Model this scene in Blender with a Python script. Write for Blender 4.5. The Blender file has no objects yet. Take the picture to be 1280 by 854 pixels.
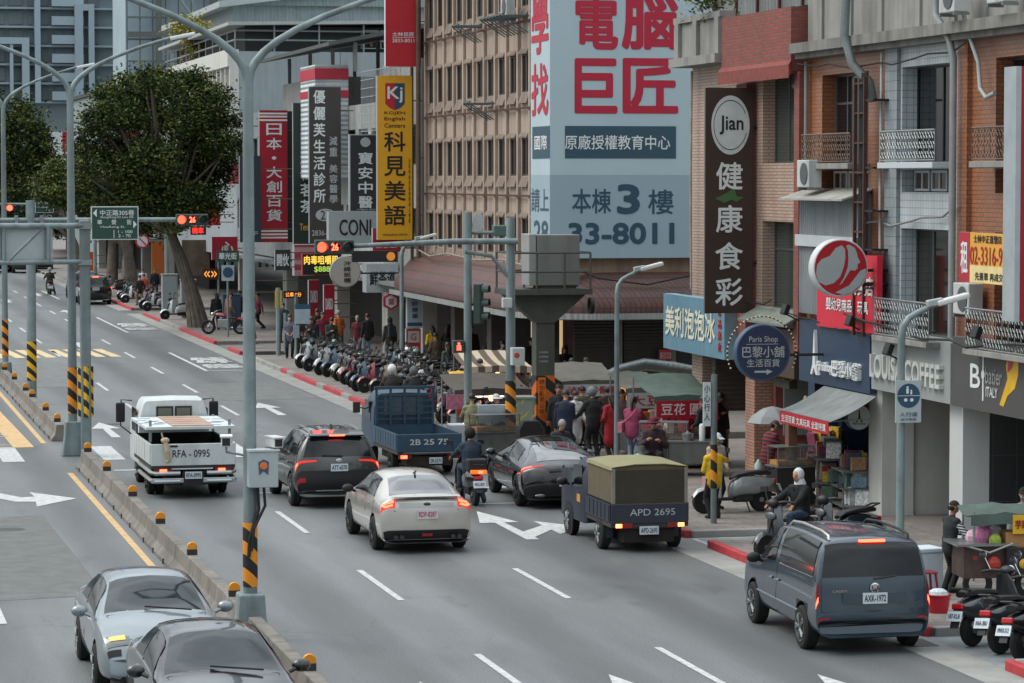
import bpy, bmesh, math, random
from mathutils import Vector, Matrix, Euler, Quaternion
import numpy as np
R = math.radians
rnd = random.Random(7)
SC = bpy.context.scene
COL = SC.collection
# ---------------------------------------------------------------- camera, sky, sun, exposure
CAM_H, FPX = 7.2, 3750.0            # eye height on the footbridge; focal length in photo pixels (1280 wide)
PITCH, YAW = math.atan(204 / FPX), R(13.144)
cd = bpy.data.cameras.new('camera'); cam = bpy.data.objects.new('camera', cd); COL.objects.link(cam)
cam.location = (0, 0, CAM_H); cam.rotation_euler = (R(90) - PITCH, 0, -YAW)
cd.sensor_width = 36; cd.lens = FPX / 1280 * 36; cd.clip_start = .5; cd.clip_end = 3000
SC.camera = cam
SUN_EL, SUN_AZ = R(52), R(-72)      # azimuth measured from +y (down the street) towards +x
w = bpy.data.worlds.new('World'); SC.world = w; w.use_nodes = True
nt = w.node_tree; bg = nt.nodes['Background']; sky = nt.nodes.new('ShaderNodeTexSky')
sky.sky_type = 'NISHITA'; sky.sun_disc = False; sky.sun_elevation = SUN_EL; sky.sun_rotation = SUN_AZ
sky.air_density = 1.0; sky.dust_density = 5.0; sky.ozone_density = 1.0
# broken overcast: a bright cloud layer, whitest overhead, over most of the clear sky
_tc0 = nt.nodes.new('ShaderNodeTexCoord'); _sp = nt.nodes.new('ShaderNodeSeparateXYZ'); nt.links.new(_tc0.outputs['Generated'], _sp.inputs[0])
_up = nt.nodes.new('ShaderNodeMapRange'); _up.inputs[1].default_value = -.05; _up.inputs[2].default_value = .9; _up.inputs[3].default_value = 2.0; _up.inputs[4].default_value = 11; nt.links.new(_sp.outputs[2], _up.inputs[0])
_cn = nt.nodes.new('ShaderNodeTexNoise'); _cn.inputs['Scale'].default_value = 3.2; _cn.inputs['Detail'].default_value = 6; nt.links.new(_tc0.outputs['Generated'], _cn.inputs['Vector'])
_cr = nt.nodes.new('ShaderNodeMapRange'); _cr.inputs[1].default_value = .35; _cr.inputs[2].default_value = .65; _cr.inputs[3].default_value = .55; _cr.inputs[4].default_value = 1.25; nt.links.new(_cn.outputs['Fac'], _cr.inputs[0])
_ml = nt.nodes.new('ShaderNodeMath'); _ml.operation = 'MULTIPLY'; nt.links.new(_up.outputs[0], _ml.inputs[0]); nt.links.new(_cr.outputs[0], _ml.inputs[1])
_cl = nt.nodes.new('ShaderNodeVectorMath'); _cl.operation = 'SCALE'; _cl.inputs[0].default_value = (.93, 1.0, 1.04); nt.links.new(_ml.outputs[0], _cl.inputs['Scale'])
_mx = nt.nodes.new('ShaderNodeMix'); _mx.data_type = 'RGBA'; _mx.inputs[0].default_value = .75; nt.links.new(sky.outputs[0], _mx.inputs[6]); nt.links.new(_cl.outputs[0], _mx.inputs[7])
nt.links.new(_mx.outputs[2], bg.inputs[0]); bg.inputs[1].default_value = .13
sd = bpy.data.lights.new('sun', 'SUN'); so = bpy.data.objects.new('sun', sd); COL.objects.link(so)
sd.energy = .9; sd.angle = R(35); sd.color = (1, .97, .93)
so.rotation_euler = Vector((math.sin(SUN_AZ) * math.cos(SUN_EL), math.cos(SUN_AZ) * math.cos(SUN_EL), math.sin(SUN_EL))).to_track_quat('Z', 'Y').to_euler()
SC.view_settings.view_transform = 'Standard'; SC.view_settings.look = 'None'
SC.view_settings.gamma = 1; SC.view_settings.use_curve_mapping = False
SC.view_settings.exposure = 0.62
SC.render.engine = 'CYCLES'; SC.cycles.use_denoising = True; SC.cycles.max_bounces = 6

# photo pixel -> point on a real plane (ground height z, facade x = X, or depth y = Y)
def _ray(u, v):
    x = (u - 640) / FPX; yd = (v - 427) / FPX
    f = math.cos(PITCH) - yd * math.sin(PITCH); up = -math.sin(PITCH) - yd * math.cos(PITCH)
    c, s = math.cos(YAW), math.sin(YAW)
    return Vector((x * c + f * s, -x * s + f * c, up))
def gz(u, v, z=0.):
    r = _ray(u, v); return r * ((z - CAM_H) / r.z) + Vector((0, 0, CAM_H))
def gx(u, v, X):
    r = _ray(u, v); return r * (X / r.x) + Vector((0, 0, CAM_H))
def gy(u, v, Y):
    r = _ray(u, v); return r * (Y / r.y) + Vector((0, 0, CAM_H))

def px(u, Y): return gy(u, 450, Y).x
# ---------------------------------------------------------------- materials
def lin(h):
    h = h.lstrip('#'); o = []
    for i in (0, 2, 4):
        c = int(h[i:i+2], 16) / 255; o.append(c / 12.92 if c <= .04045 else ((c + .055) / 1.055) ** 2.4)
    return (*o, 1)
_mc = {}
def M(hx, rough=.6, metal=0., var=.12, scale=2.5, bump=0., bscale=30., coat=0., emit=0., dirt=0., spec=.5):
    key = (hx, rough, metal, var, scale, bump, bscale, coat, emit, dirt, spec)
    if key in _mc: return _mc[key]
    m = bpy.data.materials.new('paint_' + hx.lstrip('#')); m.use_nodes = True
    n = m.node_tree.nodes; l = m.node_tree.links; p = n['Principled BSDF']
    c = lin(hx); p.inputs['Base Color'].default_value = c; p.inputs['Roughness'].default_value = rough
    p.inputs['Metallic'].default_value = metal; p.inputs['Specular IOR Level'].default_value = spec
    if coat: p.inputs['Coat Weight'].default_value = coat; p.inputs['Coat Roughness'].default_value = .04
    if emit: p.inputs['Emission Color'].default_value = c; p.inputs['Emission Strength'].default_value = emit
    if var or dirt or bump:
        g = n.new('ShaderNodeNewGeometry')
    if var or dirt:
        t = n.new('ShaderNodeTexNoise'); t.inputs['Scale'].default_value = scale; t.inputs['Detail'].default_value = 5; t.inputs['Roughness'].default_value = .65
        l.new(g.outputs['Position'], t.inputs['Vector'])
        r = n.new('ShaderNodeMapRange'); r.inputs[1].default_value = .3; r.inputs[2].default_value = .7
        r.inputs[3].default_value = 1 - var; r.inputs[4].default_value = 1 + var
        l.new(t.outputs['Fac'], r.inputs[0])
        mx = n.new('ShaderNodeMix'); mx.data_type = 'RGBA'; mx.blend_type = 'MULTIPLY'; mx.inputs[0].default_value = 1
        mx.inputs[6].default_value = c; l.new(r.outputs[0], mx.inputs[7]); out = mx.outputs[2]
        if dirt:   # rain streaks: noise stretched along z
            mp = n.new('ShaderNodeMapping'); mp.inputs['Scale'].default_value = (2.2, 2.2, .16); l.new(g.outputs['Position'], mp.inputs[0])
            t2 = n.new('ShaderNodeTexNoise'); t2.inputs['Scale'].default_value = 1.6; t2.inputs['Detail'].default_value = 6; l.new(mp.outputs[0], t2.inputs[0])
            r2 = n.new('ShaderNodeMapRange'); r2.inputs[1].default_value = .42; r2.inputs[2].default_value = .75; r2.inputs[3].default_value = 0; r2.inputs[4].default_value = dirt
            l.new(t2.outputs['Fac'], r2.inputs[0])
            m2 = n.new('ShaderNodeMix'); m2.data_type = 'RGBA'; l.new(r2.outputs[0], m2.inputs[0]); l.new(out, m2.inputs[6]); m2.inputs[7].default_value = (.05, .045, .04, 1); out = m2.outputs[2]
        l.new(out, p.inputs['Base Color'])
    if bump:
        t3 = n.new('ShaderNodeTexNoise'); t3.inputs['Scale'].default_value = bscale; t3.inputs['Detail'].default_value = 3
        l.new(g.outputs['Position'], t3.inputs['Vector'])
        b = n.new('ShaderNodeBump'); b.inputs['Strength'].default_value = bump; b.inputs['Distance'].default_value = .02
        l.new(t3.outputs['Fac'], b.inputs['Height']); l.new(b.outputs[0], p.inputs['Normal'])
    _mc[key] = m; return m

def facade_uv(n, l):
    """world position -> (x + y, z): one brick course system for walls along either street axis"""
    g = n.new('ShaderNodeNewGeometry'); s = n.new('ShaderNodeSeparateXYZ'); l.new(g.outputs['Position'], s.inputs[0])
    a = n.new('ShaderNodeMath'); l.new(s.outputs[0], a.inputs[0]); l.new(s.outputs[1], a.inputs[1])
    c = n.new('ShaderNodeCombineXYZ'); l.new(a.outputs[0], c.inputs[0]); l.new(s.outputs[2], c.inputs[1])
    return c.outputs[0], g.outputs['Position']
def MT(c1, c2, cm, bw=.2, bh=.06, ms=.008, rough=.5, dirt=.35, offset=.5, bump=.4):
    key = ('tile', c1, c2, cm, bw, bh, ms, rough, dirt, offset)
    if key in _mc: return _mc[key]
    m = bpy.data.materials.new('tile_' + c1.lstrip('#')); m.use_nodes = True
    n = m.node_tree.nodes; l = m.node_tree.links; p = n['Principled BSDF']; p.inputs['Roughness'].default_value = rough
    uv, pos = facade_uv(n, l)
    b = n.new('ShaderNodeTexBrick'); b.offset = offset; b.inputs['Scale'].default_value = 1; b.inputs['Brick Width'].default_value = bw; b.inputs['Row Height'].default_value = bh
    b.inputs['Mortar Size'].default_value = ms; b.inputs['Mortar Smooth'].default_value = .1; b.inputs['Bias'].default_value = 0
    b.inputs['Color1'].default_value = lin(c1); b.inputs['Color2'].default_value = lin(c2); b.inputs['Mortar'].default_value = lin(cm); l.new(uv, b.inputs['Vector'])
    mp = n.new('ShaderNodeMapping'); mp.inputs['Scale'].default_value = (1.4, 1.4, .25); l.new(pos, mp.inputs[0])
    t = n.new('ShaderNodeTexNoise'); t.inputs['Scale'].default_value = 1.3; t.inputs['Detail'].default_value = 7; l.new(mp.outputs[0], t.inputs[0])
    r = n.new('ShaderNodeMapRange'); r.inputs[1].default_value = .35; r.inputs[2].default_value = .75; r.inputs[3].default_value = 0; r.inputs[4].default_value = dirt; l.new(t.outputs['Fac'], r.inputs[0])
    x = n.new('ShaderNodeMix'); x.data_type = 'RGBA'; l.new(r.outputs[0], x.inputs[0]); l.new(b.outputs['Color'], x.inputs[6]); x.inputs[7].default_value = (.06, .055, .05, 1)
    l.new(x.outputs[2], p.inputs['Base Color'])
    bp = n.new('ShaderNodeBump'); bp.inputs['Strength'].default_value = bump; bp.inputs['Distance'].default_value = .01; bp.invert = True
    l.new(b.outputs['Fac'], bp.inputs['Height']); l.new(bp.outputs[0], p.inputs['Normal'])
    _mc[key] = m; return m
def MC(hx, pitch=.16, rough=.45, horizontal=False, dirt=.3, amp=.5):
    """corrugated or slatted sheet: sine bump along the wall (or up it)"""
    key = ('corr', hx, pitch, rough, horizontal, dirt, amp)
    if key in _mc: return _mc[key]
    m = M(hx, rough, 0, .1, 1.5, 0, 30, 0, 0, dirt).copy(); m.name = 'sheet_' + hx.lstrip('#')
    n = m.node_tree.nodes; l = m.node_tree.links; p = n['Principled BSDF']
    uv, pos = facade_uv(n, l); s = n.new('ShaderNodeSeparateXYZ'); l.new(uv, s.inputs[0])
    k = n.new('ShaderNodeMath'); k.operation = 'MULTIPLY'; l.new(s.outputs[1 if horizontal else 0], k.inputs[0]); k.inputs[1].default_value = 2 * math.pi / pitch
    si = n.new('ShaderNodeMath'); si.operation = 'SINE'; l.new(k.outputs[0], si.inputs[0])
    b = n.new('ShaderNodeBump'); b.inputs['Strength'].default_value = amp; b.inputs['Distance'].default_value = pitch * .3; l.new(si.outputs[0], b.inputs['Height']); l.new(b.outputs[0], p.inputs['Normal'])
    _mc[key] = m; return m
def MS(c1, c2, period=.5, axis=(1, 0, 1), rough=.7):
    """two-colour stripes along a direction (painted hazard bands, striped cloth, barber stripes)"""
    key = ('stripe', c1, c2, period, axis)
    if key in _mc: return _mc[key]
    m = M(c1, rough, 0, 0).copy(); m.name = 'stripe_' + c1.lstrip('#'); n = m.node_tree.nodes; l = m.node_tree.links
    tc = n.new('ShaderNodeTexCoord'); d = n.new('ShaderNodeVectorMath'); d.operation = 'DOT_PRODUCT'; l.new(tc.outputs['Object'], d.inputs[0]); d.inputs[1].default_value = axis
    k = n.new('ShaderNodeMath'); k.operation = 'DIVIDE'; l.new(d.outputs['Value'], k.inputs[0]); k.inputs[1].default_value = period
    f = n.new('ShaderNodeMath'); f.operation = 'FRACT'; l.new(k.outputs[0], f.inputs[0])
    g = n.new('ShaderNodeMath'); g.operation = 'GREATER_THAN'; l.new(f.outputs[0], g.inputs[0]); g.inputs[1].default_value = .5
    x = n.new('ShaderNodeMix'); x.data_type = 'RGBA'; l.new(g.outputs[0], x.inputs[0]); x.inputs[6].default_value = lin(c1); x.inputs[7].default_value = lin(c2)
    l.new(x.outputs[2], n['Principled BSDF'].inputs['Base Color'])
    _mc[key] = m; return m
def GLASS(hx='#15191a', rough=.08): return M(hx, rough, 0, 0, spec=.5)
def EM(hx, e): return M(hx, .5, 0, 0, emit=e)
def PAINT(hx, metal=.0, rough=.28): return M(hx, rough, metal, .03, 1.2, coat=1.0)
BLACK = M('#141414', .55, 0, .1); RUBBER = M('#161616', .85, 0, .2, 9); CHROME = M('#c8cccc', .15, 1, 0); STEEL = M('#8d9392', .45, .6, .15, 3)
WHITE = M('#e4e6e4', .5, 0, .06); DKGREY = M('#3a3d3d', .6, 0, .15); POLE = M('#7e8d8e', .5, .15, .18, 2.5, dirt=.7)

# ---------------------------------------------------------------- mesh builder
class MB:
    def __init__(s): s.v = []; s.f = []; s.mi = []; s.k = 0
    def add(s, vs, fs):
        o = len(s.v); s.v += [tuple(p) for p in vs]; s.f += [tuple(i + o for i in f) for f in fs]; s.mi += [s.k] * len(fs); return s
    def mat(s, k): s.k = k; return s
    def box(s, x0, x1, y0, y1, z0, z1):
        return s.add([(x0,y0,z0),(x1,y0,z0),(x1,y1,z0),(x0,y1,z0),(x0,y0,z1),(x1,y0,z1),(x1,y1,z1),(x0,y1,z1)],
                     [(0,3,2,1),(4,5,6,7),(0,1,5,4),(1,2,6,5),(2,3,7,6),(3,0,4,7)])
    def ob(s, c, size, rx=0, ry=0, rz=0):
        m = Matrix.Translation(c) @ Euler((R(rx), R(ry), R(rz))).to_matrix().to_4x4(); a, b, h = (q / 2 for q in size)
        return s.add([m @ Vector((x*a, y*b, z*h)) for z in (-1,1) for x, y in ((-1,-1),(1,-1),(1,1),(-1,1))],
                     [(0,3,2,1),(4,5,6,7),(0,1,5,4),(1,2,6,5),(2,3,7,6),(3,0,4,7)])
    def poly(s, pts): return s.add(pts, [tuple(range(len(pts)))])
    def prism(s, pts, axis, a0, a1):
        mk = {'x': lambda p, a: (a, p[0], p[1]), 'y': lambda p, a: (p[0], a, p[1]), 'z': lambda p, a: (p[0], p[1], a)}[axis]; n = len(pts)
        return s.add([mk(p, a0) for p in pts] + [mk(p, a1) for p in pts],
                     [tuple(range(n))[::-1], tuple(range(n, 2*n))] + [(i, (i+1) % n, (i+1) % n + n, i + n) for i in range(n)])
    def tube(s, pts, r, n=8, caps=True, sx=1.):
        pts = [Vector(p) for p in pts]; rs = r if isinstance(r, (list, tuple)) else [r] * len(pts); vs = []; fs = []; up = None
        for i, p in enumerate(pts):
            d = (pts[min(i+1, len(pts)-1)] - pts[max(i-1, 0)]).normalized()
            if up is None: up = Vector((0,0,1)) if abs(d.z) < .9 else Vector((1,0,0))
            a = d.cross(up).normalized(); b = a.cross(d); up = b
            vs += [p + (a * math.cos(2*math.pi*k/n) * sx + b * math.sin(2*math.pi*k/n)) * rs[i] for k in range(n)]
        for i in range(len(pts) - 1):
            fs += [(i*n+k, i*n+(k+1) % n, (i+1)*n+(k+1) % n, (i+1)*n+k) for k in range(n)]
        if caps: fs += [tuple(range(n))[::-1], tuple(range((len(pts)-1)*n, len(pts)*n))]
        return s.add(vs, fs)
    def cyl(s, p0, p1, r, n=12): return s.tube([p0, p1], r, n)
    def lathe(s, prof, c=(0,0,0), n=24, axis='z'):
        vs = []; fs = []; c = Vector(c)
        for r, z in prof:
            for k in range(n):
                a = 2*math.pi*k/n; q = (r*math.cos(a), r*math.sin(a), z)
                vs.append(c + Vector({'z': q, 'x': (z, q[0], q[1]), 'y': (q[0], z, q[1])}[axis]))
        m = len(prof)
        for i in range(m - 1): fs += [(i*n+k, i*n+(k+1) % n, (i+1)*n+(k+1) % n, (i+1)*n+k) for k in range(n)]
        closed = prof[0] == prof[-1] or max(q[1] for q in prof) - min(q[1] for q in prof) < 1e-6
        if prof[0][0] > 1e-5 and not closed: fs.append(tuple(range(n))[::-1])
        if prof[-1][0] > 1e-5 and not closed: fs.append(tuple(range((m-1)*n, m*n)))
        return s.add(vs, fs)
    def sph(s, c, r, n=12, m=8, rot=None):
        r = r if isinstance(r, (tuple, list)) else (r, r, r); vs = []; fs = []; c = Vector(c)
        for i in range(m + 1):
            t = math.pi * i / m
            for k in range(n):
                a = 2*math.pi*k/n; q = Vector((r[0]*math.sin(t)*math.cos(a), r[1]*math.sin(t)*math.sin(a), -r[2]*math.cos(t)))
                vs.append(c + (rot @ q if rot else q))
        for i in range(m): fs += [(i*n+k, i*n+(k+1) % n, (i+1)*n+(k+1) % n, (i+1)*n+k) for k in range(n)]
        return s.add(vs, fs)
    def grid(s, rows, closed=False):
        n = len(rows[0]); o = [p for r in rows for p in r]; fs = []
        for i in range(len(rows) - 1):
            for k in range(n if closed else n - 1): fs.append((i*n+k, i*n+(k+1) % n, (i+1)*n+(k+1) % n, (i+1)*n+k))
        return s.add(o, fs)
    def loft(s, rows):
        n = len(rows[0]); s.grid(rows, True); o = len(s.v) - n * len(rows)
        s.f += [tuple(range(o, o+n))[::-1], tuple(range(o+n*(len(rows)-1), o+n*len(rows)))]; s.mi += [s.k] * 2; return s
    def build(s, name, mats, parent=None, smooth=0, bevel=0, label=None, loc=None, merge=False):
        me = bpy.data.meshes.new(name); me.from_pydata(s.v, [], s.f); mats = mats if isinstance(mats, (list, tuple)) else [mats]
        for m in mats: me.materials.append(m)
        if any(s.mi): me.polygons.foreach_set('material_index', s.mi)
        if bevel or merge:
            b = bmesh.new(); b.from_mesh(me)
            if merge: bmesh.ops.remove_doubles(b, verts=b.verts, dist=1e-4)
            if bevel:
                b.normal_update(); es = [e for e in b.edges if len(e.link_faces) == 2 and e.calc_face_angle(0) > .5]
                bmesh.ops.bevel(b, geom=es, offset=bevel, segments=2, affect='EDGES', clamp_overlap=True, profile=.5)
            bmesh.ops.recalc_face_normals(b, faces=b.faces); b.to_mesh(me); b.free()
        if smooth: me.shade_smooth(); me.set_sharp_from_angle(angle=R(smooth))
        me.update(); o = bpy.data.objects.new(name, me); COL.objects.link(o)
        if parent: o.parent = parent
        if loc is not None: o.location = loc
        if label: o['label'] = label
        return o
def tag(o, label, cat, group=None, kind=None):
    if label: o['label'] = label
    if cat: o['category'] = cat
    if group: o['group'] = group
    if kind: o['kind'] = kind
    return o
def thing(name, label, cat, loc=(0,0,0), rz=0, group=None):
    o = bpy.data.objects.new(name, None); COL.objects.link(o); o.empty_display_size = .2
    o.location = loc; o.rotation_euler = (0, 0, R(rz)); return tag(o, label, cat, group)
def struct(o): o['kind'] = 'structure'; return o
def dup(o, loc=None, rz=None, label=None, parent=None, recolor=None):
    """copy a thing with its parts and sub-parts; recolor: {material name prefix: new material}, on the copy only"""
    c = o.copy(); COL.objects.link(c)
    if parent: c.parent = parent
    if loc is not None: c.location = loc
    if rz is not None: c.rotation_euler = (c.rotation_euler[0], c.rotation_euler[1], R(rz))
    if label: c['label'] = label
    if recolor and c.type == 'MESH':
        for sl in c.material_slots:
            if sl.material and sl.material.name.split('.')[0] in recolor: m = recolor[sl.material.name.split('.')[0]]; sl.link = 'OBJECT'; sl.material = m
    for ch in o.children: dup(ch, parent=c, recolor=recolor)
    return c
# ---------------------------------------------------------------- lettering (built-in font, turned into flat meshes)
_fc = bpy.data.curves.new('font', 'FONT'); _fo = bpy.data.objects.new('font', _fc); _tc = {}
def glyphs(t, bold):
    k = (t, bold)
    if k not in _tc:
        _fc.body = t; _fc.offset = 0; _fc.resolution_u = 3; me = _fo.to_mesh()
        v = [(p.co.x, p.co.y) for p in me.vertices]; f = [tuple(p.vertices) for p in me.polygons]; _fo.to_mesh_clear()
        if v:
            x0 = min(p[0] for p in v); x1 = max(p[0] for p in v); y0 = min(p[1] for p in v); y1 = max(p[1] for p in v)
            v = [((p[0] - (x0+x1)/2) / (x1-x0 or 1), (p[1] - (y0+y1)/2) / (y1-y0 or 1)) for p in v]
        _tc[k] = (v, f)
    return _tc[k]
def text(mb, t, o, ux, uy, cx, cy, wd, ht, bold=.015, off=.006, clip=None):
    """string t fitted into a wd x ht box centred at (cx, cy) of the plane o + a*ux + b*uy, lifted off along its normal"""
    v, f = glyphs(t, 0); n = ux.cross(uy).normalized(); e = bold * ht * (.9 if len(t) < 9 else .6); k = 8 if bold > .025 else 4 if bold > .008 else 1
    for i in range(k if v else 0):        # heavier weights: the outline laid again a hair higher and to each side
        dx, dy = (0, 0) if k == 1 else (e * math.cos(2*math.pi*i/k + .4), e * math.sin(2*math.pi*i/k + .4)); h = off + i * min(.0016, off * .2)
        mb.add([o + ux * (cx + a * (wd - 2*e) + dx) + uy * (cy + b * (ht - 2*e) + dy) + n * h for a, b in v], f)
    return mb
def column(mb, s, o, ux, uy, cx, ytop, ybot, wd, fill=.82, bold=.015, off=.006):
    """characters stacked from ytop to ybot"""
    h = (ytop - ybot) / len(s)
    for i, ch in enumerate(s):
        if ch == ' ': continue
        k = .3 if ch in '·、' else 1
        text(mb, ch, o, ux, uy, cx, ytop - h * (i + .5), wd * k, h * fill * k, bold, off)
    return mb
X, Y, Z = Vector((1,0,0)), Vector((0,1,0)), Vector((0,0,1))
# ================================================================ ground, road, pavements, markings
def asphalt():
    m = bpy.data.materials.new('asphalt'); m.use_nodes = True; n = m.node_tree.nodes; l = m.node_tree.links; p = n['Principled BSDF']
    g = n.new('ShaderNodeNewGeometry')
    def noise(scale, det, sc=(1,1,1), rough=.6):
        mp = n.new('ShaderNodeMapping'); mp.inputs['Scale'].default_value = sc; l.new(g.outputs['Position'], mp.inputs[0])
        t = n.new('ShaderNodeTexNoise'); t.inputs['Scale'].default_value = scale; t.inputs['Detail'].default_value = det; t.inputs['Roughness'].default_value = rough; l.new(mp.outputs[0], t.inputs[0]); return t.outputs['Fac']
    def ramp(f, a, b, c, d):
        r = n.new('ShaderNodeMapRange'); r.inputs[1].default_value = a; r.inputs[2].default_value = b; r.inputs[3].default_value = c; r.inputs[4].default_value = d; l.new(f, r.inputs[0]); return r.outputs[0]
    def mul(a, b):
        k = n.new('ShaderNodeMath'); k.operation = 'MULTIPLY'; l.new(a, k.inputs[0]); l.new(b, k.inputs[1]); return k.outputs[0]
    f = mul(ramp(noise(.35, 5, (1, .22, 1)), .3, .72, .78, 1.15), ramp(noise(1.6, 6, (1, .08, 1)), .3, .7, .88, 1.1))
    f = mul(f, ramp(noise(28, 3), .32, .68, .72, 1.28)); f = mul(f, ramp(noise(.9, 2, (.35, .12, 1)), .6, .66, 1, .82))
    c = n.new('ShaderNodeMix'); c.data_type = 'RGBA'; c.blend_type = 'MULTIPLY'; c.inputs[0].default_value = 1; c.inputs[6].default_value = (.132, .142, .142, 1); l.new(f, c.inputs[7])
    # oil-dark lane centres between polished wheel paths, spacing of the 2.8 m lanes
    sx = n.new('ShaderNodeSeparateXYZ'); l.new(g.outputs['Position'], sx.inputs[0]); k = n.new('ShaderNodeMath'); k.operation = 'MULTIPLY_ADD'; l.new(sx.outputs[0], k.inputs[0]); k.inputs[1].default_value = 2*math.pi/2.84; k.inputs[2].default_value = -8.33*2*math.pi/2.84
    co = n.new('ShaderNodeMath'); co.operation = 'COSINE'; l.new(k.outputs[0], co.inputs[0]); f = mul(f, ramp(co.outputs[0], .0, 1, 1.12, .76)); f = mul(f, ramp(sx.outputs[0], 12.9, 13.6, 1, .86))
    vo = n.new('ShaderNodeTexVoronoi'); vo.feature = 'DISTANCE_TO_EDGE'; vo.inputs['Scale'].default_value = .33; wv = n.new('ShaderNodeVectorMath'); wv.operation = 'ADD'; nz = n.new('ShaderNodeTexNoise'); nz.inputs['Scale'].default_value = 1.1; nz.inputs['Detail'].default_value = 6; l.new(g.outputs['Position'], nz.inputs[0]); l.new(g.outputs['Position'], wv.inputs[0]); l.new(nz.outputs['Color'], wv.inputs[1]); l.new(wv.outputs[0], vo.inputs['Vector'])
    cr = ramp(vo.outputs['Distance'], .002, .012, 1, 0); pm = ramp(noise(.12, 2), .54, .6, 0, .2); ck = n.new('ShaderNodeMath'); ck.operation = 'SUBTRACT'; ck.inputs[0].default_value = 1; l.new(mul(cr, pm), ck.inputs[1]); f = mul(f, ck.outputs[0])
    f = mul(f, ramp(noise(14, 4), .55, .75, 1, .9)); f = mul(f, ramp(noise(.5, 3, (1, .5, 1)), .64, .7, 1, .8)); l.new(f, c.inputs[7])
    l.new(c.outputs[2], p.inputs['Base Color']); p.inputs['Roughness'].default_value = .55
    b = n.new('ShaderNodeBump'); b.inputs['Strength'].default_value = .35; b.inputs['Distance'].default_value = .01; l.new(noise(90, 2), b.inputs['Height']); l.new(b.outputs[0], p.inputs['Normal'])
    return m
ASPHALT = asphalt()
PAVE = MT('#8c8781', '#7f7b76', '#5a5753', .3, .3, .012, .8, .45, 0, .2)
def pave():          # floor tiles run in x and y, not up the wall
    m = bpy.data.materials.new('paving'); m.use_nodes = True; n = m.node_tree.nodes; l = m.node_tree.links; p = n['Principled BSDF']; p.inputs['Roughness'].default_value = .8
    g = n.new('ShaderNodeNewGeometry'); b = n.new('ShaderNodeTexBrick'); b.inputs['Scale'].default_value = 1; b.inputs['Brick Width'].default_value = .6; b.inputs['Row Height'].default_value = .3; b.inputs['Mortar Size'].default_value = .012
    b.inputs['Color1'].default_value = lin('#86807a'); b.inputs['Color2'].default_value = lin('#78736e'); b.inputs['Mortar'].default_value = lin('#55524f'); l.new(g.outputs['Position'], b.inputs['Vector'])
    t = n.new('ShaderNodeTexNoise'); t.inputs['Scale'].default_value = .8; t.inputs['Detail'].default_value = 6; l.new(g.outputs['Position'], t.inputs[0])
    r = n.new('ShaderNodeMapRange'); r.inputs[1].default_value = .3; r.inputs[2].default_value = .7; r.inputs[3].default_value = .7; r.inputs[4].default_value = 1.12; l.new(t.outputs['Fac'], r.inputs[0])
    x = n.new('ShaderNodeMix'); x.data_type = 'RGBA'; x.blend_type = 'MULTIPLY'; x.inputs[0].default_value = 1; l.new(b.outputs['Color'], x.inputs[6]); l.new(r.outputs[0], x.inputs[7]); l.new(x.outputs[2], p.inputs['Base Color']); return m
PAVE = pave()
CONC = M('#8b8c88', .85, 0, .22, 1.1, .2, 40); CONC_D = M('#6f6f6b', .85, 0, .3, 1.4, .3, 30)
WPAINT = M('#b5b8b6', .7, 0, .3, 7, .2, 60); YPAINT = M('#c3a273', .7, 0, .2, 4, .2, 60); RPAINT = M('#a8353b', .6, 0, .3, 3)

struct(MB().box(-250, 400, -60, 1200, -.5, -.012).build('ground', M('#6c6c68', .9, 0, .2, .3)))
struct(MB().poly([(-20, -20, 0), (17.1, -20, 0), (17.1, 420, 0), (-20, 420, 0)]).build('road', ASPHALT))
struct(MB().poly([(17.1, 62.8, .004), (60, 62.8, .004), (60, 79.2, .004), (17.1, 79.2, .004)]).build('road', M('#7b736d', .85, 0, .3, .9, .3, 30)))
for y0, y1 in ((-20, 40.9), (44.1, 55.9), (57.4, 62.8), (79.2, 119), (121.5, 125), (129.4, 158), (164, 400)):
    struct(MB().box(17.1, 18.9 if y0 == 121.5 else 21.6, y0, y1, -.1, .14).build('sidewalk', PAVE))
struct(MB().box(19.2, 21.6, 40.9, 44.1, -.1, .139).build('sidewalk', PAVE)); struct(MB().box(19, 21.6, 55.9, 57.4, -.1, .139).build('sidewalk', PAVE))
struct(MB().box(21.6, 60, -20, 62.6, -.1, .17).build('arcade_floor', M('#77726c', .7, 0, .2, 1.5))); struct(MB().box(21.6, 60, 79.4, 400, -.1, .17).build('arcade_floor', M('#77726c', .7, 0, .2, 1.5)))
struct(MB().box(18.9, 60, 119, 129.4, -.1, .02).build('road', CONC_D))
# gutter strip of pale concrete along the kerb, with the two scooter bays
g = MB()
for y0, y1 in ((-20, 62.8), (79.2, 160), (164, 330)): g.poly([(16.25, y0, .004), (17.0, y0, .004), (17.0, y1, .004), (16.25, y1, .004)])
struct(g.build('road_strip', CONC))
for y0, y1, x1 in ((40.9, 44.1, 19.2), (55.9, 57.4, 19)): struct(MB().poly([(17.0, y0, .006), (x1, y0, .006), (x1, y1, .006), (17.0, y1, .006)]).build('pavement_section', M('#7f8688', .8, 0, .25, 1.5)))
tag(MB().box(16.4, 16.85, 43.2, 43.95, -.02, .009).build('drain_cover', MS('#3b3b3a', '#5c5c5a', .06, (0, 1, 0))), 'dark slotted drain cover in the gutter beside the parked classic scooters', 'drain')
for x, y, l_ in ((8.5, 88, 'round iron manhole cover beyond the crossing bars'), (3.9, 62, 'round iron manhole cover in the oncoming lane')): tag(MB().lathe([(0, .007), (.3, .007), (.31, .003)], (x, y, 0), 24).build('manhole_cover', M('#4a4a48', .6, .4, .3, 12, .4, 40)), l_, 'manhole cover')
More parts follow.
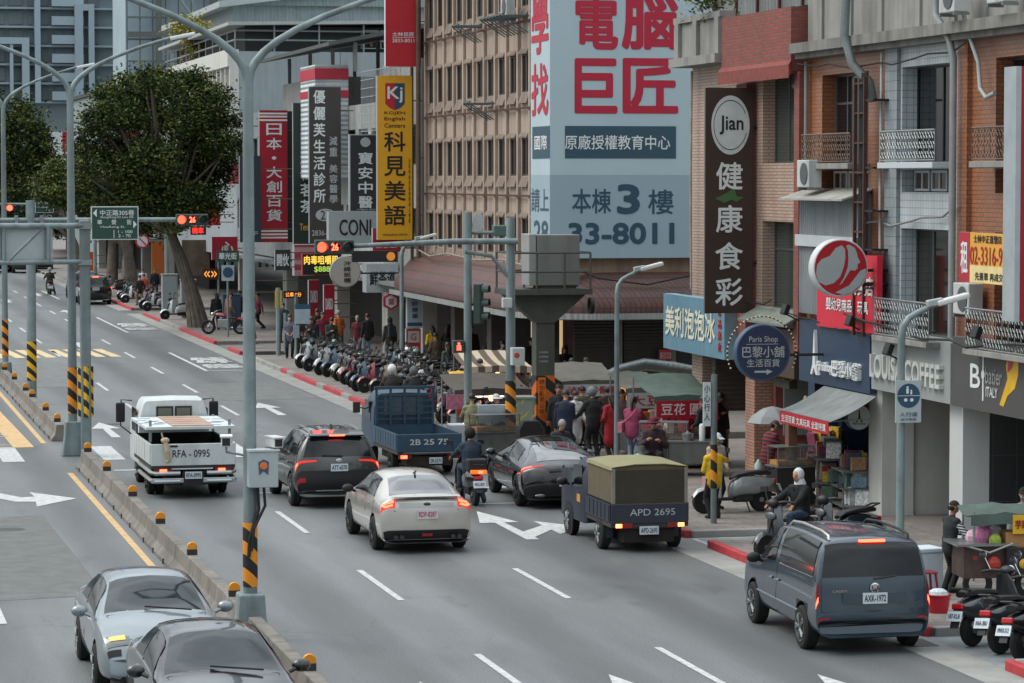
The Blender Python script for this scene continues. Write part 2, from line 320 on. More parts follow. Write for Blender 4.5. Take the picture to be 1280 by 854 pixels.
# kerb stones: painted red where stopping is banned
def kerb(y0, y1, red): struct(MB().box(16.95, 17.12, y0, y1, -.05, .155).build('kerb', RPAINT if red else CONC, bevel=.02))
for y0, y1, r in ((20, 40.85, 1), (44.15, 44.95, 1), (44.95, 49, 0), (49, 55.85, 1), (57.45, 58.2, 1), (58.2, 62.75, 0), (79.2, 86, 0), (86, 91.2, 1), (91.2, 92.4, 0), (92.4, 95.9, 1), (95.9, 97.3, 0), (97.3, 101, 1), (101, 102.4, 0), (102.4, 107.5, 1), (107.5, 109, 0), (109, 110.5, 1), (110.5, 119, 0), (121.5, 125, 1), (129.5, 142, 1), (142, 150, 0), (150, 158, 1), (164, 182, 1), (182, 240, 0), (240, 260, 1)): kerb(y0, y1, r)
for y, x1, r in ((44.15, 19.1, 0), (57.45, 18.9, 0), (40.85, 19, 0)):
    struct(MB().box(17.13, x1, y - .08, y + .09, -.05, .153).build('kerb', RPAINT if r else CONC, bevel=.02))
# painted lines
Z1 = .008
def strip(x0, x1, y0, y1, z=Z1): return [(x0, y0, z), (x1, y0, z), (x1, y1, z), (x0, y1, z)]
def mark(name, polys, m=WPAINT):
    b = MB()
    for p in polys: b.poly(p)
    return struct(b.build(name, m))
for x, st in ((9.74, [20, 30, 40, 50, 60] + [92 + 10*k for k in range(12)]), (12.58, [20, 30, 40, 49.6] + [90.4 + 10*k for k in range(12)]), (2.95, [28, 38, 48.8, 58, 88, 98, 108, 118])):
    for y in st: mark('road_marking', [strip(x - .06, x + .06, y, y + 4.05)])
for y0, y1 in ((111.6, 123.8), (140.3, 156.1), (180, 194)): mark('road_marking', [strip(14.28, 14.42, y0, y1)])
mark('road_marking', [strip(14.42, 16.2, 111.6, 111.75)])
mark('road_marking', [strip(17.05, 17.15, 55.98, 57.3, .011), strip(17.15, 18.9, 57.2, 57.3, .011), strip(17.15, 18.9, 56, 56.08, .011)])
for s, y in (('公車停靠區', 112.3), ('公車停靠區', 141.6)):
    b = MB(); text(b, s[0:2], Vector((15.3, y + 5.8, 0)), X, Y, 0, 0, 1.5, 4.0, .03, .009); text(b, s[2:], Vector((15.3, y + 1.9, 0)), X, Y, 0, 0, 1.5, 2.6, .03, .009); struct(b.build('road_marking', WPAINT))
mark('road_marking', [strip(6.98, 7.1, -10, 75), ], YPAINT); mark('road_marking', [strip(6.98, 7.1, 82.5, 130)], YPAINT)
mark('road_marking', [strip(6.02, 6.16, -10, 73.6)], YPAINT); mark('road_marking', [strip(6.02, 6.16, 82, 130)], YPAINT)
# stop lines and the wide-spaced crossing bars
mark('road_marking', [strip(7.2, 9.7, 73.9, 74.15)]); mark('road_marking', [strip(9.85, 16.2, 67.8, 68.05)]); mark('road_marking', [strip(12.6, 16.2, 64.45, 64.6)])
for x in (2.1, 4.95, 7.5, 10.9, 13.8): mark('road_marking', [strip(x - .28, x + .28, 76.8, 80.8)])
mark('road_marking', [[(5.2, 80.9, Z1), (5.75, 80.9, Z1), (5.6, 96, Z1), (5.05, 96, Z1)]], YPAINT)
mark('road_marking', [strip(0.5, 5.2, 80.9, 81.05)] + [[(.5, y, Z1), (.5, y + .12, Z1), (5.3, y + 3.1, Z1), (5.3, y + 3, Z1)] for y in (81.5, 85, 88.5, 92)] + [[(.5, y + 3, Z1 + .003), (.5, y + 3.12, Z1 + .003), (5.3, y + .1, Z1 + .003), (5.3, y, Z1 + .003)] for y in (81.5, 85, 88.5, 92)], M('#cfc3ab', .8, 0, .2))
for x0 in (7.3, 9.9): mark('road_marking', [[(x0 + i*.62, 121.4, Z1), (x0 + .4 + i*.62, 121.4, Z1), (x0 + .1 + i*.62, 127, Z1), (x0 - .3 + i*.62, 127, Z1)] for i in range(4)], M('#c8b48c', .8, 0, .25))
def arrow(x, y, kind='s', z=Z1, name='road_marking'):
    s = [(-.13, 0), (.13, 0), (.1, 3.0), (.42, 3.0), (0, 5.2), (-.42, 3.0), (-.1, 3.0)]
    P = [[(x + a, y + b, z) for a, b in s]]
    if kind == 'sr':
        P.append([(x + a, y + b, z + .002) for a, b in ((.1, .3), (.75, 1.5), (.75, .75), (1.5, 1.9), (.75, 3.1), (.75, 2.3), (.1, 1.3))])
    return mark(name, P)
arrow(13.95, 57.9, 'sr'); arrow(13.9, 90.2, 's'); arrow(11.2, 36.6); arrow(14.15, 35.9, 'sr'); arrow(8.4, 36.6); arrow(8.2, 83.5); arrow(11.2, 128); arrow(8.4, 150); arrow(11.2, 176); arrow(13.4, 160); arrow(13.6, 185)
mark('road_marking', [[(3.55, 73.6, Z1), (3.95, 73.6, Z1), (4.1, 69.3, Z1), (4.55, 68.2, Z1), (4.85, 68.3, Z1), (4.8, 69.3, Z1), (5.75, 67.7, Z1), (4.75, 66.2, Z1), (4.8, 67.2, Z1), (4.35, 67.3, Z1), (3.75, 68.8, Z1)]])
# worn asphalt: repair patches, each a sheet of its own
for x0, x1, y0, y1, hx in ((2.9, 4.9, 51.5, 64.5, '#626462'), (9.9, 12.4, 84, 98, '#6d7070'), (12.7, 16.2, 96.5, 105, '#686b6a'), (7.3, 9.6, 104, 118, '#6d706f')):
    struct(MB().poly([(x0, y0, .0035), (x1, y0 + .3, .0035), (x1 - .15, y1, .0035), (x0 + .1, y1 - .4, .0035)]).build('road_section', M(hx, .8, 0, .22, 2.2, .4, 70)))
# ---------------------------------------------------------------- median barrier
BCONC = M('#77736c', .9, 0, .3, 1.2, .3, 25, dirt=.5)
prof = [(-.24, 0), (.24, 0), (.24, .07), (.13, .2), (.1, .46), (-.1, .46), (-.13, .2), (-.24, .07)]
AMBER = M('#d68a1c', .3, 0, .05, emit=0)
def barrier(y0, y1, lab):
    t = thing('median_barrier', lab, 'barrier', (6.58, y0, 0), 0, 'concrete median blocks'); b = MB()
    L = y1 - y0; b.prism(prof, 'y', .02, L - .02)
    b.build('block', BCONC, t, bevel=.015)
    for k in range(int(L / 1.7)):
        MB().box(-.255, -.2, .8 + k * 1.7, .92 + k * 1.7, .0, .09).build('drain_slot', BLACK, t)
    return t
def reflector(t, y):
    r = MB().box(-.09, .09, -.05, .05, .0, .1).build('reflector', M('#2b2b2b', .7), t, loc=(0, y, .46))
    MB().lathe([(.085, -.03), (.095, -.015), (.095, .015), (.085, .03)], (0, 0, .14), 16, 'y').build('amber_lens', AMBER, r)
refl = [40.4, 47.9, 53.4, 58.4, 63.6, 69.3, 74.2, 83.6, 87.8, 93.3, 96.2, 101.6, 106.8, 111, 116]
where = {25: 'in front of the dark sedan', 31: 'beside the dark oncoming sedan', 37: 'beside the silver oncoming sedan', 43: 'under the foot of the forked lamp with the camera box', 46.8: 'just beyond the forked lamp with the camera box', 55: 'level with the pearl white sedan', 61: 'level with the grey sport utility', 67: 'behind the white flatbed truck', 73: 'short end block at the gantry posts', 82.6: 'first block beyond the crossing gap', 88.6: 'second block beyond the crossing gap', 94.6: 'at the foot of the signal arm post', 100.6: 'third-last towards the far lamp', 106.6: 'at the foot of the far forked lamp', 112.6: 'last one before the far lamp'}
for y0, l_ in where.items():
    y1 = {73: 75, 43: 45.6, 46.8: 55}.get(y0, y0 + 6); t = barrier(y0, y1, 'weathered concrete median block ' + l_)
    for y in refl:
        if y0 <= y < y1: reflector(t, y - y0)
# ================================================================ buildings along the right pavement
def wp(mb, name, mat, t, **k):          # part modelled in street coordinates, hung on thing t
    o = mb.build(name, mat, t, **k); o.location = -Vector(t.location); return o
def wall(mb, X0, X1, y0, y1, z0, z1, holes):
    """wall slab between planes X0..X1 with rectangular openings (ya, yb, za, zb)"""
    ys = sorted({y0, y1, *[min(max(v, y0), y1) for h in holes for v in h[:2]]})
    for a, b in zip(ys, ys[1:]):
        m = (a + b) / 2; z = z0
        for h in sorted((h for h in holes if h[0] < m < h[1]), key=lambda h: h[2]):
            if h[2] > z + 1e-4: mb.box(X0, X1, a, b, z, h[2])
            z = max(z, h[3])
        if z < z1 - 1e-4: mb.box(X0, X1, a, b, z, z1)
    return mb
ALU = M('#5d6263', .4, .5, .05); DKALU = M('#2a2c2c', .4, .3, .05); PANE = GLASS('#12171a', .06); PANE_G = GLASS('#39433f', .12)
def window(t, X, ya, yb, za, zb, cols=2, rows=1, fm=None, pm=None, curtain=None, label=None):
    f = MB(); e = .05; fm = fm or ALU
    f.box(X, X + .06, ya, yb, za, za + e).box(X, X + .06, ya, yb, zb - e, zb)
    f.box(X + .001, X + .059, ya, ya + e, za + e, zb - e).box(X + .001, X + .059, yb - e, yb, za + e, zb - e)
    for i in range(1, cols): y = ya + (yb - ya) * i / cols; f.box(X + .003, X + .055, y - .03, y + .03, za + e, zb - e)
    for i in range(1, rows): z = za + (zb - za) * (.68 if rows == 2 else i / rows); f.box(X + .004, X + .054, ya + e, yb - e, z - .025, z + .025)
    w = wp(f, 'window', fm, t, label=label)
    MB().box(X + .028, X + .034, ya + .02, yb - .02, za + .02, zb - .02).build('pane', pm or PANE, w)
    if curtain: MB().box(X + .12, X + .14, ya + .1, yb - .3, za + .1, zb - .1).build('curtain', curtain, w)
    return w
def railing(t, X, ya, yb, z0, z1, m):
    b = MB(); b.tube([(X, ya, z1), (X, yb, z1)], .022, 6); b.tube([(X, ya, z0), (X, yb, z0)], .014, 6)
    n = max(3, round((yb - ya) / .3)); s = (yb - ya) / n; h = z1 - z0
    for i in range(n):
        y = ya + s * i; b.tube([(X, y, z0), (X, y, z1)], .011, 4)
        for k in range(3):                                    # the zigzag lozenges of the old wrought railings
            q = h / 3; zz = z0 + q * k; b.tube([(X, y, zz + q/2), (X, y + s*.3, zz + q*.85), (X, y + s*.7, zz + q*.15), (X, y + s, zz + q/2)], .009, 4, caps=False)
            b.tube([(X, y, zz + q/2), (X, y + s*.3, zz + q*.15), (X, y + s*.7, zz + q*.85), (X, y + s, zz + q/2)], .009, 4, caps=False)
    b.tube([(X, yb, z0), (X, yb, z1)], .014, 4)
    return wp(b, 'balcony_railing', m, t)
ORANGE = MT('#955f3f', '#a26845', '#654a3a', .22, .085, .008, .35, .35); WTILE = MT('#b9c3c6', '#c3ccce', '#8c9698', .15, .15, .008, .3, .3, 0)
GTILE = MT('#8f9a9d', '#98a3a6', '#6e787a', .2, .2, .008, .35, .35, 0); TAN = MT('#bfa593', '#b59a88', '#8d7a6e', .4, .075, .014, .5, .35); BRICK = MT('#8a3a34', '#9c4a3e', '#6a5148', .21, .075, .014, .75, .3)
BRICKL = MT('#b58a70', '#a87460', '#7a6456', .21, .075, .014, .75, .3); CEM = M('#7e7d79', .9, 0, .25, 1.1, .2, 20, dirt=.55); CEML = M('#8d8d88', .85, 0, .15, 1.2, .15, 20, dirt=.45)
STRUCT_DK = M('#1d1c1b', .9, 0, .1)
# ---- terrace of three-storey shophouses: one thing per house -------------------------------------------------
def shell(t, y0, y1, z1, m=CEM):
    """body of a house behind its facade: floors, party walls, back"""
    b = MB(); b.box(22.35, 34, y0 + .01, y1 - .01, 4.0, z1)
    return wp(b, 'upper_floors', m, t)
def cornice(t, y0, y1):
    b = MB(); b.box(21.35, 22.4, y0, y1, 9.98, 10.2).box(21.5, 22.4, y0, y1, 9.86, 9.979); wp(b, 'cornice', CEM, t)
    b = MB(); b.box(21.8, 22.1, y0, y1, 10.201, 11.5).box(21.72, 22.18, y0, y1, 11.501, 11.62)
    for y in np.arange(y0 + .3, y1 - .2, 1.9): b.box(21.74, 21.799, y, y + .3, 10.202, 11.5)
    wp(b, 'parapet', CEML, t)
def tile_house(name, label, y0, y1, mat, win_y, pier=None, low=True, tr=None):
    t = thing(name, label, 'building', (22, (y0 + y1) / 2, 0)); shell(t, y0, y1, 10.2); a, b_ = win_y
    holes = [(a, b_, 7.5, 9.47), (a, b_, 6.92, 7.38), (a, b_, 4.0, 6.18)]
    wp(wall(MB(), 21.8, 22.3, y0, y1, 3.6, 9.86, holes), 'facade_wall', mat, t)
    window(t, 22.12, a, b_, 7.5, 9.47, 4 if not low else 2, 2 if not low else 1, DKALU if low else ALU)
    window(t, 22.12, a, b_, 4.0, 6.18, 3, 1, ALU, GLASS('#23221d', .1)); wp(MB().box(22.19, 22.2, a + .15, (a + b_)/2, 7.6, 9.4), 'curtain', M('#6f6a60', .9, 0, .2, 9), t)
    for i in range(3):
        q = (b_ - a) / 3; window(t, 22.05, a + q * i + .06, a + q * (i + 1) - .06, 6.94, 7.36, 2, 1, tr or WHITE, GLASS('#4a3a2e', .2))
    wp(MB().box(21.3, 21.799, a - .1, b_ + .1, 7.4, 7.52), 'balcony_slab', tr or CEML, t, bevel=.01); railing(t, 21.36, a - .08, b_ + .08, 7.56, 8.15, STEEL if low else M('#6b5a50', .6, .3))
    if y0 != 59.0: wp(MB().box(21.2, 21.799, a - .1, b_ + .1, 3.88, 3.99), 'balcony_slab', CEML, t, bevel=.01); railing(t, 21.26, a - .08, b_ + .08, 4.02, 4.75, STEEL)
    cornice(t, y0, y1); return t
houseD = tile_house('shophouse', 'white tiled shophouse above the grey coffee shop fascia', 54.9, 59.0, WTILE, (55.3, 58.2), tr=M('#b7c0c3', .5, 0, .05))
houseE = tile_house('shophouse', 'orange tiled shophouse at the picture edge above the dark grey Italian shop fascia', 47.6, 54.9, ORANGE, (49.2, 53.2), low=False)
houseC = tile_house('shophouse', 'orange tiled shophouse above the dark blue shop fascia, hung with cables', 59.0, 64.2, ORANGE, (60.2, 63.2), low=False)
wp(MB().box(21.72, 21.799, 58.3, 59.0, 3.6, 9.86).box(21.72, 21.799, 54.9, 55.25, 3.6, 9.86), 'pilaster', GTILE, houseD)
wp(MB().box(21.7, 21.799, 54.4, 54.89, 3.6, 9.86), 'pilaster', ORANGE, houseE)
# grey corrugated bay with its pale canopy sheet on the orange house
wp(MB().box(21.55, 21.799, 60.0, 64.0, 4.2, 6.9), 'corrugated_bay', MC('#7b8488', .14, .5, False, .35), houseC)
wp(MB().prism([(21.1, 6.72), (21.1, 6.76), (21.79, 6.98), (21.79, 6.94)], 'y', 59.9, 64.1), 'canopy_sheet', M('#a3a39a', .6, 0, .2, dirt=.3), houseC)
wp(MB().box(21.45, 21.549, 60.0, 64.0, 5.7, 5.95), 'canopy_trim', M('#b4bbbd', .5), houseC)
# rooftop sheds behind the parapets
t = thing('rooftop_shed', 'grey corrugated rooftop shed with dark red posts above the tan tiled house', 'shed', (23.5, 68, 10.2))
wp(MB().box(23.0, 31, 61, 75, 11.3, 14.5), 'shed_wall', MC('#7d8482', .25, .5, False, .4), t); b = MB()
for y in np.arange(61, 75.2, 1.75): b.box(22.93, 22.999, y, y + .09, 11.3, 14.5)
b.box(22.9, 22.929, 61, 75, 11.9, 12.0); wp(b, 'frame_post', M('#54302c', .7), t)
# ---- ground storey of the terrace: piers, arcade, shop fronts
wp(MB().box(21.65, 22.35, 58.85, 59.65, .17, 3.6).box(22.35, 24.6, 58.95, 59.5, .17, 3.6), 'pier', M('#c0c2bb', .6, 0, .08, 1, dirt=.15), houseD)
wp(MB().box(21.75, 22.3, 54.6, 55.3, .17, 3.6), 'pier', M('#c2c6c4', .5, 0, .06, 1, dirt=.1), houseD)
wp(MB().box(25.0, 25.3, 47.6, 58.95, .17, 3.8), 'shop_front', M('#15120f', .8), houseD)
wp(MB().box(24.8, 24.98, 55.6, 57.3, .17, 1.2), 'counter', M('#8a4f2c', .6), houseD)
wp(MB().box(24.7, 24.98, 55.6, 57.3, 1.9, 2.6), 'menu_board', M('#54382a', .6), houseD)
wp(MB().box(22.3, 23.4, 54.62, 55.0, .17, 3.6), 'tiled_return', MT('#2f3233', '#2a2d2e', '#45484a', .5, .9, .008, .3, .1, 0), houseE)
wp(MB().box(23.4, 25.2, 54.7, 54.9, .17, 3.6), 'roller_shutter', MC('#161616', .1, .6, True, .1), houseE)
wp(MB().box(25.2, 25.35, 47, 54.6, .17, 3.6), 'shop_front', M('#4c443d', .6, 0, .2), houseE)
wp(MB().box(21.8, 22.3, 47.0, 48.2, .17, 3.6), 'pier', M('#2d2f30', .5), houseE)
wp(MB().box(21.85, 25.5, 59.66, 60.0, .17, 3.6), 'pier', M('#27384a', .6, 0, .1), houseC); wp(MB().box(21.85, 22.4, 63.75, 64.2, .17, 3.6), 'pier', M('#2c3d50', .6, 0, .1), houseC)
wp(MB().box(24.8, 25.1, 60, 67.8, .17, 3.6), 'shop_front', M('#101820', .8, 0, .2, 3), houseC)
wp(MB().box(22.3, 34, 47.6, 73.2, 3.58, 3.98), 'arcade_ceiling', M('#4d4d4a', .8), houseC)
# ---- tan tiled house with the brown sign -------------------------------------------------------------------
houseB = thing('shophouse', 'tan tiled shophouse with red brick box on its parapet, behind the tall brown sign', 'building', (22, 68.6, 0)); shell(houseB, 64.2, 73.4, 10.4)
hB = [(64.5, 67.6, 7.55, 9.75), (64.5, 67.6, 4.15, 6.2)]
wp(wall(MB(), 21.85, 22.3, 64.2, 73.4, 3.3, 10.0, hB), 'facade_wall', TAN, houseB)
window(houseB, 22.15, 64.5, 67.6, 7.55, 9.75, 3, 1, ALU, PANE_G, M('#8f968c', .8)); window(houseB, 22.15, 64.5, 67.6, 4.15, 6.2, 2, 2, ALU, PANE_G, M('#8f968c', .8))
wp(MB().box(21.6, 21.849, 64.2, 64.55, 3.3, 9.6), 'brick_pilaster', BRICK, houseB); wp(MB().box(21.6, 21.849, 68.1, 68.9, 3.3, 9.44), 'brick_pilaster', BRICK, houseB)
wp(MB().box(21.45, 22.2, 64.35, 69.6, 9.62, 11.05), 'brick_parapet_box', BRICK, houseB); wp(MB().prism([(21.38, 9.45), (21.44, 9.55), (21.44, 9.85), (21.38, 9.75)], 'y', 64.3, 69.7), 'tile_skirt', M('#7d3a30', .7, 0, .25, 6), houseB)
b = MB().box(21.3, 22.3, 69.7, 73.7, 10.0, 10.22).box(21.5, 21.75, 69.7, 73.6, 10.23, 11.1).box(21.42, 21.83, 69.7, 73.7, 11.101, 11.25)
for y in (69.75, 71.6, 73.2): b.box(21.4, 21.499, y, y + .35, 10.221, 11.1)
wp(b, 'balcony_parapet', CEML, houseB)
wp(MB().prism([(21.3, 3.85), (21.3, 3.9), (21.84, 4.2), (21.84, 4.15)], 'y', 64.3, 67.8), 'awning_sheet', M('#747c72', .6, 0, .2, dirt=.3), houseB)
wp(MB().box(21.8, 22.5, 72.3, 73.2, .02, 3.3), 'tiled_pier', TAN, houseB); wp(MB().box(21.8, 22.25, 68.0, 68.7, .17, 3.3), 'brick_pier', BRICKL, houseB)
wp(MB().box(22.26, 24.8, 67.8, 68.6, .17, 3.3), 'brick_return', BRICK, houseB); wp(MB().box(22.45, 23.35, 67.72, 67.79, 1.1, 2.55), 'meter_cover', M('#949a9c', .5, .2, .08), houseB)
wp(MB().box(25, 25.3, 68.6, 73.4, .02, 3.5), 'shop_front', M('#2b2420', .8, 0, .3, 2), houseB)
wp(MB().box(21.9, 24.9, 71.5, 71.8, 1.4, 3.3), 'slatted_screen', MC('#5b5048', .12, .6, True, .4), houseB)
# stripped pipes and cable bundles on the terrace
def pipe(label, pts, r, m, name='drainpipe', cat='pipe'):
    return tag(MB().tube(pts, r, 8).build(name, m, smooth=60), label, cat)
pipe('grey plastic drainpipe between the white tiled house and the orange one beside it', [(21.5, 55.6, 11.2), (21.5, 55.6, 10.4), (21.5, 54.85, 9.9), (21.55, 54.75, 9.5), (21.55, 54.75, 4.1)], .075, M('#8a8f8f', .5, 0, .15, dirt=.4))
pipe('thin bent conduit hooking under the window of the orange house above the letting banner', [(21.55, 54.6, 10.9), (21.55, 54.1, 10.1), (21.6, 53.6, 9.4), (21.6, 53.5, 8.9), (21.6, 53.2, 8.72), (21.65, 52.9, 8.8)], .045, M('#9aa0a0', .5))
pipe('thick grey conduit bundle over the parapet of the orange house above the blue fascia', [(21.3, 60.2, 11.6), (21.25, 60.2, 10.2), (21.35, 60.0, 9.6), (21.6, 59.6, 9.2), (21.66, 59.55, 8.8)], .1, M('#6d7474', .6, 0, .2))
pipe('grey downpipe beside the red brick pilaster of the tan house', [(21.7, 64.0, 9.8), (21.7, 64.0, 4.4)], .05, M('#7d8484', .5))
t = thing('cable_ladder', 'rusty steel cable ladder up the front of the orange house above the blue fascia', 'ladder', (21.5, 59.5, 4)); b = MB()
for y in (59.25, 59.85): b.box(21.35, 21.42, y, y + .05, 3.9, 9.3)
for z in np.arange(4.2, 9.2, .62): b.box(21.36, 21.41, 59.301, 59.849, z, z + .04)
wp(b, 'ladder_frame', M('#54352c', .8, .2, .2, 6), t); b = MB()
for i in range(7): y = 59.36 + i * .07; b.tube([(21.45, y, 9.4), (21.44, y + rnd.uniform(-.03, .03), 7), (21.45, y, 4.0)], .022, 5)
wp(b, 'cable_bundle', M('#2c2c2c', .7), t)
for z in (8.8, 7.4, 6.5, 5.7, 4.9): wp(MB().box(21.37, 21.8, 58.75, 59.24, z, z + .04), 'wall_bracket', BLACK, t)
def ac_unit(label, x, y, z, group=None):
    t = thing('air_conditioner', label, 'air conditioner', (x, y, z), 0, group); MB().box(-.3, 0, -.4, .4, 0, .6).build('casing', M('#b9bdbb', .5, 0, .08, dirt=.3), t, bevel=.02)
    MB().lathe([(.24, -.32), (.24, -.305), (.2, -.303)], (0, -.1, .3), 20, 'x').build('fan_grille', M('#4d5152', .5), t)
    for yy in (-.38, .34): MB().box(-.3, .02, yy, yy + .04, -.06, -.002).build('bracket', STEEL, t)
ac_unit('pale air conditioner box on the parapet beside the grey drainpipe', 21.4, 54.0, 10.35)
ac_unit('air conditioner box on the parapet cut by the picture corner', 21.4, 51.6, 10.4)
ac_unit('lone air conditioner hung low by the yellow letting banner', 21.7, 53.9, 4.6)
# ================================================================ the big beige school building
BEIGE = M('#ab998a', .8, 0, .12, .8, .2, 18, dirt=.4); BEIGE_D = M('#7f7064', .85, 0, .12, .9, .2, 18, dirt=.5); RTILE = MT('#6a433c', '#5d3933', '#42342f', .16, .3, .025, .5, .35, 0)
big = thing('school_building', 'large beige concrete office block with rows of narrow windows between vertical fins', 'building', (26, 98, 0))
ya, yb, PX = 87.6, 107.5, 21.8; pitch = 1.63; nW = 12; rows = [(4.75, 5.95), (7.27, 8.6), (9.9, 11.25), (12.6, 13.95)]
wp(MB().box(PX + .45, 36, ya + .45, yb, 3.9, 16), 'building_core', BEIGE, big)
b = MB(); holes = [(ya + .55 + i*pitch, ya + .55 + i*pitch + 1.1, a, c) for i in range(nW) for a, c in rows]
wall(b, PX + .12, PX + .44, ya, yb, 3.95, 16, holes)
wp(b, 'facade_wall', BEIGE, big)
b = MB()
for i in range(nW + 1): b.box(PX + .02, PX + .119, ya + .28 + i*pitch - .1, ya + .28 + i*pitch + .1, 3.96, 16)
wp(b, 'facade_fins', BEIGE, big, bevel=.02)
b = MB()
for z in (4.25, 6.65, 9.4, 12.1, 14.8): b.box(PX - .03, PX + .019, ya + .001, yb - .001, z - .03, z + .03)
wp(b, 'floor_line', M('#4a2f28', .8), big)
proto = None
for a, c in rows:
    for i in range(nW):
        y = ya + .55 + i*pitch; h = c - a
        if proto is None:
            f = MB().box(0, .06, 0, 1.1, 0, .05).box(0, .06, 0, 1.1, h - .05, h).box(.001, .059, 0, .05, .05, h - .05).box(.001, .059, 1.05, 1.1, .05, h - .05).box(.002, .058, .53, .57, .05, h - .05)
            proto = f.build('window', M('#4f4a45', .5, .2), big); MB().box(.03, .036, .02, 1.08, .02, h - .02).build('pane', GLASS('#161514', .25), proto)
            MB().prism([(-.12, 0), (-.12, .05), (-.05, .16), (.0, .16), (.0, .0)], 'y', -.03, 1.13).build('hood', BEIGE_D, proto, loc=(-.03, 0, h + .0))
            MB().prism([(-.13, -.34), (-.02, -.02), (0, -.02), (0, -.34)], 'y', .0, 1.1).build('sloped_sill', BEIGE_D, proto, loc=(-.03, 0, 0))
            o = proto
        else: o = dup(proto)
        o.location = Vector((PX + .15, y, a)) - Vector(big.location)
# side wall round the corner, facing down the street
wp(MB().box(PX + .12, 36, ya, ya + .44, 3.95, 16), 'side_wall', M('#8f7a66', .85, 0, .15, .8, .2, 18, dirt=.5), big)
# curved tiled canopy band and its ribbed grey lip
path = [(20.9, yb + .5)] + [(20.9, y) for y in np.linspace(yb, 89.6, 14)] + [(20.9 + 2.4*(1 - math.cos(a)), 89.6 - 2.7*math.sin(a)) for a in np.linspace(.1, math.pi/2, 12)] + [(34, 86.9)]
def sweep(path, prof):
    rows = []
    for i, p in enumerate(path):
        q0, q1 = path[max(i-1, 0)], path[min(i+1, len(path)-1)]; d = Vector((q1[0]-q0[0], q1[1]-q0[1], 0)).normalized(); nn = Vector((d.y, -d.x, 0))   # outwards
        if nn.x > 0 and i < 3: nn = -nn
        rows.append([(p[0] - nn.x*o*-1 if False else p[0] + nn.x*o, p[1] + nn.y*o, z) for o, z in prof])
    return rows
sgn = 1
wp(MB().grid(sweep(path, [(-.95, 4.5), (-.5, 4.25), (-.05, 3.75), (.12, 3.4), (.1, 3.14)])), 'tiled_canopy', RTILE, big, smooth=40)
wp(MB().grid(sweep(path, [(.3, 3.16), (.3, 2.98), (.0, 2.94), (-1.2, 2.94)])), 'canopy_lip', MC('#8f9492', .09, .6, False, .3), big)
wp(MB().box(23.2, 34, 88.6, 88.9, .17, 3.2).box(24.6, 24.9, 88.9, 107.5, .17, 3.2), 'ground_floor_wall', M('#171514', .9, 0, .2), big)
for x0, x1 in ((22.6, 23.9), (24.15, 25.6), (25.8, 27.2), (27.4, 29.4)): wp(MB().box(x0, x1, 88.4, 88.59, .17, 2.9), 'roller_shutter', MC('#2f2c29', .1, .6, True, .3), big)
for x0 in (23.92, 25.62, 27.22): wp(MB().box(x0, x0 + .16, 88.3, 88.56, .17, 2.94), 'pilaster', M('#6f6d68', .7, 0, .2), big)
for y in (96.8, 89.9, 102.6): wp(MB().box(21.9, 22.5, y, y + .65, .17, 2.94), 'pier', M('#4c4844', .7, 0, .2), big)
wp(MB().box(24.5, 24.59, 97.8, 102, .3, 2.7), 'lit_shop_window', EM('#e2bf8c', .45), big)
for y in (98.6, 100.1): wp(MB().box(24.42, 24.48, y, y + .35, .3, 2.7), 'door_panel', M('#8a2a2a', .6), big)
wp(MB().box(24.45, 24.59, 90.8, 96.6, .4, 2.5), 'market_shelves', M('#43302a', .8, 0, .6, 3), big)
def bracket(y, z, L):
    t = thing('steel_bracket', 'galvanised steel rack on the beige facade, ' + ('the longest one by the banner' if L > 2 else 'the short low one' if z < 10 else 'the small high one far from the banner'), 'bracket', (21.7, y, z)); b = MB()
    for i in range(int(L / .45) + 1): b.box(-.85, 0, i*.45, i*.45 + .05, 0, .05); b.tube([(-.8, i*.45 + .02, 0), (-.02, i*.45 + .02, -.5)], .02, 4)
    b.box(-.85, -.8, 0, L, .051, .1).box(-.1, -.05, 0, L, .051, .1); b.build('rack_frame', M('#5f6b6b', .5, .4), t)
bracket(90.6, 12.2, 3.4); bracket(97.2, 12.2, .9); bracket(95.4, 9.6, .95)
pipe('rusty brown downpipe at the far end of the beige facade', [(21.5, 107.0, 15), (21.5, 107.0, 4.2)], .09, M('#5d4a40', .8, 0, .3, 4)); pipe('second thinner downpipe at the far end of the beige facade', [(21.4, 107.7, 15), (21.4, 107.7, 3.4)], .06, M('#4c4039', .8, 0, .3, 4))
pipe('black cable sagging along the foot of the beige facade', [(21.5, 107, 4.6), (21.3, 104, 4.45), (21.3, 101, 4.62), (21.4, 97, 4.5), (21.4, 93, 4.62), (21.4, 89.5, 4.5)], .03, M('#8b8378', .8), 'cable', 'cable')
pipe('dark cable drooping under the big pale banner', [(22.0, 87.2, 4.6), (23, 87.0, 4.2), (24.5, 87.0, 4.0), (26, 87.0, 4.3)], .025, BLACK, 'cable', 'cable')
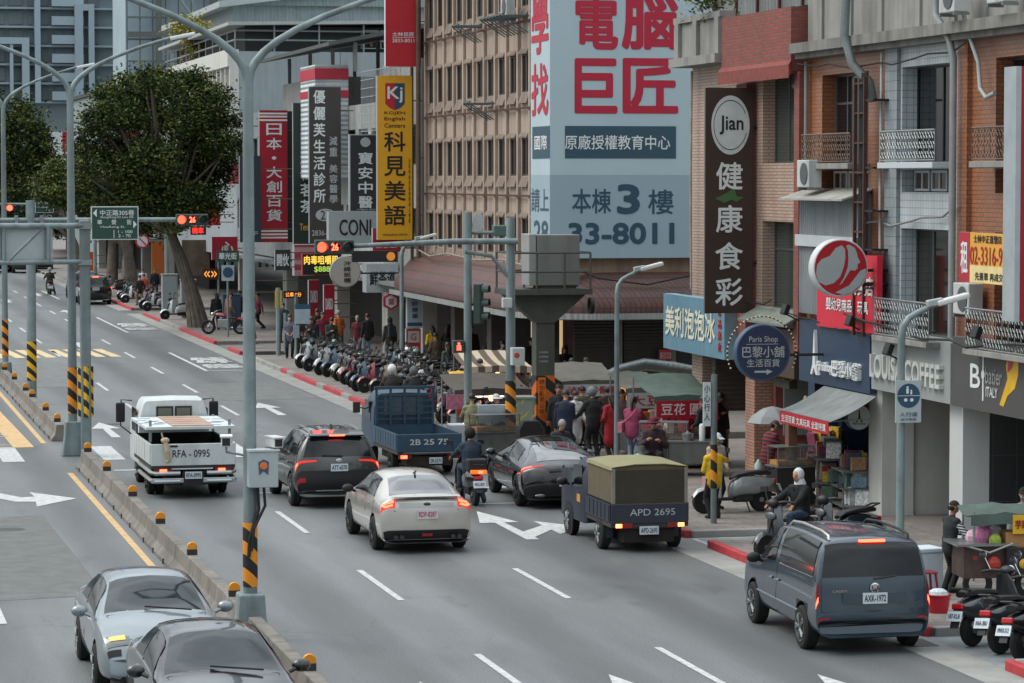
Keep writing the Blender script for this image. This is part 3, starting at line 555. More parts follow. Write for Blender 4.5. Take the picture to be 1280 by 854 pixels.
# ================================================================ shophouses further along, mostly behind signs
def plain_house(label, y0, y1, z1, m, X0=21.8, win=True, wm=None, nw=None):
    t = thing('shophouse', label, 'building', (26, (y0 + y1) / 2, 0)); holes = []
    if win:
        n = nw or max(2, int((y1 - y0) / 2.6)); q = (y1 - y0) / n
        holes = [(y0 + q*i + .35, y0 + q*(i+1) - .35, z, z + 1.5) for i in range(n) for z in np.arange(4.6, z1 - 2, 3.1)]
    wp(wall(MB(), X0, X0 + .3, y0, y1, 3.4, z1, holes), 'facade_wall', m, t)
    wp(MB().box(X0 + .31, 34, y0 + .01, y1 - .01, 3.4, z1 - .05), 'upper_floors', m, t)
    for i, h in enumerate(holes): window(t, X0 + .15, *h, 2, 1, ALU, PANE, M('#8d8a80', .9) if i % 3 else None)
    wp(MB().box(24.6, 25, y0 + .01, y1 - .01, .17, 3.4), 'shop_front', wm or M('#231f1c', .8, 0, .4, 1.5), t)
    for y in (y0 + .02, y1 - .6): wp(MB().box(X0 + .05, X0 + .6, y, y + .55, .17, 3.4), 'pier', M('#9c9b95', .7, 0, .15), t)
    wp(MB().box(X0 - .9, X0 - .01, y0 + .1, y1 - .1, 3.2, 3.32), 'canopy', M('#6f7372', .6, 0, .2), t); return t
h1 = plain_house('narrow grey shophouse behind the yellow language school sign, with steel window cages', 108, 115.5, 11.6, CEML)
h2 = plain_house('narrow shophouse with pink and white striped upper sign box', 115.5, 127, 10.2, M('#a5a7a4', .8, 0, .15, dirt=.3))
h3 = plain_house('shophouse with dark open roof pavilion and railings', 127, 141, 11.6, M('#8c8f8d', .8, 0, .15, dirt=.3))
h4 = plain_house('grey shophouse behind the banyan crown', 141, 157, 10.5, M('#7f8587', .8, 0, .15, dirt=.3))
# steel cages
for i, (ya_, yb_, za_, zb_) in enumerate(((109.6, 112.4, 9.0, 11.3), (112.6, 115.4, 9.0, 11.3))):
    b = MB()
    for y in np.arange(ya_, yb_ + .01, .27): b.box(20.9, 20.92, y, y + .02, za_, zb_)
    for z in np.arange(za_, zb_ + .01, .33): b.box(20.895, 20.925, ya_, yb_, z, z + .025); 
    for z in np.arange(za_, zb_ + .01, .33): b.box(20.93, 21.79, ya_, ya_ + .02, z, z + .025)
    for x in np.arange(20.95, 21.8, .2): b.box(x, x + .02, ya_ - .002, ya_ + .022, za_, zb_)
    wp(b, 'window_cage', M('#a4aaab', .5, .3, .1), h1)
wp(MB().box(20.4, 21.79, 123.2, 127, 7.2, 11.9), 'sign_box', MC('#bcc6c8', .2, .5, True, .15), h2)
b = MB().box(20.38, 21.8, 123.15, 127.05, 11.3, 11.75).box(20.38, 21.8, 123.15, 127.05, 10.55, 10.85); wp(b, 'red_stripe', M('#b0293c', .5, 0, .1), h2)
# roof pavilion of h3
b = MB().prism([(20.6, 12.6), (20.6, 12.75), (30, 14.6), (30, 14.4)], 'y', 121, 142); wp(b, 'pavilion_roof', M('#4d524f', .7, 0, .2), h3)
b = MB()
for y in (122.5, 128, 134, 140): b.box(21.9, 22.05, y, y + .15, 11.61, 12.8); b.box(25, 25.15, y, y + .15, 11.61, 13.4)
wp(b, 'roof_post', STEEL, h3); wp(MB().box(27, 27.2, 121.5, 141.5, 11.61, 13.8), 'back_wall', M('#3c3430', .8), h3)
# the flat grey building beyond with its white louvred front
t = thing('flat_building', 'flat grey building with blank side wall and white finned street front behind the banyan', 'building', (30, 170, 0))
wp(MB().box(22.1, 46, 158, 190, 3, 13.9), 'side_wall', M('#939d9f', .75, 0, .08, .4, dirt=.2), t); b = MB()
for y in np.arange(158, 190, 1.7): b.box(21.6, 22.09, y, y + .28, 7, 13.1)
b.box(21.5, 22.095, 158, 190, 13.101, 14.0); wp(b, 'white_fins', M('#c9c9c2', .7, 0, .08, dirt=.2), t); wp(MB().box(22.03, 22.098, 158.1, 189.9, 10.6, 13.1), 'white_panel', M('#c0c0b8', .7, 0, .1), t)
b = MB()
for z in (14.5, 15.0): b.tube([(21.9, 158, z), (21.9, 190, z)], .05, 6); b.tube([(21.9, 158.1, z), (46, 158.1, z)], .05, 6)
for y in np.arange(158, 190, 3): b.tube([(21.9, y, 13.9), (21.9, y, 15)], .04, 5)
for x in np.arange(24, 45, 2.4): b.tube([(x, 158.1, 13.9), (x, 158.1, 15.4)], .06, 5)
wp(b, 'roof_railing', STEEL, t)
for x in (28.7, 29.75):
    f = wp(MB().box(x, x + .95, 158.3, 158.4, 14.1, 14.15).box(x, x + .95, 158.3, 158.4, 15.05, 15.1).box(x, x + .05, 158.3, 158.4, 14.151, 15.049).box(x + .9, x + .95, 158.3, 158.4, 14.151, 15.049), 'fan_cage', STEEL, t); b = MB()
    for k in range(5): a = k*2*math.pi/5; b.ob((x + .475 + .2*math.cos(a), 158.36, 14.6 + .2*math.sin(a)), (.38, .02, .14), ry=-math.degrees(a))
    b.build('fan_blades', M('#7a4a44', .6), f)
b = MB()
for z in (7.2, 10.5): b.box(22.11, 46, 157.985, 157.999, z, z + .04)
for x in (27.5, 33): b.box(x, x + .04, 157.985, 157.999, 3, 13.9)
wp(b, 'panel_joint', M('#6f787a', .8), t); wp(MB().prism([(21.5, 15.25), (21.5, 15.42), (46, 15.9), (46, 15.72)], 'y', 157.6, 190.4), 'roof_slab', M('#a5a9a6', .7, 0, .1), t)
wp(MB().box(22.5, 46, 158.5, 189, 13.9, 15.25), 'roof_storey', M('#2a2d2d', .8), t)
t = thing('corrugated_roof', 'long pale corrugated roof above the dark roof deck at the top of the picture', 'roof', (40, 200, 17))
wp(MB().box(27, 70, 196, 226, 14, 18.6), 'end_wall', MC('#93a3a5', .5, .5, False, .2), t); wp(MB().prism([(26, 18.3), (26, 18.7), (70, 24.5), (70, 24)], 'y', 195, 228), 'roof_sheet', M('#a3adad', .5, 0, .1), t); wp(MB().prism([(26.5, 18.5), (70, 18.5), (70, 24)], 'y', 195.6, 196.4), 'gable', MC('#8fa1a3', .5, .5, False, .2), t)
t = thing('metal_clad_building', 'pale corrugated metal clad block rising behind the banyan crown', 'building', (28, 240, 0))
wp(MB().box(22, 36, 236, 262, 0, 13.8), 'metal_wall', MC('#a3b1b0', .55, .5, False, .15, .9), t); wp(MB().box(21.8, 36.2, 235.8, 262.2, 13.81, 14.1), 'roof_edge', M('#3b403f', .7), t)
for lab, y0, y1, z1, hx in (('white walled shophouse with red shop signs behind the trees', 190, 204, 9, '#a3a29c'), ('brown shophouse row beyond the second street tree', 204, 236, 9.5, '#6d5a50'), ('low cream shophouse at the far end of the pavement', 262, 300, 9, '#a79c8d')): plain_house(lab, y0, y1, z1, M(hx, .8, 0, .2, dirt=.3), nw=4)
# far end of the street: a low white hall, then towers half a kilometre off
t = thing('low_hall', 'low hall with white roof at the far end of the road', 'building', (20, 372, 0)); wp(MB().box(-30, 30, 366, 386, 0, 10), 'front_wall', M('#6a6f70', .8, 0, .2, .4), t); wp(MB().box(-31, 31, 365, 387, 10.01, 12.8), 'white_roof', M('#b4bbbc', .6), t)
wp(MB().box(-10, 12, 365.6, 365.9, 0, 4), 'shop_row', M('#4a3b32', .8, 0, .5, .6), t)
def tower(label, x0, x1, y, z1, wallm, floors, cols, style):
    t = thing('apartment_tower', label, 'building', ((x0+x1)/2, y, 0)); wp(MB().box(x0, x1, y, y + 25, 0, z1), 'tower_wall', wallm, t); return t
tw = tower('grey apartment tower with pale framed balconies far behind the forked lamps', 18, 52.5, 520, 64, M('#7f8c90', .8, 0, .06, .2), 0, 0, 0)  # wall colour raised in place of distance haze
fl = 3.2; base = 20
bb, pb, sl, fr = MB(), MB(), MB(), MB()
for k in range(14):
    z = base + fl*k; sl.box(18, 52.5, 518.6, 519.99, z, z + .35)
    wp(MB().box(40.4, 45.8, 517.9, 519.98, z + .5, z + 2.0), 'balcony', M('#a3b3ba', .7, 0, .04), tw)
    for x, ww in ((19, 3.2), (23, 2.2), (26.6, 3), (30.5, 2), (33.2, 2.4), (36.4, 1.4), (38.6, 1.3), (41, 1.3), (44, 1.2), (46.6, 1.9)):
        o = wp(MB().box(x, x + ww, 519.7, 519.95, z + .6, z + 2.9), 'window', M('#6d777a', .6), tw)  # window grey lightened to carry distance haze; no haze is modelled
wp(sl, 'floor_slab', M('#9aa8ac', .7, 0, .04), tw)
for u0, u1, u2, u3, v in ((97, 107, 114, 121, 5), (-60, -50, 31, 40, 46), (-90, -80, 47, 54, -40)):
    zt = gy(u0, v, 517).z; q = [px(u, 517) for u in (u0, u1, u2, u3)]; b = MB().box(q[0], q[1], 516.8, 518.59, base, zt).box(q[2], q[3], 516.8, 518.59, base, zt).box(q[1] + .01, q[2] - .01, 516.8, 518.59, zt - 1.1, zt - .001); wp(b, 'pale_frame', M('#9fb0b8', .7, 0, .04), tw)
wp(MB().box(px(16, 517), px(20, 517), 517, 518.5, base, gy(0, 54, 517).z), 'pale_frame', M('#9fb0b8', .7, 0, .04), tw)
sc = thing('scaffolded_tower', 'tall block under construction wrapped in scaffolding and grey netting behind the lamps', 'building', (70, 470, 0))
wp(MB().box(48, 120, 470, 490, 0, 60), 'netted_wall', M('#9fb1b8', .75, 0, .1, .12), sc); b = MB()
for x in np.arange(48, 118, 2.0): b.box(x, x + .22, 468.6, 468.8, 0, 60)
for z in np.arange(15, 58, 3.4): b.box(48, 118, 468.3, 468.59, z, z + .3)
wp(b, 'scaffold_frame', M('#5f6a6c', .7), sc); b = MB()
for x in (52.5, 61, 78): b.box(x, x + .9, 467.6, 468.29, 0, 60)
for z in (29, 41): b.box(48, 118, 467.4, 467.59, z, z + .9)
wp(b, 'main_column', M('#5a5f5c', .7), sc)
pc = MB(); pc.tube([(50, 466, 44), (58, 466, 32)], .3, 6).tube([(55, 466, 50), (58.5, 466, 32)], .2, 6).tube([(52, 466, 38.6), (61, 466, 37.8)], .3, 6); wp(pc, 'brace', M('#7d8a8d', .6), sc)
# houses beyond the far tree on the left
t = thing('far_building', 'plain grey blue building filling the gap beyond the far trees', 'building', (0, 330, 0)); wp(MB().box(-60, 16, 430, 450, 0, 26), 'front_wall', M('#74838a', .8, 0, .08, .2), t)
for i in range(6):
    for k in range(5): wp(MB().box(-50 + i*10, -44 + i*10, 429.6, 429.95, 6 + k*3.6, 8 + k*3.6), 'window', M('#454d50', .4), t)
# ================================================================ shop signs
def sign(name, label, axis, a0, a1, z0, z1, pos, thick, face, frame=None, items=(), bold=.02, cat='sign', rim=.0):
    """flat sign box. axis 'y': faces down the street (towards -y) at y = pos; axis 'x': faces the road (towards -x) at x = pos.
    items: (kind, text, cx, cy, w, h, material) in fractions of the face; 'h' one line, 'v' stacked characters"""
    w, h = a1 - a0, z1 - z0; frame = frame or M('#9aa2a4', .5, .2, .05)
    if axis == 'y': loc = Vector(((a0+a1)/2, pos, z0)); o = Vector((0, 0, h/2)); ux = X; bx = lambda b, i, d0, d1: b.box(-w/2+i, w/2-i, d0, d1, i, h-i)
    else: loc = Vector((pos, (a0+a1)/2, z0)); o = Vector((0, 0, h/2)); ux = -Y; bx = lambda b, i, d0, d1: b.box(d0, d1, -w/2+i, w/2-i, i, h-i)
    t = thing(name, label, cat, loc); bx(MB(), 0, .012, thick).build('sign_box', frame, t)
    bx(MB(), rim, 0, .0119).build('sign_face', face, t)
    by = {}
    for it in items:
        m = it[-1]; b = by.setdefault(m, MB())
        if it[0] == 'h': text(b, it[1], o, ux, Z, it[2]*w, it[3]*h, it[4]*w, it[5]*h, bold, .008)
        elif it[0] == 'v': column(b, it[1], o, ux, Z, it[2]*w, (it[3]+it[5]/2)*h, (it[3]-it[5]/2)*h, it[4]*w, .82, bold, .008)
        elif it[0] == 'r':     # plain rectangle
            c = o + ux*it[2]*w + Z*it[3]*h + ux.cross(Z)*(.004 if not it[1] else it[1]); p, q = ux*it[4]*w/2, Z*it[5]*h/2; b.poly([c-p-q, c+p-q, c+p+q, c-p+q])
        elif it[0] == 'e':     # ellipse
            c = o + ux*it[2]*w + Z*it[3]*h + ux.cross(Z)*(it[1] or .004); b.poly([c + ux*math.cos(k*math.pi/16)*it[4]*w/2 + Z*math.sin(k*math.pi/16)*it[5]*h/2 for k in range(32)])
        elif it[0] == 'p':     # polygon
            b.poly([o + ux*x*w + Z*y*h + ux.cross(Z)*(it[1] or .005) for x, y in it[2]])
    for m, b in by.items(): b.build('lettering', m, t)
    return t
def arm(t, pts, r=.03, m=None): return wp(MB().tube(pts, r, 6), 'bracket_arm', m or BLACK, t)
LW = M('#d9dedd', .5, 0, .03); LR = M('#b3203a', .5, 0, .03); LB = M('#2f4a5e', .5, 0, .04); LK = M('#1c1c1c', .5, 0, .03); LG = M('#aab0b0', .5, 0, .05)
RED = M('#b5202c', .45, 0, .05); REDD = M('#a3152a', .45, 0, .05); YEL = M('#e0a51f', .4, 0, .04); DKG = M('#1e2a25', .5, 0, .1); CHAR = M('#3b3835', .5, 0, .1); BANN = M('#adc0c6', .6, 0, .04, .5); BANN2 = M('#94aab3', .6, 0, .04, .5); BROWN = M('#3c2e27', .5, 0, .08)
# ---- the huge banner wrapped round the corner of the beige block
ban = thing('wrap_banner', 'huge pale blue banner with red and navy writing wrapped round the beige corner', 'banner', (21.7, 87.5, 4.8))
YB = 87.3; XB = 21.55; xr = 26.9
wp(MB().box(XB, xr, YB, YB + .06, 7.3, 14.6).box(XB, XB + .06, YB + .061, 89.75, 7.3, 14.6), 'banner_cloth', BANN, ban); wp(MB().box(XB, xr, YB, YB + .06, 4.8, 7.299).box(XB, XB + .06, YB + .061, 89.75, 4.8, 7.299), 'banner_foot', BANN2, ban)
def bxy(u, v): p = gy(u, v, YB); return p
r1, r2, r3 = MB(), MB(), MB()
def bt(b, s, u0, v0, u1, v1, bold): a = bxy(u0, v1); c = bxy(u1, v0); text(b, s, Vector(((a.x+c.x)/2, YB, (a.z+c.z)/2)), X, Z, 0, 0, c.x-a.x, c.z-a.z, bold)
bt(r1, '電', 719, -8, 773, 62, .03); bt(r1, '腦', 777, -24, 848, 62, .03); bt(r1, '巨', 718, 73, 772, 142, .035); bt(r1, '匠', 778, 73, 848, 142, .035)
def bl(b, s, v0, v1, bold, ya=89.65, yb=87.45): za = gx(700, v1, XB).z; zc = gx(700, v0, XB).z; text(b, s, Vector((XB, (ya+yb)/2, (za+zc)/2)), -Y, Z, 0, 0, ya-yb, zc-za, bold)
bl(r1, '學', -16, 64, .03); bl(r1, '找', 75, 143, .03); wp(r1, 'lettering', LR, ban)
a, c = bxy(711, 198), bxy(845, 158); wp(MB().box(a.x - .12, c.x, YB - .012, YB - .004, a.z, c.z).box(XB - .012, XB - .004, YB - .004, 89.5, a.z, c.z), 'navy_panel', M('#31505f', .6, 0, .04), ban)
b = MB(); text(b, '原廠授權教育中心', Vector(((bxy(706, 0).x + bxy(838, 0).x)/2, YB - .012, bxy(770, 178).z)), X, Z, 0, 0, bxy(838, 0).x - bxy(706, 0).x, .44, .01); text(b, '國際', Vector((XB - .012, 88.4, bxy(770, 178).z)), -Y, Z, 0, 0, 1.6, .44, .02); wp(b, 'lettering', LW, ban)
bt(r2, '本棟', 715, 236, 764, 267, .015); bt(r2, '3', 771, 230, 800, 268, .05); bt(r2, '樓', 810, 237, 842, 268, .015); bl(r2, '請上', 236, 266, .015); bt(r2, '33-8011', 710, 278, 843, 306, .05); bl(r2, '28', 277, 306, .03, 89.3, 87.5); wp(r2, 'lettering', LB, ban)
# ---- tall brown sign of the health food shop
JY = 68.0
a, c = gy(881, 392, JY), gy(942, 110, JY); JH = c.z - a.z
jt = sign('blade_sign', 'tall dark brown vertical sign with white round leaf emblem and four white characters', 'y', a.x, c.x, a.z, c.z, JY, .09, BROWN, M('#56585a', .5),
     [('e', .005, .02, .335, .8, .262, M('#c7cdcb', .5)), ('h', 'Jian', .04, .335, .5, .085, LK), ('v', '健', 0, .11, .56, .15, LW), ('v', '康', 0, -.08, .56, .15, LW), ('v', '食', 0, -.245, .58, .15, LW), ('v', '彩', 0, -.405, .58, .15, LW),
      ('p', .009, [(-.3, .01), (-.05, .035), (.1, .06), (.15, .02), (.3, .015), (.15, -.005), (.05, .005), (-.1, -.01)], M('#3f6b3a', .5))], .02)
lf = MB()
for k in range(40):
    a0 = math.pi*(.15 + k*1.75/40); p = lambda r, a: Vector((.02*1.28 + r*.44*math.cos(a), -.0065, JH*.835 + r*.62*math.sin(a)))
    a1 = a0 + math.pi*1.75/40; lf.poly([p(.92, a0), p(.92, a1), p(.955, a1), p(.955, a0)])
lf.build('emblem_ring', LK, jt)
for z in (5.2, 8.4): arm(jt, [(21.6, JY + .05, z), (21.85, JY + .05, z)], .04)
# ---- round signs
def disc_sign(name, label, u, v, rad, Yp, faces, rim, depth=.22, text_items=(), cat='sign', wall_x=21.8, edge=None):
    c = gy(u, v, Yp); t = thing(name, label, cat, (c.x, c.y, c.z - rad)); o = Vector((0, 0, rad))
    MB().lathe([(rad*.97, .0), (rad, .02), (rad, depth), (rad*.9, depth + .01)], o, 40, 'y').build('sign_drum', rim, t, smooth=30)
    MB().lathe([(0.0, -.004), (rad*.94, -.004)], o, 40, 'y').build('sign_face', faces, t)
    by = {}
    for it in text_items:
        b = by.setdefault(it[-1], MB())
        if it[0] == 'h': text(b, it[1], o, X, Z, it[2]*rad, it[3]*rad, it[4]*rad, it[5]*rad, .015, .012)
        elif it[0] == 'v': column(b, it[1], o, X, Z, it[2]*rad, (it[3]+it[5]/2)*rad, (it[3]-it[5]/2)*rad, it[4]*rad, .85, .015, .012)
        else: b.poly([o + X*x*rad + Z*y*rad - Y*(.008 + it[1]) for x, y in it[2]])
    for m, b in by.items(): b.build('lettering', m, t)
    if c.x < wall_x: MB().tube([(rad*.9, depth*.6, rad*.9), (wall_x - c.x, depth*.6, rad*.9)], .035, 6).build('bracket_arm', BLACK, t)
    return t
NAVY = M('#22334f', .5, 0, .08)
ps = disc_sign('round_sign', 'large round navy shop sign with white English and Chinese lines and an arrow', 954, 441, .62, 62, NAVY, M('#3d5670', .4, 0, .05), .2, [('h', 'Paris Shop', 0, .45, 1.05, .26, LG), ('p', .0, [(-.62, .29), (.55, .29), (.55, .31), (-.62, .31)], LG), ('h', '巴黎小舖', 0, .03, 1.55, .4, LG), ('h', '生活百貨', 0, -.36, 1.2, .28, LG), ('p', .0, [(-.32, -.7), (.12, -.7), (.12, -.78), (.34, -.66), (.12, -.58), (.12, -.63), (-.32, -.63)], LG)])
b = MB()
for k in range(34): a0 = R(-25 + k*230/33); b.sph((.78*math.cos(a0), .1, .62 + .78*math.sin(a0)), .022, 6, 4)
b.build('light_bulb', M('#d8cba8', .4), ps); MB().tube([(.78*math.cos(R(-25 + k*230/24)), .1, .62 + .78*math.sin(R(-25 + k*230/24))) for k in range(25)], .012, 5).build('bulb_wire', BLACK, ps)
gs = disc_sign('round_sign', 'round red sign with a pale woman profile with long hair, on two black arms', 1051, 335, .6, 58.6, M('#b51f2a', .4, 0, .04), M('#c9cccb', .4, 0, .05), .3, [
    ('p', .002, [(-.9, -.2), (-.86, .12), (-.7, .3), (-.4, .42), (-.2, .68), (.02, .78), (.14, .66), (.16, .35), (.1, .02), (-.02, -.3), (-.25, -.52), (-.55, -.6), (-.8, -.48)], LG),
    ('p', .004, [(.18, .76), (.3, .8), (.5, .68), (.58, .5), (.6, .38), (.7, .18), (.6, .12), (.6, -.02), (.5, -.1), (.34, -.08), (.2, -.3), (.05, -.52), (-.06, -.6), (.1, -.34), (.24, 0), (.27, .3), (.25, .6)], LG),
    ('p', .006, [(.9, -.02), (.7, -.1), (.5, -.35), (.3, -.6), (-.2, -.84), (.1, -.93), (.4, -.84), (.72, -.58), (.9, -.26)], LG)])
MB().tube([(.3, .18, .25), (1.25, .18, .25)], .045, 6).build('bracket_arm', BLACK, gs)
disc_sign('round_sign', 'small round pale sign with thin tower drawing, hanging below the blue fascia', 1074, 522, .27, 59.6, M('#aeb6b0', .5, 0, .04), M('#4c6274', .5), .18, [('p', 0, [(-.04, .55), (.02, .6), (.1, .0), (.3, -.38), (.2, -.38), (0, -.1), (-.2, -.38), (-.3, -.38), (-.08, .0)], LK), ('h', 'Paris Shop', 0, -.5, 1.0, .2, LK)])
disc_sign('round_sign', 'round pale tea house sign with black brush characters beside the red signal', 432, 340, .58, 110, M('#a9a59d', .6, 0, .05), M('#8a8f8e', .5), .2, [('v', '沖繩飯糰', .1, .0, .45, 1.45, LK)])
# ---- fascias facing the road (axis x)
sign('shop_fascia', 'grey coffee shop fascia with raised pale English letters', 'x', 54.65, 59.1, 2.82, 4.0, 21.5, .3, M('#8f9593', .5, 0, .05), M('#9aa09f', .5), [])
lt = MB(); cc = bpy.data.curves.new('raised', 'FONT'); cc.extrude = .03; co = bpy.data.objects.new('raised', cc)
def raised(s, o, ux, uy, wd, ht, m, parent, depth=.08, bold=.02):
    """letters with real thickness, standing proud of the fascia"""
    cc.body = s; cc.offset = bold; cc.extrude = .5; me = co.to_mesh(); v = np.array([q.co[:] for q in me.vertices]); f = [tuple(q.vertices) for q in me.polygons]; co.to_mesh_clear()
    lo, hi = v.min(0), v.max(0); v = (v - (lo+hi)/2) / (hi - lo); n = ux.cross(uy).normalized(); b = MB(); b.add([o + ux*a*wd + uy*c*ht + n*(depth/2 + e*depth) for a, c, e in v.tolist()], f)
    q = b.build('lettering', m, parent); return q
lz = [o for o in COL.objects if o.name.startswith('shop_fascia')][-1]
raised('LOUISA COFFEE', Vector((0, .1, .5)), -Y, Z, 3.95, .48, M('#c4c8c4', .4, .1), lz, .1)
f = sign('shop_fascia', 'dark blue shop fascia with raised white tower logo and small characters', 'x', 59.15, 63.75, 2.7, 4.05, 21.48, .3, M('#2b3f55', .5, 0, .1, 1, dirt=.15), M('#2b3f55', .5), [])
raised('巴黎小舖', Vector((0, -.95, .42)), -Y, Z, 1.7, .36, LW, f, .08); raised('ParisShop', Vector((0, .45, .38)), -Y, Z, 1.0, .26, LW, f, .06)
MB().prism([(1.3, .2), (1.16, .42), (1.1, .95), (1.07, 1.18), (1.03, .95), (.98, .42), (.82, .2), (.94, .2), (1.06, .36), (1.18, .2)], 'x', -.08, -.005).build('tower_logo', LW, f)
f = sign('shop_fascia', 'dark grey fascia of the Italian shop with a yellow winged boot emblem', 'x', 48.3, 54.6, 2.8, 4.15, 21.52, .3, M('#4a4b49', .5, 0, .06), M('#6b6d6b', .5), [('h', 'B', -.31, -.02, .08, .34, LW), ('r', .006, -.25, -.02, .01, .66, LW), ('e', .009, -.25, .02, .026, .13, LW), ('h', 'batier', -.165, .02, .13, .24, M('#8f9391', .5)), ('h', 'ITALY', -.18, -.21, .09, .14, LW),
    ('p', .006, [(.0, .42), (-.04, .36), (-.075, .2), (-.06, .02), (-.095, -.2), (-.12, -.36), (-.09, -.38), (-.06, -.22), (-.005, -.1), (.02, .1), (.02, .32)], M('#e0b01f', .4)), ('p', .009, [(-.02, .34), (-.055, .26), (-.06, .1), (-.03, .16), (-.012, .26)], M('#c5322a', .4))])
f = sign('shop_fascia', 'pale blue fascia with cream characters of the shaved ice shop behind the stalls', 'x', 68.8, 74.1, 2.85, 4.25, 21.3, .35, M('#5f8799', .5, 0, .1, 1.5, dirt=.2), M('#7fa0ac', .5), [('h', '美利泡泡冰', -.05, .02, .82, .55, M('#d4d2bd', .5)), ('v', '冰品熱飲', .43, .0, .05, .8, M('#b3302c', .5))], .03)
f = sign('shop_fascia', 'brown hanging panel with two pale characters half hidden behind the navy disc', 'x', 64.6, 67.7, 2.65, 3.75, 21.65, .3, M('#46382e', .6, 0, .15, 2), M('#46382e', .6), [('h', '食彩', -.18, .05, .4, .4, LW)])
f = sign('hanging_banner', 'bright red baby goods sign with white lines half covered by the round red sign', 'x', gx(1096, 400, 21.4).y, gx(1021, 400, 21.4).y, 3.98, 5.6, 21.4, .12, M('#c92338', .5, 0, .05), M('#c92338', .5), [('h', '生活百貨特賣店', 0, .1, .9, .26, LW), ('h', '嬰幼兒商品、玩具', .02, -.18, .7, .17, LW)], .03)
# yellow letting banner at the right edge
f = sign('banner', 'yellow and red letting banner with a red telephone number on the orange house balcony', 'x', 50.4, gx(1199, 320, 21.05).y, gx(1199, 352, 21.05).z, gx(1199, 290, 21.05).z, 21.05, .06, M('#d9a03a', .6, 0, .06), M('#b9bdb9', .5),
   [('r', 0, -.0, -.32, 1.0, .34, M('#dcc98c', .6)), ('r', .005, -.4, 0, .2, 1.0, M('#a92233', .6)), ('v', '租', -.4, 0, .13, .8, LW), ('h', '士林中正直營店', .02, .38, .5, .16, LK), ('h', '02-3316-9932', .1, .05, .78, .36, M('#a3242a', .6)), ('h', '先簽單 再成交', .05, -.36, .5, .16, LK)], .02)
# red sign cut by the right picture edge
sign('blade_sign', 'tall dark red vertical sign with pale metal side cut off by the picture edge', 'y', gy(1269, 300, 44).x, 19.6, 4.95, 8.95, 44, .5, M('#8f0f1e', .45), M('#a7b0b2', .4, .3), [('r', 0, -.47, 0, .07, 1, M('#a7b0b2', .4, .3)), ('v', '房屋', .12, .2, .6, .45, LW)])
# ---- blade signs further along (axis y), nearest first
def blade(label, u0, v0, u1, v1, Yp, face, items, frame=None, thick=.25, name='blade_sign', rim=0, armx=21.8, cat='sign'):
    a, c = gy(u0, v1, Yp), gy(u1, v0, Yp); t = sign(name, label, 'y', a.x, c.x, a.z, c.z, Yp, thick, face, frame, items, .02, cat, rim)
    if c.x < armx:
        for k in (.15, .5, .85): arm(t, [(c.x - .02, Yp + thick/2, a.z + (c.z-a.z)*k), (armx, Yp + thick/2, a.z + (c.z-a.z)*k)], .025, M('#5d4d45', .7))
    return t
blade('tall yellow vertical sign of the language school with red and navy shield', 472, 95, 515, 300, 107.6, YEL, [('p', .005, [(-.27, .455), (0, .455), (0, .29), (-.15, .305), (-.27, .33)], LR), ('p', .005, [(.0, .455), (.29, .455), (.29, .33), (.17, .305), (0, .29)], LB), ('h', 'Kj', .01, .385, .44, .1, LW), ('h', 'KOJEN', 0, .272, .6, .024, LK), ('h', 'English', 0, .236, .6, .028, LK), ('h', 'Centers', 0, .197, .6, .026, LK), ('v', '科見美語', .0, -.125, .62, .6, LK), ('h', '(02)2833-0979', 0, -.47, .7, .014, LK), ('v', '全民英檢兒童美語成人課程', .42, -.2, .05, .4, M('#6b4d12', .5))])
blade('tall red sign cut by the top picture edge with white characters and phone number', 482, -30, 526, 83, 107.2, RED, [('v', '腦', .0, .31, .68, .17, LW), ('h', '士林巨匠', 0, -.145, .62, .045, LW), ('r', 0, 0, -.18, .62, .005, LW), ('h', '2833-8011', 0, -.215, .62, .04, LW)], M('#c9cdd0', .4))
blade('white board of the beef noodle shop in dark strokes under the round tea sign', 458, 330, 498, 366, 112, M('#b4bdbf', .6), [('h', '鮮茶道', 0, 0, .8, .5, LK)], thick=.8)
blade('small red sign with white characters under the yellow school sign', 466, 285, 506, 315, 107.9, REDD, [('h', '士林', -.05, .3, .5, .3, LW), ('h', '顧客之門', 0, -.22, .8, .25, LW)])
blade('charcoal vertical sign of the herbal clinic with round emblem and four pale characters', 437, 168, 473, 267, 114, M('#2c2d30', .5, 0, .05), [('e', .006, .05, .4, .35, .12, LG), ('v', '寶安中醫', .05, -.08, .5, .74, LW), ('h', '中醫針灸科', .1, -.45, .7, .02, LG)], M('#a9adad', .4), rim=.04)
blade('grey shop sign with black English letters in front of the charcoal signs', 411, 264, 470, 305, 112.5, M('#9ea5a6', .5, 0, .04), [('h', 'CONI', .06, 0, .68, .5, LK)], thick=.5)
blade('tall brown grey vertical sign of the clinic with two columns of pale characters', 387, 109, 426, 304, 122, CHAR, [('v', '優儷芙生活診所', -.18, .12, .38, .74, LW), ('v', '減重', .26, .12, .26, .14, LG), ('v', '美容醫學', .26, -.12, .26, .26, LG), ('e', .005, 0, -.32, .62, .08, LG), ('h', '2F', .0, -.32, .3, .06, CHAR), ('h', '2836-3838', .0, -.435, .85, .035, LG)])
blade('dark green vertical tea shop sign with red diamond emblem half behind the clinic sign', 367, 129, 392, 305, 127, DKG, [('p', .005, [(.42, .4), (.0, .315), (.42, .23), (.84, .315)], M('#b8403a', .5)), ('v', '天仁茗茶', .18, -.06, .7, .46, LW), ('h', 'TenRen', .2, -.38, .8, .05, M('#c59a2c', .5))])
blade('tall red vertical sign with white characters and white stripes beside the forked lamp', 325, 138, 359, 303, 135, REDD, [('v', '日本·大創百貨', .02, .03, .56, .76, LW)] + [('r', 0, 0, y, 1, .013, LW) for y in (.475, .452, .425, -.415, -.44, -.465)], thick=.4)
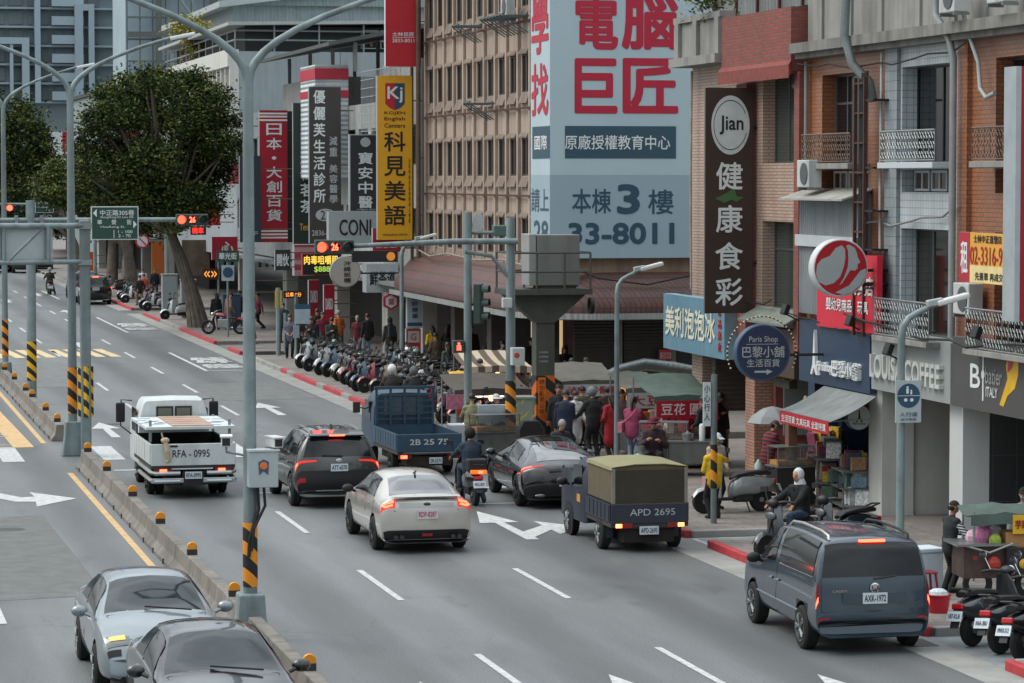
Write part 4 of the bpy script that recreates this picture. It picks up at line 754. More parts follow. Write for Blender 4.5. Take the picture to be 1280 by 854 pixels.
blade('dark green vertical edge sign touching the tall red department store sign', 359, 139, 366, 303, 136, DKG, [])
blade('slate blue vertical sign with faint brush strokes beside the forked lamp', 300, 195, 326, 303, 134, M('#26323c', .5, 0, .08), [('v', '日式料理', -.1, .1, .5, .7, M('#8a9496', .5)), ('h', '2F', .1, -.4, .5, .05, LG)])
blade('narrow dark navy vertical sign behind the forked lamp', 308, 132, 316, 303, 139, M('#26303a', .5), [])
blade('red square sign with white characters low over the pavement by the banyan', 265, 296, 297, 325, 150, M('#a81f30', .5), [('h', '心', .1, 0, .5, .6, LW)])
blade('bright red blank sign board behind the red signal and banyan leaves', 240, 255, 275, 282, 158, M('#c51f2c', .5), [])
blade('salmon pink awning sign peeping out of the leaves near the grey building', 283, 206, 299, 230, 150, M('#b85560', .6), [])
blade('orange vertical banner far down the pavement', 107, 315, 118, 345, 215, M('#cf5a22', .6), [])
blade('large red sign seen through the banyan crown', 150, 140, 172, 176, 190, M('#b0202e', .5), [('v', '大', 0, 0, .5, .6, LW)])
blade('small red sign between the two street trees at the far end', 78, 165, 104, 190, 262, M('#b0202e', .5), [])
blade('red shop banner with white vertical English letters beside the far arcade pier', 405, 356, 418, 404, 121, REDD, [('h', 'DAISO', .0, 0, .7, .3, LW)], name='hanging_banner')
blade('darker red banner with vertical letters beside the bright one', 386, 350, 399, 402, 126, M('#7d1526', .5), [('h', 'DAISO', 0, .1, .7, .3, LG)], name='hanging_banner')
blade('orange and red lantern banner hanging at the far arcade behind the forked lamp', 306, 330, 314, 372, 133, M('#c94a26', .6), [], name='hanging_banner')
blade('pink striped awning board above the lit notice sign', 368, 306, 393, 345, 130, MS('#b98a90', '#a03a45', .5, (0, 0, 1)), [], thick=.6)
blade('dark shop board with white brush characters in the far arcade', 344, 312, 363, 338, 128, M('#2a2a2a', .6), [('h', '開伙', 0, 0, .8, .6, LW)])
# hexagon and pole sign by the white pier
blade('white clinic pier sign with dark characters over a red shield board', 509, 366, 528, 410, 106, M('#9fb0b6', .6), [('v', '藥師健康', 0, .1, .4, .7, LB), ('r', 0, 0, -.4, 1, .1, LB)], armx=0)
blade('red panel with white circle emblem under the clinic pier sign', 508, 411, 526, 447, 105.8, M('#a81f30', .5), [('r', 0, 0, .22, .8, .4, LG), ('h', 'G', 0, .22, .4, .24, LR), ('v', '咖啡', .05, -.28, .5, .4, LW)], armx=0)
hx = gy(489, 377, 108); t = thing('hexagon_sign', 'hexagonal white sign with thick red edge beside the far lamp post', 'sign', (hx.x, hx.y, hx.z - .32))
hexa = lambda r: [(r*math.cos(R(60*k+90)), r*math.sin(R(60*k+90)) + .32) for k in range(6)]
MB().prism(hexa(.33), 'y', 0, .15).build('sign_box', M('#a3243a', .5), t); MB().prism(hexa(.24), 'y', -.006, -.001).build('sign_face', M('#b9bfbd', .5), t); b = MB(); text(b, '當', Vector((0, -.006, .32)), X, Z, 0, 0, .22, .24, .02); b.build('lettering', LR, t); MB().box(.3, 1.2, .05, .1, .3, .34).build('bracket_arm', BLACK, t)
# lit message board
t = blade('black lit message board with yellow characters and green dollar row', 378, 317, 427, 344, 120, M('#14120e', .5), [('h', '肉毒咀嚼肌', -.02, .2, .88, .42, EM('#e6c04a', .75)), ('h', '$8888', .05, -.24, .5, .3, EM('#9fc04a', .6))], M('#8f2a26', .5), .3, 'message_board', .03)
sign('led_sign', 'red lit running text sign under the beige canopy', 'y', 23.0, 24.4, 2.55, 2.9, 98, .12, M('#1a0d0c', .5), None, [('h', '成人用品', 0, 0, .8, .6, EM('#e83322', 2.5))])
sign('number_plate', 'small red house number plate reading 288 on the dark wall under the canopy', 'y', gy(824, 440, 88.2).x, gy(840, 440, 88.2).x, gy(830, 450, 88.2).z, gy(830, 437, 88.2).z, 88.2, .08, M('#a3283a', .5), M('#a3283a', .5), [('r', 0, 0, -.08, .84, .56, M('#b79a9a', .5)), ('h', '288', 0, -.08, .66, .44, LR)])
# two wire mounted floodlights over the fascias
def flood(label, x, y, z, g='floodlights above the shop fascias'):
    t = thing('floodlight', label, 'lamp', (x, y, z), 0, g); MB().ob((0, 0, .12), (.12, .3, .24), ry=20).build('housing', BLACK, t, bevel=.02); MB().tube([(.05, 0, 0), (.35, 0, -.15)], .018, 5).build('bracket', BLACK, t)
flood('black floodlight at the top corner of the blue fascia', 21.2, 59.6, 4.1); flood('square floodlight standing at the far end of the blue fascia', 21.2, 63.9, 4.15); flood('floodlight hanging over the grey coffee fascia', 21.2, 57.3, 3.62); flood('black floodlight above the middle of the dark grey fascia', 21.2, 52.6, 4.2)
# ================================================================ lamps, gantry, signals, posts, cabinets
HAZ = MS('#d8871c', '#191919', .42, (.9, .2, 1)); HAZY = MS('#d9a81f', '#191919', .36, (.9, .2, 1)); LEDW = M('#d5d8d6', .4)
def fork_lamp(label, x, y, zf, base_h=.75, stripes=(.75, 1.75), m=HAZ, left=True, head_dx=2.6, rise=1.25, r=.11):
    t = thing('street_lamp', label, 'street lamp', (x, y, 0), 0, 'forked lamps along the median')
    MB().prism([(-.3, 0), (.3, 0), (.22, base_h*.55), (.2, base_h), (-.2, base_h), (-.22, base_h*.55)], 'y', -.22, .22).build('base', POLE, t, bevel=.03)
    MB().tube([(0, 0, base_h - .05), (0, 0, zf*.5), (0, 0, zf - .1)], [r, r*.9, r*.72], 14).build('pole', POLE, t, smooth=50)
    MB().tube([(0, 0, stripes[0]), (0, 0, stripes[1])], r + .006, 14).build('hazard_sleeve', m, t, smooth=50)
    for s in (1, -1):
        pts = [(0, 0, zf - .5)] + [(s*(.015 + head_dx*a), 0, zf - .25 + (rise + .25)*a**.5) for a in (0, .012, .04, .09, .17, .28, .45, .7, 1)]
        a = MB().tube(pts, [r*.6, r*.62, r*.62, r*.6, r*.58, r*.55, r*.5, r*.46, r*.42, r*.38], 10).build('lamp_arm', POLE, t, smooth=50)
        e = Vector(pts[-1]); h = MB().ob((s*.3, 0, .04), (.66, .2, .1), ry=-s*12).build('lamp_head', LEDW, a, bevel=.03, loc=e); MB().ob((s*.34, 0, -.018), (.4, .15, .012), ry=-s*12).build('lens', M('#5a5f5f', .3), h)
    return t
L1 = fork_lamp('grey forked street lamp on the median beside the two oncoming sedans with a camera box', 6.6, 46.2, 8.95, .75, (.85, 1.85)); L2 = fork_lamp('grey forked street lamp beside the gantry post at the crossing gap', 6.56, 78.3, 9.6, .9, (1.1, 2.3), r=.12); L3 = fork_lamp('forked street lamp beyond the gantry at the picture edge', 6.66, 107.6, 9.9, .7, (.9, 2.2), HAZ)
# camera box, cameras and conduit on the near lamp
t = thing('control_box', 'pale steel traffic camera box with round orange police shield on the near lamp pole', 'cabinet', (6.7, 46.08, 2.42)); MB().box(-.16, .3, -.2, .1, 0, .56).build('casing', M('#a9b3b4', .45, .2, .06), t, bevel=.015)
MB().box(-.17, .32, -.22, .12, .561, .59).build('lid', M('#b9c2c2', .45), t); b = MB(); b.prism([(.0, .2), (.07, .26), (.14, .2), (.15, .4), (.07, .44), (-.01, .4)], 'y', -.212, -.203); b.build('shield', M('#3a4a6a', .5), t); MB().lathe([(0, -.222), (.055, -.22), (.06, -.213)], (.07, 0, .34), 16, 'y').build('emblem', M('#d0702a', .5), t)
MB().tube([(.0, 0, 0), (.02, 0, -.35), (-.12, 0, -.8), (-.14, 0, -1.1)], .03, 6).build('conduit', BLACK, t); MB().tube([(.1, 0, 0), (.12, 0, -.3), (-.06, -.02, -.65), (-.1, -.02, -1.0)], .025, 6).build('conduit', BLACK, t)
def cctv(label, x, y, z, rz, L=.36, side=None):
    t = thing('security_camera', label, 'camera', (x, y, z), rz); MB().box(-.08, .08, -L/2, L/2, .08, .23).build('camera_body', M('#c9cdca', .4), t, bevel=.015); MB().box(-.095, .095, -L/2 - .06, L/2, .231, .25).build('sun_shield', M('#d3d6d3', .4), t)
    MB().box(-.06, .06, -L/2 - .008, -L/2 - .001, .1, .21).build('lens', M('#262a2b', .2), t); MB().tube([(0, .05, .08), (0, .1, -.02), (side or 0, .12, -.08)], .022, 6).build('bracket', STEEL, t); return t
cctv('white box camera between the near lamp pole and the grey sport utility', 6.97, 46.1, 2.95, 14, side=-.3); cctv('white box camera between the near lamp pole and the flatbed truck', 6.22, 46.1, 2.98, -8, side=.3)
# gantry over the oncoming lanes, seen from behind
g = thing('sign_gantry', 'grey steel sign gantry seen from behind, spanning the oncoming lanes', 'gantry', (6.86, 77.8, 0))
MB().box(-.13, .13, -.13, .13, 0, 6.12).build('post', POLE, g, bevel=.03); MB().tube([(0, 0, 1.05), (0, 0, 2.35)], .2, 4).build('hazard_band', HAZY, g).rotation_euler = (0, 0, R(0))
b = MB()
for yy in (-.35, .35):
    b.tube([(-.05, yy*.3, 5.98), (-1.2, yy, 5.98), (-12, yy, 5.98)], .075, 10); b.tube([(-.05, yy*.3, 5.05), (-1.2, yy, 5.05), (-12, yy, 5.05)], .06, 10)
for i in range(10):
    x = -.95 - i*1.12
    for yy in (-.35, .35): b.tube([(x, yy, 5.05), (x, yy, 5.98)], .05, 8)
    b.tube([(x, -.35, 5.98), (x, .35, 5.98)], .03, 6); b.tube([(x, -.35, 5.05), (x, .35, 5.05)], .03, 6); b.tube([(x - .1, -.36, 5.98), (x - 1.06, -.36, 5.05)], .035, 8)
b.build('truss', POLE, g, smooth=50)
for x0 in (-2.0, -3.3): MB().box(x0, x0 + 1.22, .45, .5, 4.98, 6.05).build('sign_back', M('#b9c2c3', .5, .1, .05), g)
MB().box(-.17, .17, -.17, .17, 5.9, 6.06).build('collar', STEEL, g); MB().box(-.17, .17, -.17, .17, 4.97, 5.1).build('collar', STEEL, g)
# traffic signals
SIG = M('#33443d', .5, 0, .1); DARKLENS = M('#1f2422', .3)
def signal_head(parent, c, vertical=False, red=True, count=None, size=.3, face=(0, -1), lit=6):
    o = Vector(c); s = size*1.12; n = 3; h = MB()
    if vertical: h.box(-.18, .18, 0, .2, -s*1.5, s*1.5)
    else: h.box(-s*1.5, s*1.5, 0, .2, -.18, .18)
    hd = h.build('signal_head', SIG, parent, bevel=.03, loc=o)
    for i in range(3):
        p = Vector((0, 0, s - s*i)) if vertical else Vector((-s + s*i, 0, 0)); r = size*.43
        on = red and i == 0; m = EM('#ff3a26', lit) if on else (DARKLENS if not (count and i == 1) else M('#3a1512', .4))
        MB().lathe([(0, -.015), (r*.8, -.008), (r, 0)], p, 20, 'y').build('lens', m, hd)
        v = MB(); rows = []
        for yy in (-.005, -.2 if not vertical else -.2): rows.append([p + Vector((r*1.08*math.cos(R(a)), yy, r*1.08*math.sin(R(a)))) for a in range(-20, 201, 20)])
        v.grid(rows); v.build('visor', SIG, hd)
        if count and i == 1: b = MB(); text(b, count, p + Vector((0, -.02, 0)), X, Z, 0, 0, size*.62, size*.6, .04); b.build('countdown', EM('#ff5138', lit), hd)
    return hd
t = thing('traffic_signal', 'grey median signal mast whose arm carries a red light and green street sign', 'traffic light', (6.81, 96.6, 0))
MB().tube([(0, 0, 0), (0, 0, 6.5)], .15, 14).build('pole', POLE, t, smooth=50); MB().tube([(0, 0, .75), (0, 0, 2.0)], .157, 14).build('hazard_sleeve', HAZY, t); MB().tube([(-3, -.05, 5.87), (4.9, -.05, 5.87)], .075, 8).build('mast_arm', POLE, t, smooth=50)
for x in (-.45, .35): MB().box(x - .05, x + .05, -.16, .1, 5.72, 6.02).build('clamp', STEEL, t)
hx0 = gy(240, 279, 96.5).x - 6.81; signal_head(t, (hx0, -.2, 5.87), False, True, '26', .31, lit=4)
a = gy(262, 290, 96.5); MB().box(hx0 - .05, hx0 + .45, -.15, -.05, 5.38, 5.66).build('lamp_panel', BLACK, t); b = MB(); text(b, '機車', Vector((hx0 + .18, -.155, 5.52)), X, Z, 0, 0, .38, .2, .03); b.build('lettering', EM('#e82c1e', 1.0), t)
def guide_sign(label, u0, v0, u1, v1, Yp, items, hang=0):
    a, c = gy(u0, v1, Yp), gy(u1, v0, Yp); m = M('#24473b', .45, 0, .05); s = sign('street_sign', label, 'y', a.x, c.x, a.z, c.z, Yp, .06, m, LW, items, .012, 'street sign', .03)
    if hang: wp(MB().box(a.x + .3, a.x + .36, Yp + .062, Yp + .12, a.z + .2, hang).box(c.x - .36, c.x - .3, Yp + .062, Yp + .12, a.z + .2, hang), 'hanger', STEEL, s)
    return s
guide_sign('green street name sign with white arrows hanging on the median signal arm', 114, 258, 173, 300, 96.3, [('p', .006, [(-.46, .3), (-.38, .42), (-.38, .18)], LW), ('h', '中正路305巷', .05, .31, .72, .17, LW), ('h', 'ZhongZheng Rd. Lane 305', .04, .17, .7, .08, LW), ('v', '華', -.32, .03, .1, .17, LW), ('h', '榮', -.02, .03, .1, .16, LW), ('h', '街', .3, .03, .1, .16, LW), ('p', .006, [(.46, -.04), (.39, .08), (.39, -.16)], LW), ('h', 'HuaRong St', -.05, -.12, .5, .08, LW), ('r', 0, -.02, -.33, .012, .24, LW), ('h', '1 - 100', .22, -.26, .3, .09, LW), ('h', '2 - 70', .2, -.38, .26, .09, LW)], 5.9)
t = thing('traffic_signal', 'far signal mast reaching over the road from the pavement with a single bright red light', 'traffic light', (17.4, 190, 0)); MB().tube([(0, 0, 0), (0, 0, 6)], .12, 10).build('pole', POLE, t); MB().tube([(0, 0, 5.55), (-6, 0, 5.6)], .07, 8).build('mast_arm', POLE, t); signal_head(t, (gy(12, 259, 190).x + .47 - 17.4, -.15, 5.35), False, True, None, .42, lit=6)
guide_sign('small green street sign on the far signal mast', 44, 249, 67, 266, 189.7, [('h', '華榮街', 0, .25, .7, .25, LW), ('h', 'HuaRong St', 0, -.1, .6, .16, LW), ('h', '1 2', .2, -.35, .2, .15, LW)]); sign('street_sign', 'black board with pale symbols under the small green far sign', 'y', gy(44, 0, 189.8).x, gy(69, 0, 189.8).x, gy(50, 274, 189.8).z, gy(50, 267, 189.8).z, 189.8, .1, M('#1f2624', .5), None, [('h', 'GO', 0, 0, .5, .6, LG)])
# right hand mast over the kerb
t = thing('traffic_signal', 'grey signal mast at the stall corner with a long arm to a red light', 'traffic light', (17.15, 73.6, 0)); MB().tube([(0, 0, 0), (0, 0, 3), (0, 0, 6.2)], [.13, .12, .11], 14).build('pole', POLE, t, smooth=50); MB().tube([(0, 0, .9), (0, 0, 2.1)], .137, 14).build('hazard_sleeve', HAZ, t)
xl = gy(418, 310, 73.4).x - 17.15; MB().tube([(.15, -.12, 5.62), (-1.5, -.12, 5.62), (xl, -.12, 5.5)], [.08, .075, .05], 8).build('mast_arm', POLE, t, smooth=50); MB().tube([(-.1, -.02, 4.75), (-.5, -.05, 5.25), (-1.2, -.1, 5.36)], .05, 8).build('brace_arm', POLE, t, smooth=50)
signal_head(t, (xl, -.25, 5.5), False, True, '26', .29, lit=4); MB().box(xl + .45, xl + 1.6, -.2, -.08, 5.12, 5.4).build('display_panel', BLACK, t); MB().lathe([(0, -.22), (.11, -.215)], (xl + 1.42, 0, 5.26), 16, 'y').build('turn_lamp', M('#c77b2a', .5, emit=.3), t)
MB().box(-.05, .28, -.4, -.14, 2.5, 2.95).build('junction_box', M('#b5bab6', .5, 0, .08), t, bevel=.02); MB().lathe([(0, -.412), (.07, -.405)], (.07, 0, 2.76), 14, 'y').build('emblem', M('#b8402f', .5), t); MB().box(-.27, -.02, -.3, -.14, 3.95, 4.2).build('junction_box', M('#b8bdbb', .5), t, bevel=.02)
t = thing('traffic_signal', 'dark green upright traffic signal with red pedestrian light in front of the beige block', 'traffic light', (17.05, 78.2, 0)); MB().tube([(0, 0, 0), (0, 0, 6.3)], .11, 12).build('pole', POLE, t, smooth=50); h = signal_head(t, (.38, -.05, 3.85), True, False, None, .32); h.rotation_euler = (0, 0, R(62)); MB().box(0, .4, -.02, .02, 3.8, 3.86).build('bracket', SIG, t)
MB().box(-.42, -.12, -.12, .1, 2.55, 2.88).build('pedestrian_head', SIG, t, bevel=.02); b = MB(); b.sph((-.27, -.13, 2.8), (.035, .01, .035), 8, 6); b.prism([(-.33, 2.62), (-.21, 2.62), (-.22, 2.76), (-.32, 2.76)], 'y', -.135, -.125); b.build('red_figure', EM('#ff3a2c', 5), t)
MB().ob((.28, 0, 6.0), (.3, .04, .5), rz=15, ry=12).build('notice_plate', M('#b9bdbb', .5), t); MB().box(.7, 1.15, -.1, .2, 5.65, 5.95).build('detector_box', M('#4f6863', .5), t, bevel=.03); MB().tube([(0, 0, 5.75), (.9, 0, 5.75)], .05, 8).build('bracket', POLE, t)
# single arm pavement lamps
def arm_lamp(label, x, y, zt, dx, r=.075, dy=0):
    t = thing('street_lamp', label, 'street lamp', (x, y, .14), 0, 'single arm pavement lamps'); zt -= .14; MB().tube([(0, 0, 0), (0, 0, .9), (0, 0, zt - .45)], [r, r*.9, r*.8], 12).build('pole', POLE, t, smooth=50)
    a = MB().tube([(0, 0, zt - .46), (.03, 0, zt - .25), (.14, 0, zt - .1), (.32, 0, zt), (dx*.55, 0, zt + .1), (dx, 0, zt + .2)], [r*.8, r*.75, r*.7, r*.65, r*.5, r*.4], 10).build('lamp_arm', POLE, t, smooth=50); h = MB().ob((dx*.95, 0, zt + .22), (.62, .2, .1), ry=-14).build('lamp_head', LEDW, a, bevel=.03); MB().ob((dx*.62, 0, zt + .17), (.3, .13, .12), ry=-10).build('driver_box', M('#a7adab', .4), h, bevel=.02); return t
arm_lamp('grey single arm lamp standing between the food stalls', px(771, 73.2), 73.2, 4.75, .95); la = arm_lamp('grey single arm lamp with round blue path sign in front of the coffee shop', 18.63, 49.7, 4.85, 1.0, .085); arm_lamp('tall single arm lamp behind the parked scooters by the clinic signs', gy(502, 300, 103).x, 103, 4.95, 1.0, .085)
sg = sign('path_sign', 'pale rectangular sign with a blue pedestrian and cycle disc on the coffee shop lamp', 'y', 18.47, 18.94, 2.92, 3.66, 49.52, .04, M('#a9b4b5', .5, 0, .04), None, [('e', .005, 0, .14, .9, .58, M('#24485f', .5)), ('r', .007, 0, .14, .9, .012, LW), ('e', .009, -.05, .34, .09, .05, LW), ('r', .009, -.05, .25, .1, .12, LW), ('e', .009, .1, .26, .07, .04, LW), ('r', .009, .1, .205, .07, .07, LW), ('e', .009, -.12, .04, .14, .085, LW), ('e', .009, .12, .04, .14, .085, LW), ('h', '人行道', 0, -.3, .7, .1, M('#5d6f78', .5)), ('h', '自行車道', 0, -.42, .6, .06, M('#5d6f78', .5))])
# hazard post with the narrow notice on the corner kerb
t = thing('sign_post', 'grey post with black and orange hazard tape and narrow white notice on the corner kerb', 'post', (17.94, 58.65, .14)); MB().tube([(0, 0, 0), (0, 0, 3.05)], .065, 12).build('post', POLE, t); MB().tube([(0, 0, .72), (0, 0, 1.62)], .07, 12).build('hazard_sleeve', HAZ, t); MB().box(-.24, -.08, -.03, .0, 2.0, 2.9).build('notice_board', M('#c4cbcd', .5), t)
b = MB(); column(b, '小心行人', Vector((-.16, -.031, 0)), X, Z, 0, 2.86, 2.1, .13); b.build('lettering', M('#2a3f6a', .5), t)
# the equipment platform on its thick hazard striped column
t = thing('equipment_platform', 'olive grey steel platform on a thick hazard striped column carrying tall cabinets', 'platform', (px(679, 77), 77, 0)); OL = M('#4b4f46', .6, .1, .15, 2, dirt=.4)
MB().box(-.25, .25, -.25, .25, 0, 3.4).build('column', OL, t); MB().box(-.256, .256, -.256, .256, .1, 2.0).build('hazard_band', MS('#c8601c', '#232220', .62, (.8, .5, 1)), t)
b = MB(); s = [(-.25, 3.4), (.25, 3.4), (1.1, 4.15), (-1.1, 4.15)]; b.prism(s, 'y', -.3, .3); b.box(-1.15, 1.15, -.75, .75, 4.151, 4.3); b.build('platform_deck', OL, t); b = MB()
for z in (4.75, 5.25):
    b.tube([(-1.1, -.72, z), (1.1, -.72, z), (1.1, .72, z), (-1.1, .72, z), (-1.1, -.72, z)], .03, 6)
for x in (-1.1, -.35, .4, 1.1):
    for yy in (-.72, .72): b.tube([(x, yy, 4.3), (x, yy, 5.25)], .03, 6)
b.build('railing', OL, t); c1 = MB().box(-.28, .88, -.45, .4, 4.38, 5.72).build('cabinet', M('#7d7f7c', .55, .2, .1, 1, dirt=.3), t, bevel=.02); MB().box(-.5, -.3, -.45, .4, 4.38, 5.74).build('cabinet', M('#9a9d9a', .5, .2, .1), t, bevel=.02); MB().box(-.2, .8, -.4, .35, 4.301, 4.375).build('cabinet_plinth', M('#4a4038', .8), t)
b = MB(); b.lathe([(.17, -.05), (.22, -.05), (.22, .05), (.17, .05), (.17, -.05)], (1.15, -.6, 3.85), 18, 'x'); b.build('cable_coil', BLACK, t)
MB().box(-.2, -.0, -.262, -.2585, .95, 1.95).build('notice_strip', M('#d5761f', .5), t); b = MB(); column(b, '請勿亂丟公告', Vector((-.1, -.2626, 0)), X, Z, 0, 1.92, .98, .15); b.build('lettering', M('#8f2a1a', .5), t); b = MB()
for z in (2.62, 2.5, 2.38): text(b, '交通號誌', Vector((-.05, -.2506, z)), X, Z, 0, 0, .26, .05, .01)
b.build('lettering', LG, t)
def cabinet(label, x, y, wx, wy, h, hx, rz=0, name='utility_cabinet', z=.14):
    t = thing(name, label, 'cabinet', (x, y, z), rz); MB().box(-wx/2, wx/2, -wy/2, wy/2, .06, h).build('casing', M(hx, .5, .2, .1, 1.5, dirt=.25), t, bevel=.02); MB().box(-wx/2 - .03, wx/2 + .03, -wy/2 - .03, wy/2 + .03, h, h + .05).build('roof', M(hx, .5, .2, .1), t); MB().box(-wx/2 + .05, wx/2 - .05, -wy/2 - .015, -wy/2 - .002, .12, h - .08).build('door', M(hx, .5, .2, .05), t); MB().box(-wx/2 - .02, wx/2 + .02, -wy/2 - .02, wy/2 + .02, 0, .06).build('plinth', CONC, t); return t
cb = cabinet('grey green signal cabinet painted with pale leaf drawings beside the striped column', 18.35, 76.2, .66, .6, 1.45, '#8d9a8c', z=.01); cb.location.x = px(652, 76)
b = MB()
for k in range(14): x, z = -.25 + .5*rnd.random(), .3 + rnd.random(); b.poly([(x, -.318, z), (x + .16, -.318, z + .22), (x + .03, -.318, z + .12)])
b.build('leaf_drawing', M('#c9b54c', .6), cb)
cabinet('first pale grey roadside cabinet standing clear of the banyan trunk', 18.3, 157.5, .8, .6, 2.0, '#8f989a'); cabinet('second pale grey cabinet touching the banyan trunk', 18.6, 152, .75, .6, 1.9, '#8b9496'); cabinet('blue grey cabinet beyond the red motorbike', 19.3, 141, .85, .6, 1.55, '#3f586b')
# bus stop and sign posts further along
def post(label, x, y, h, parts, name='sign_post', r=.05, z=.14):
    t = thing(name, label, 'sign post', (x, y, z)); MB().tube([(0, 0, 0), (0, 0, h)], r, 10).build('post', POLE, t)
    for nm, bx, m, tx in parts:
        o = MB().box(bx[0], bx[1], -.08, -.055, bx[2], bx[3]).build(nm, m, t)
        if tx: b = MB(); text(b, tx[0], Vector(((bx[0]+bx[1])/2, -.083, (bx[2]+bx[3])/2)), X, Z, 0, 0, (bx[1]-bx[0])*.8, (bx[3]-bx[2])*.6, .02); b.build('lettering', tx[1], o)
    return t
ORL = EM('#e8963a', .9)
post('post with a green street plate above a round blue disc sign near the banyan', 18.05, 133, 4.1, [('street_plate', (-.5, .5, 3.35, 3.85), M('#24473b', .5), ('華光街', LW)), ('disc_board', (-.28, .28, 2.5, 3.2), M('#a8b1b4', .5), None)])
b = MB().lathe([(0, -.09), (.23, -.088)], (18.05, 132.98, 3.02), 20, 'y'); b.build('blue_disc', M('#24486a', .5), [o for o in COL.objects if o.name.startswith('sign_post')][-1]).location = (-18.05, -133, -.14)
post('bus stop post with a yellow strip and orange lit text panel', 18.1, 118.5, 2.7, [('route_strip', (-.14, .14, 1.9, 2.6), M('#c9a93a', .5), None), ('text_panel', (.2, 1.0, 2.28, 2.58), M('#2a1c14', .5), ('公車 5分', ORL))], r=.1)
post('bus stop post with a blue topped timetable board', 18.35, 115.6, 2.55, [('board_head', (-.05, .55, 1.98, 2.16), M('#2f5a7a', .5), None), ('timetable', (-.05, .55, 1.4, 1.97), M('#a9bcc6', .5), None), ('sleeve', (-.12, .12, .85, 1.35), M('#8fa2ab', .5), None)])
post('post with a lit orange arrow panel beside the round blue disc', 18.5, 139.5, 3.2, [('arrow_panel', (-.75, -.02, 2.35, 2.85), M('#3a2014', .5), ('<< >>', ORL))])
t = post('no turn sign with red ring at the far trees', 19.3, 180, 3.6, []); MB().lathe([(0, -.06), (.33, -.058)], (0, 0, 3.3), 24, 'y').build('sign_face', M('#c6cbca', .5), t); MB().lathe([(.33, -.07), (.43, -.07), (.43, -.05), (.33, -.05), (.33, -.07)], (0, 0, 3.3), 24, 'y').build('red_ring', M('#b5202c', .5), t); MB().ob((0, -.072, 3.3), (.6, .01, .07), ry=45).build('red_bar', M('#b5202c', .5), t)
post('grey leaning short bollard post at the bus stop', 18.7, 120.5, 1.6, [], r=.08); post('tall grey utility pole by the far red awning', 19.6, 170, 6.4, [], r=.12)
# ================================================================ trees
LEAF = [M('#2b3a1c', .75, 0, .35, .9, spec=.2), M('#37461f', .75, 0, .35, .9, spec=.2), M('#5d6230', .75, 0, .3, .9, spec=.2), M('#212d17', .75, 0, .35, .9, spec=.2)]
YLEAF = [M('#8a8136', .6, 0, .3), M('#6f7433', .6, 0, .3), M('#a3923f', .6, 0, .3), M('#59612e', .6, 0, .3)]
BARK = M('#6b6156', .9, 0, .35, 3, .6, 14, dirt=.4)
def tree(label, base, trunk, lobes, n, leaf, leaves=LEAF, seed=1, roots=False, group='street trees along the pavement', r0=.35, dens=26):
    rr = random.Random(seed); t = thing('street_tree', label, 'tree', base, 0, group); b = MB(); B = Vector(base)
    pts = [Vector(p) - B for p in trunk]; b.tube(pts, [r0*(1.25 - .8*i/(len(pts)-1)) for i in range(len(pts))], 10)
    if roots:
        for k in range(12):
            a = k*math.pi/6; q = [pts[0] + Vector((math.cos(a)*r0*1.5, math.sin(a)*r0*1.5, -.1))] + [p + Vector((math.cos(a + .3*i)*r0*(.95 - .18*i), math.sin(a + .3*i)*r0*(.95 - .18*i), 0)) for i, p in enumerate(pts[1:4])]; b.tube(q, [.13, .1, .08, .05], 6)
    for c, rx, ry, rz in lobes:
        for k in range(3):
            e = Vector(c) - B + Vector((rr.uniform(-.5, .5)*rx, rr.uniform(-.5, .5)*ry, rr.uniform(-.3, .4)*rz)); s = pts[-1 if k else -2]; b.tube([s, s.lerp(e, .5) + Vector((0, 0, -.2)), e], [r0*.38, r0*.24, .04], 6)
    b.build('trunk', BARK, t, smooth=60)
    v, f, mi = [], [], []; tot = sum(l[1]*l[3] for l in lobes)
    lobes = [(Vector(l[0]), *l[1:]) for l in lobes]; big = list(lobes); tot *= 1.5
    for c, rx, ry, rz in big:      # ragged outline: smaller sprays standing out of each mass
        for k in range(7):
            a, e = rr.uniform(0, 6.28), rr.uniform(-.5, 1.3); d = Vector((math.cos(a)*math.cos(e), math.sin(a)*math.cos(e)*.8, math.sin(e))); q = rr.uniform(.22, .42); lobes.append((c + Vector((d.x*rx, d.y*ry, d.z*rz))*rr.uniform(.9, 1.12), rx*q, ry*q, rz*q))
    for c, rx, ry, rz in lobes:
        m = int(n * rx*rz / tot / dens); c = Vector(c) - B
        for _ in range(m):
            while True:
                d = Vector((rr.uniform(-1, 1), rr.uniform(-1, 1), rr.uniform(-1, 1)))
                if .1 < d.length < 1: break
            d = d.normalized() * (d.length ** .45); bump = 1 + .3*math.sin(5*d.x + 3*seed)*math.sin(4*d.z + 2)*math.cos(4*d.y)
            p = c + Vector((d.x*rx, d.y*ry, d.z*rz)) * bump; k = rr.choice((0, 0, 1, 1, 2, 2, 3)); cr = rr.uniform(.18, .42)
            for _ in range(dens):
                q = p + Vector((rr.gauss(0, cr), rr.gauss(0, cr), rr.gauss(0, cr*.7))); s = leaf*rr.uniform(.6, 1.3)
                u = Vector((rr.gauss(0, 1), rr.gauss(0, 1), rr.gauss(0, .6))).normalized(); w_ = u.cross(Vector((rr.gauss(0, 1), rr.gauss(0, 1), rr.gauss(0, 1)))).normalized(); o = len(v)
                v += [q - u*s, q + w_*s*.5, q + u*s, q - w_*s*.5]; f.append((o, o+1, o+2, o+3)); mi.append(k if rr.random() < .8 else rr.randrange(4))
    me = bpy.data.meshes.new('crown'); me.from_pydata([tuple(p) for p in v], [], f)
    for m in leaves: me.materials.append(m)
    me.polygons.foreach_set('material_index', mi); o = bpy.data.objects.new('crown', me); COL.objects.link(o); o.parent = t; return t
c = lambda u, v, y: gy(u, v, y)
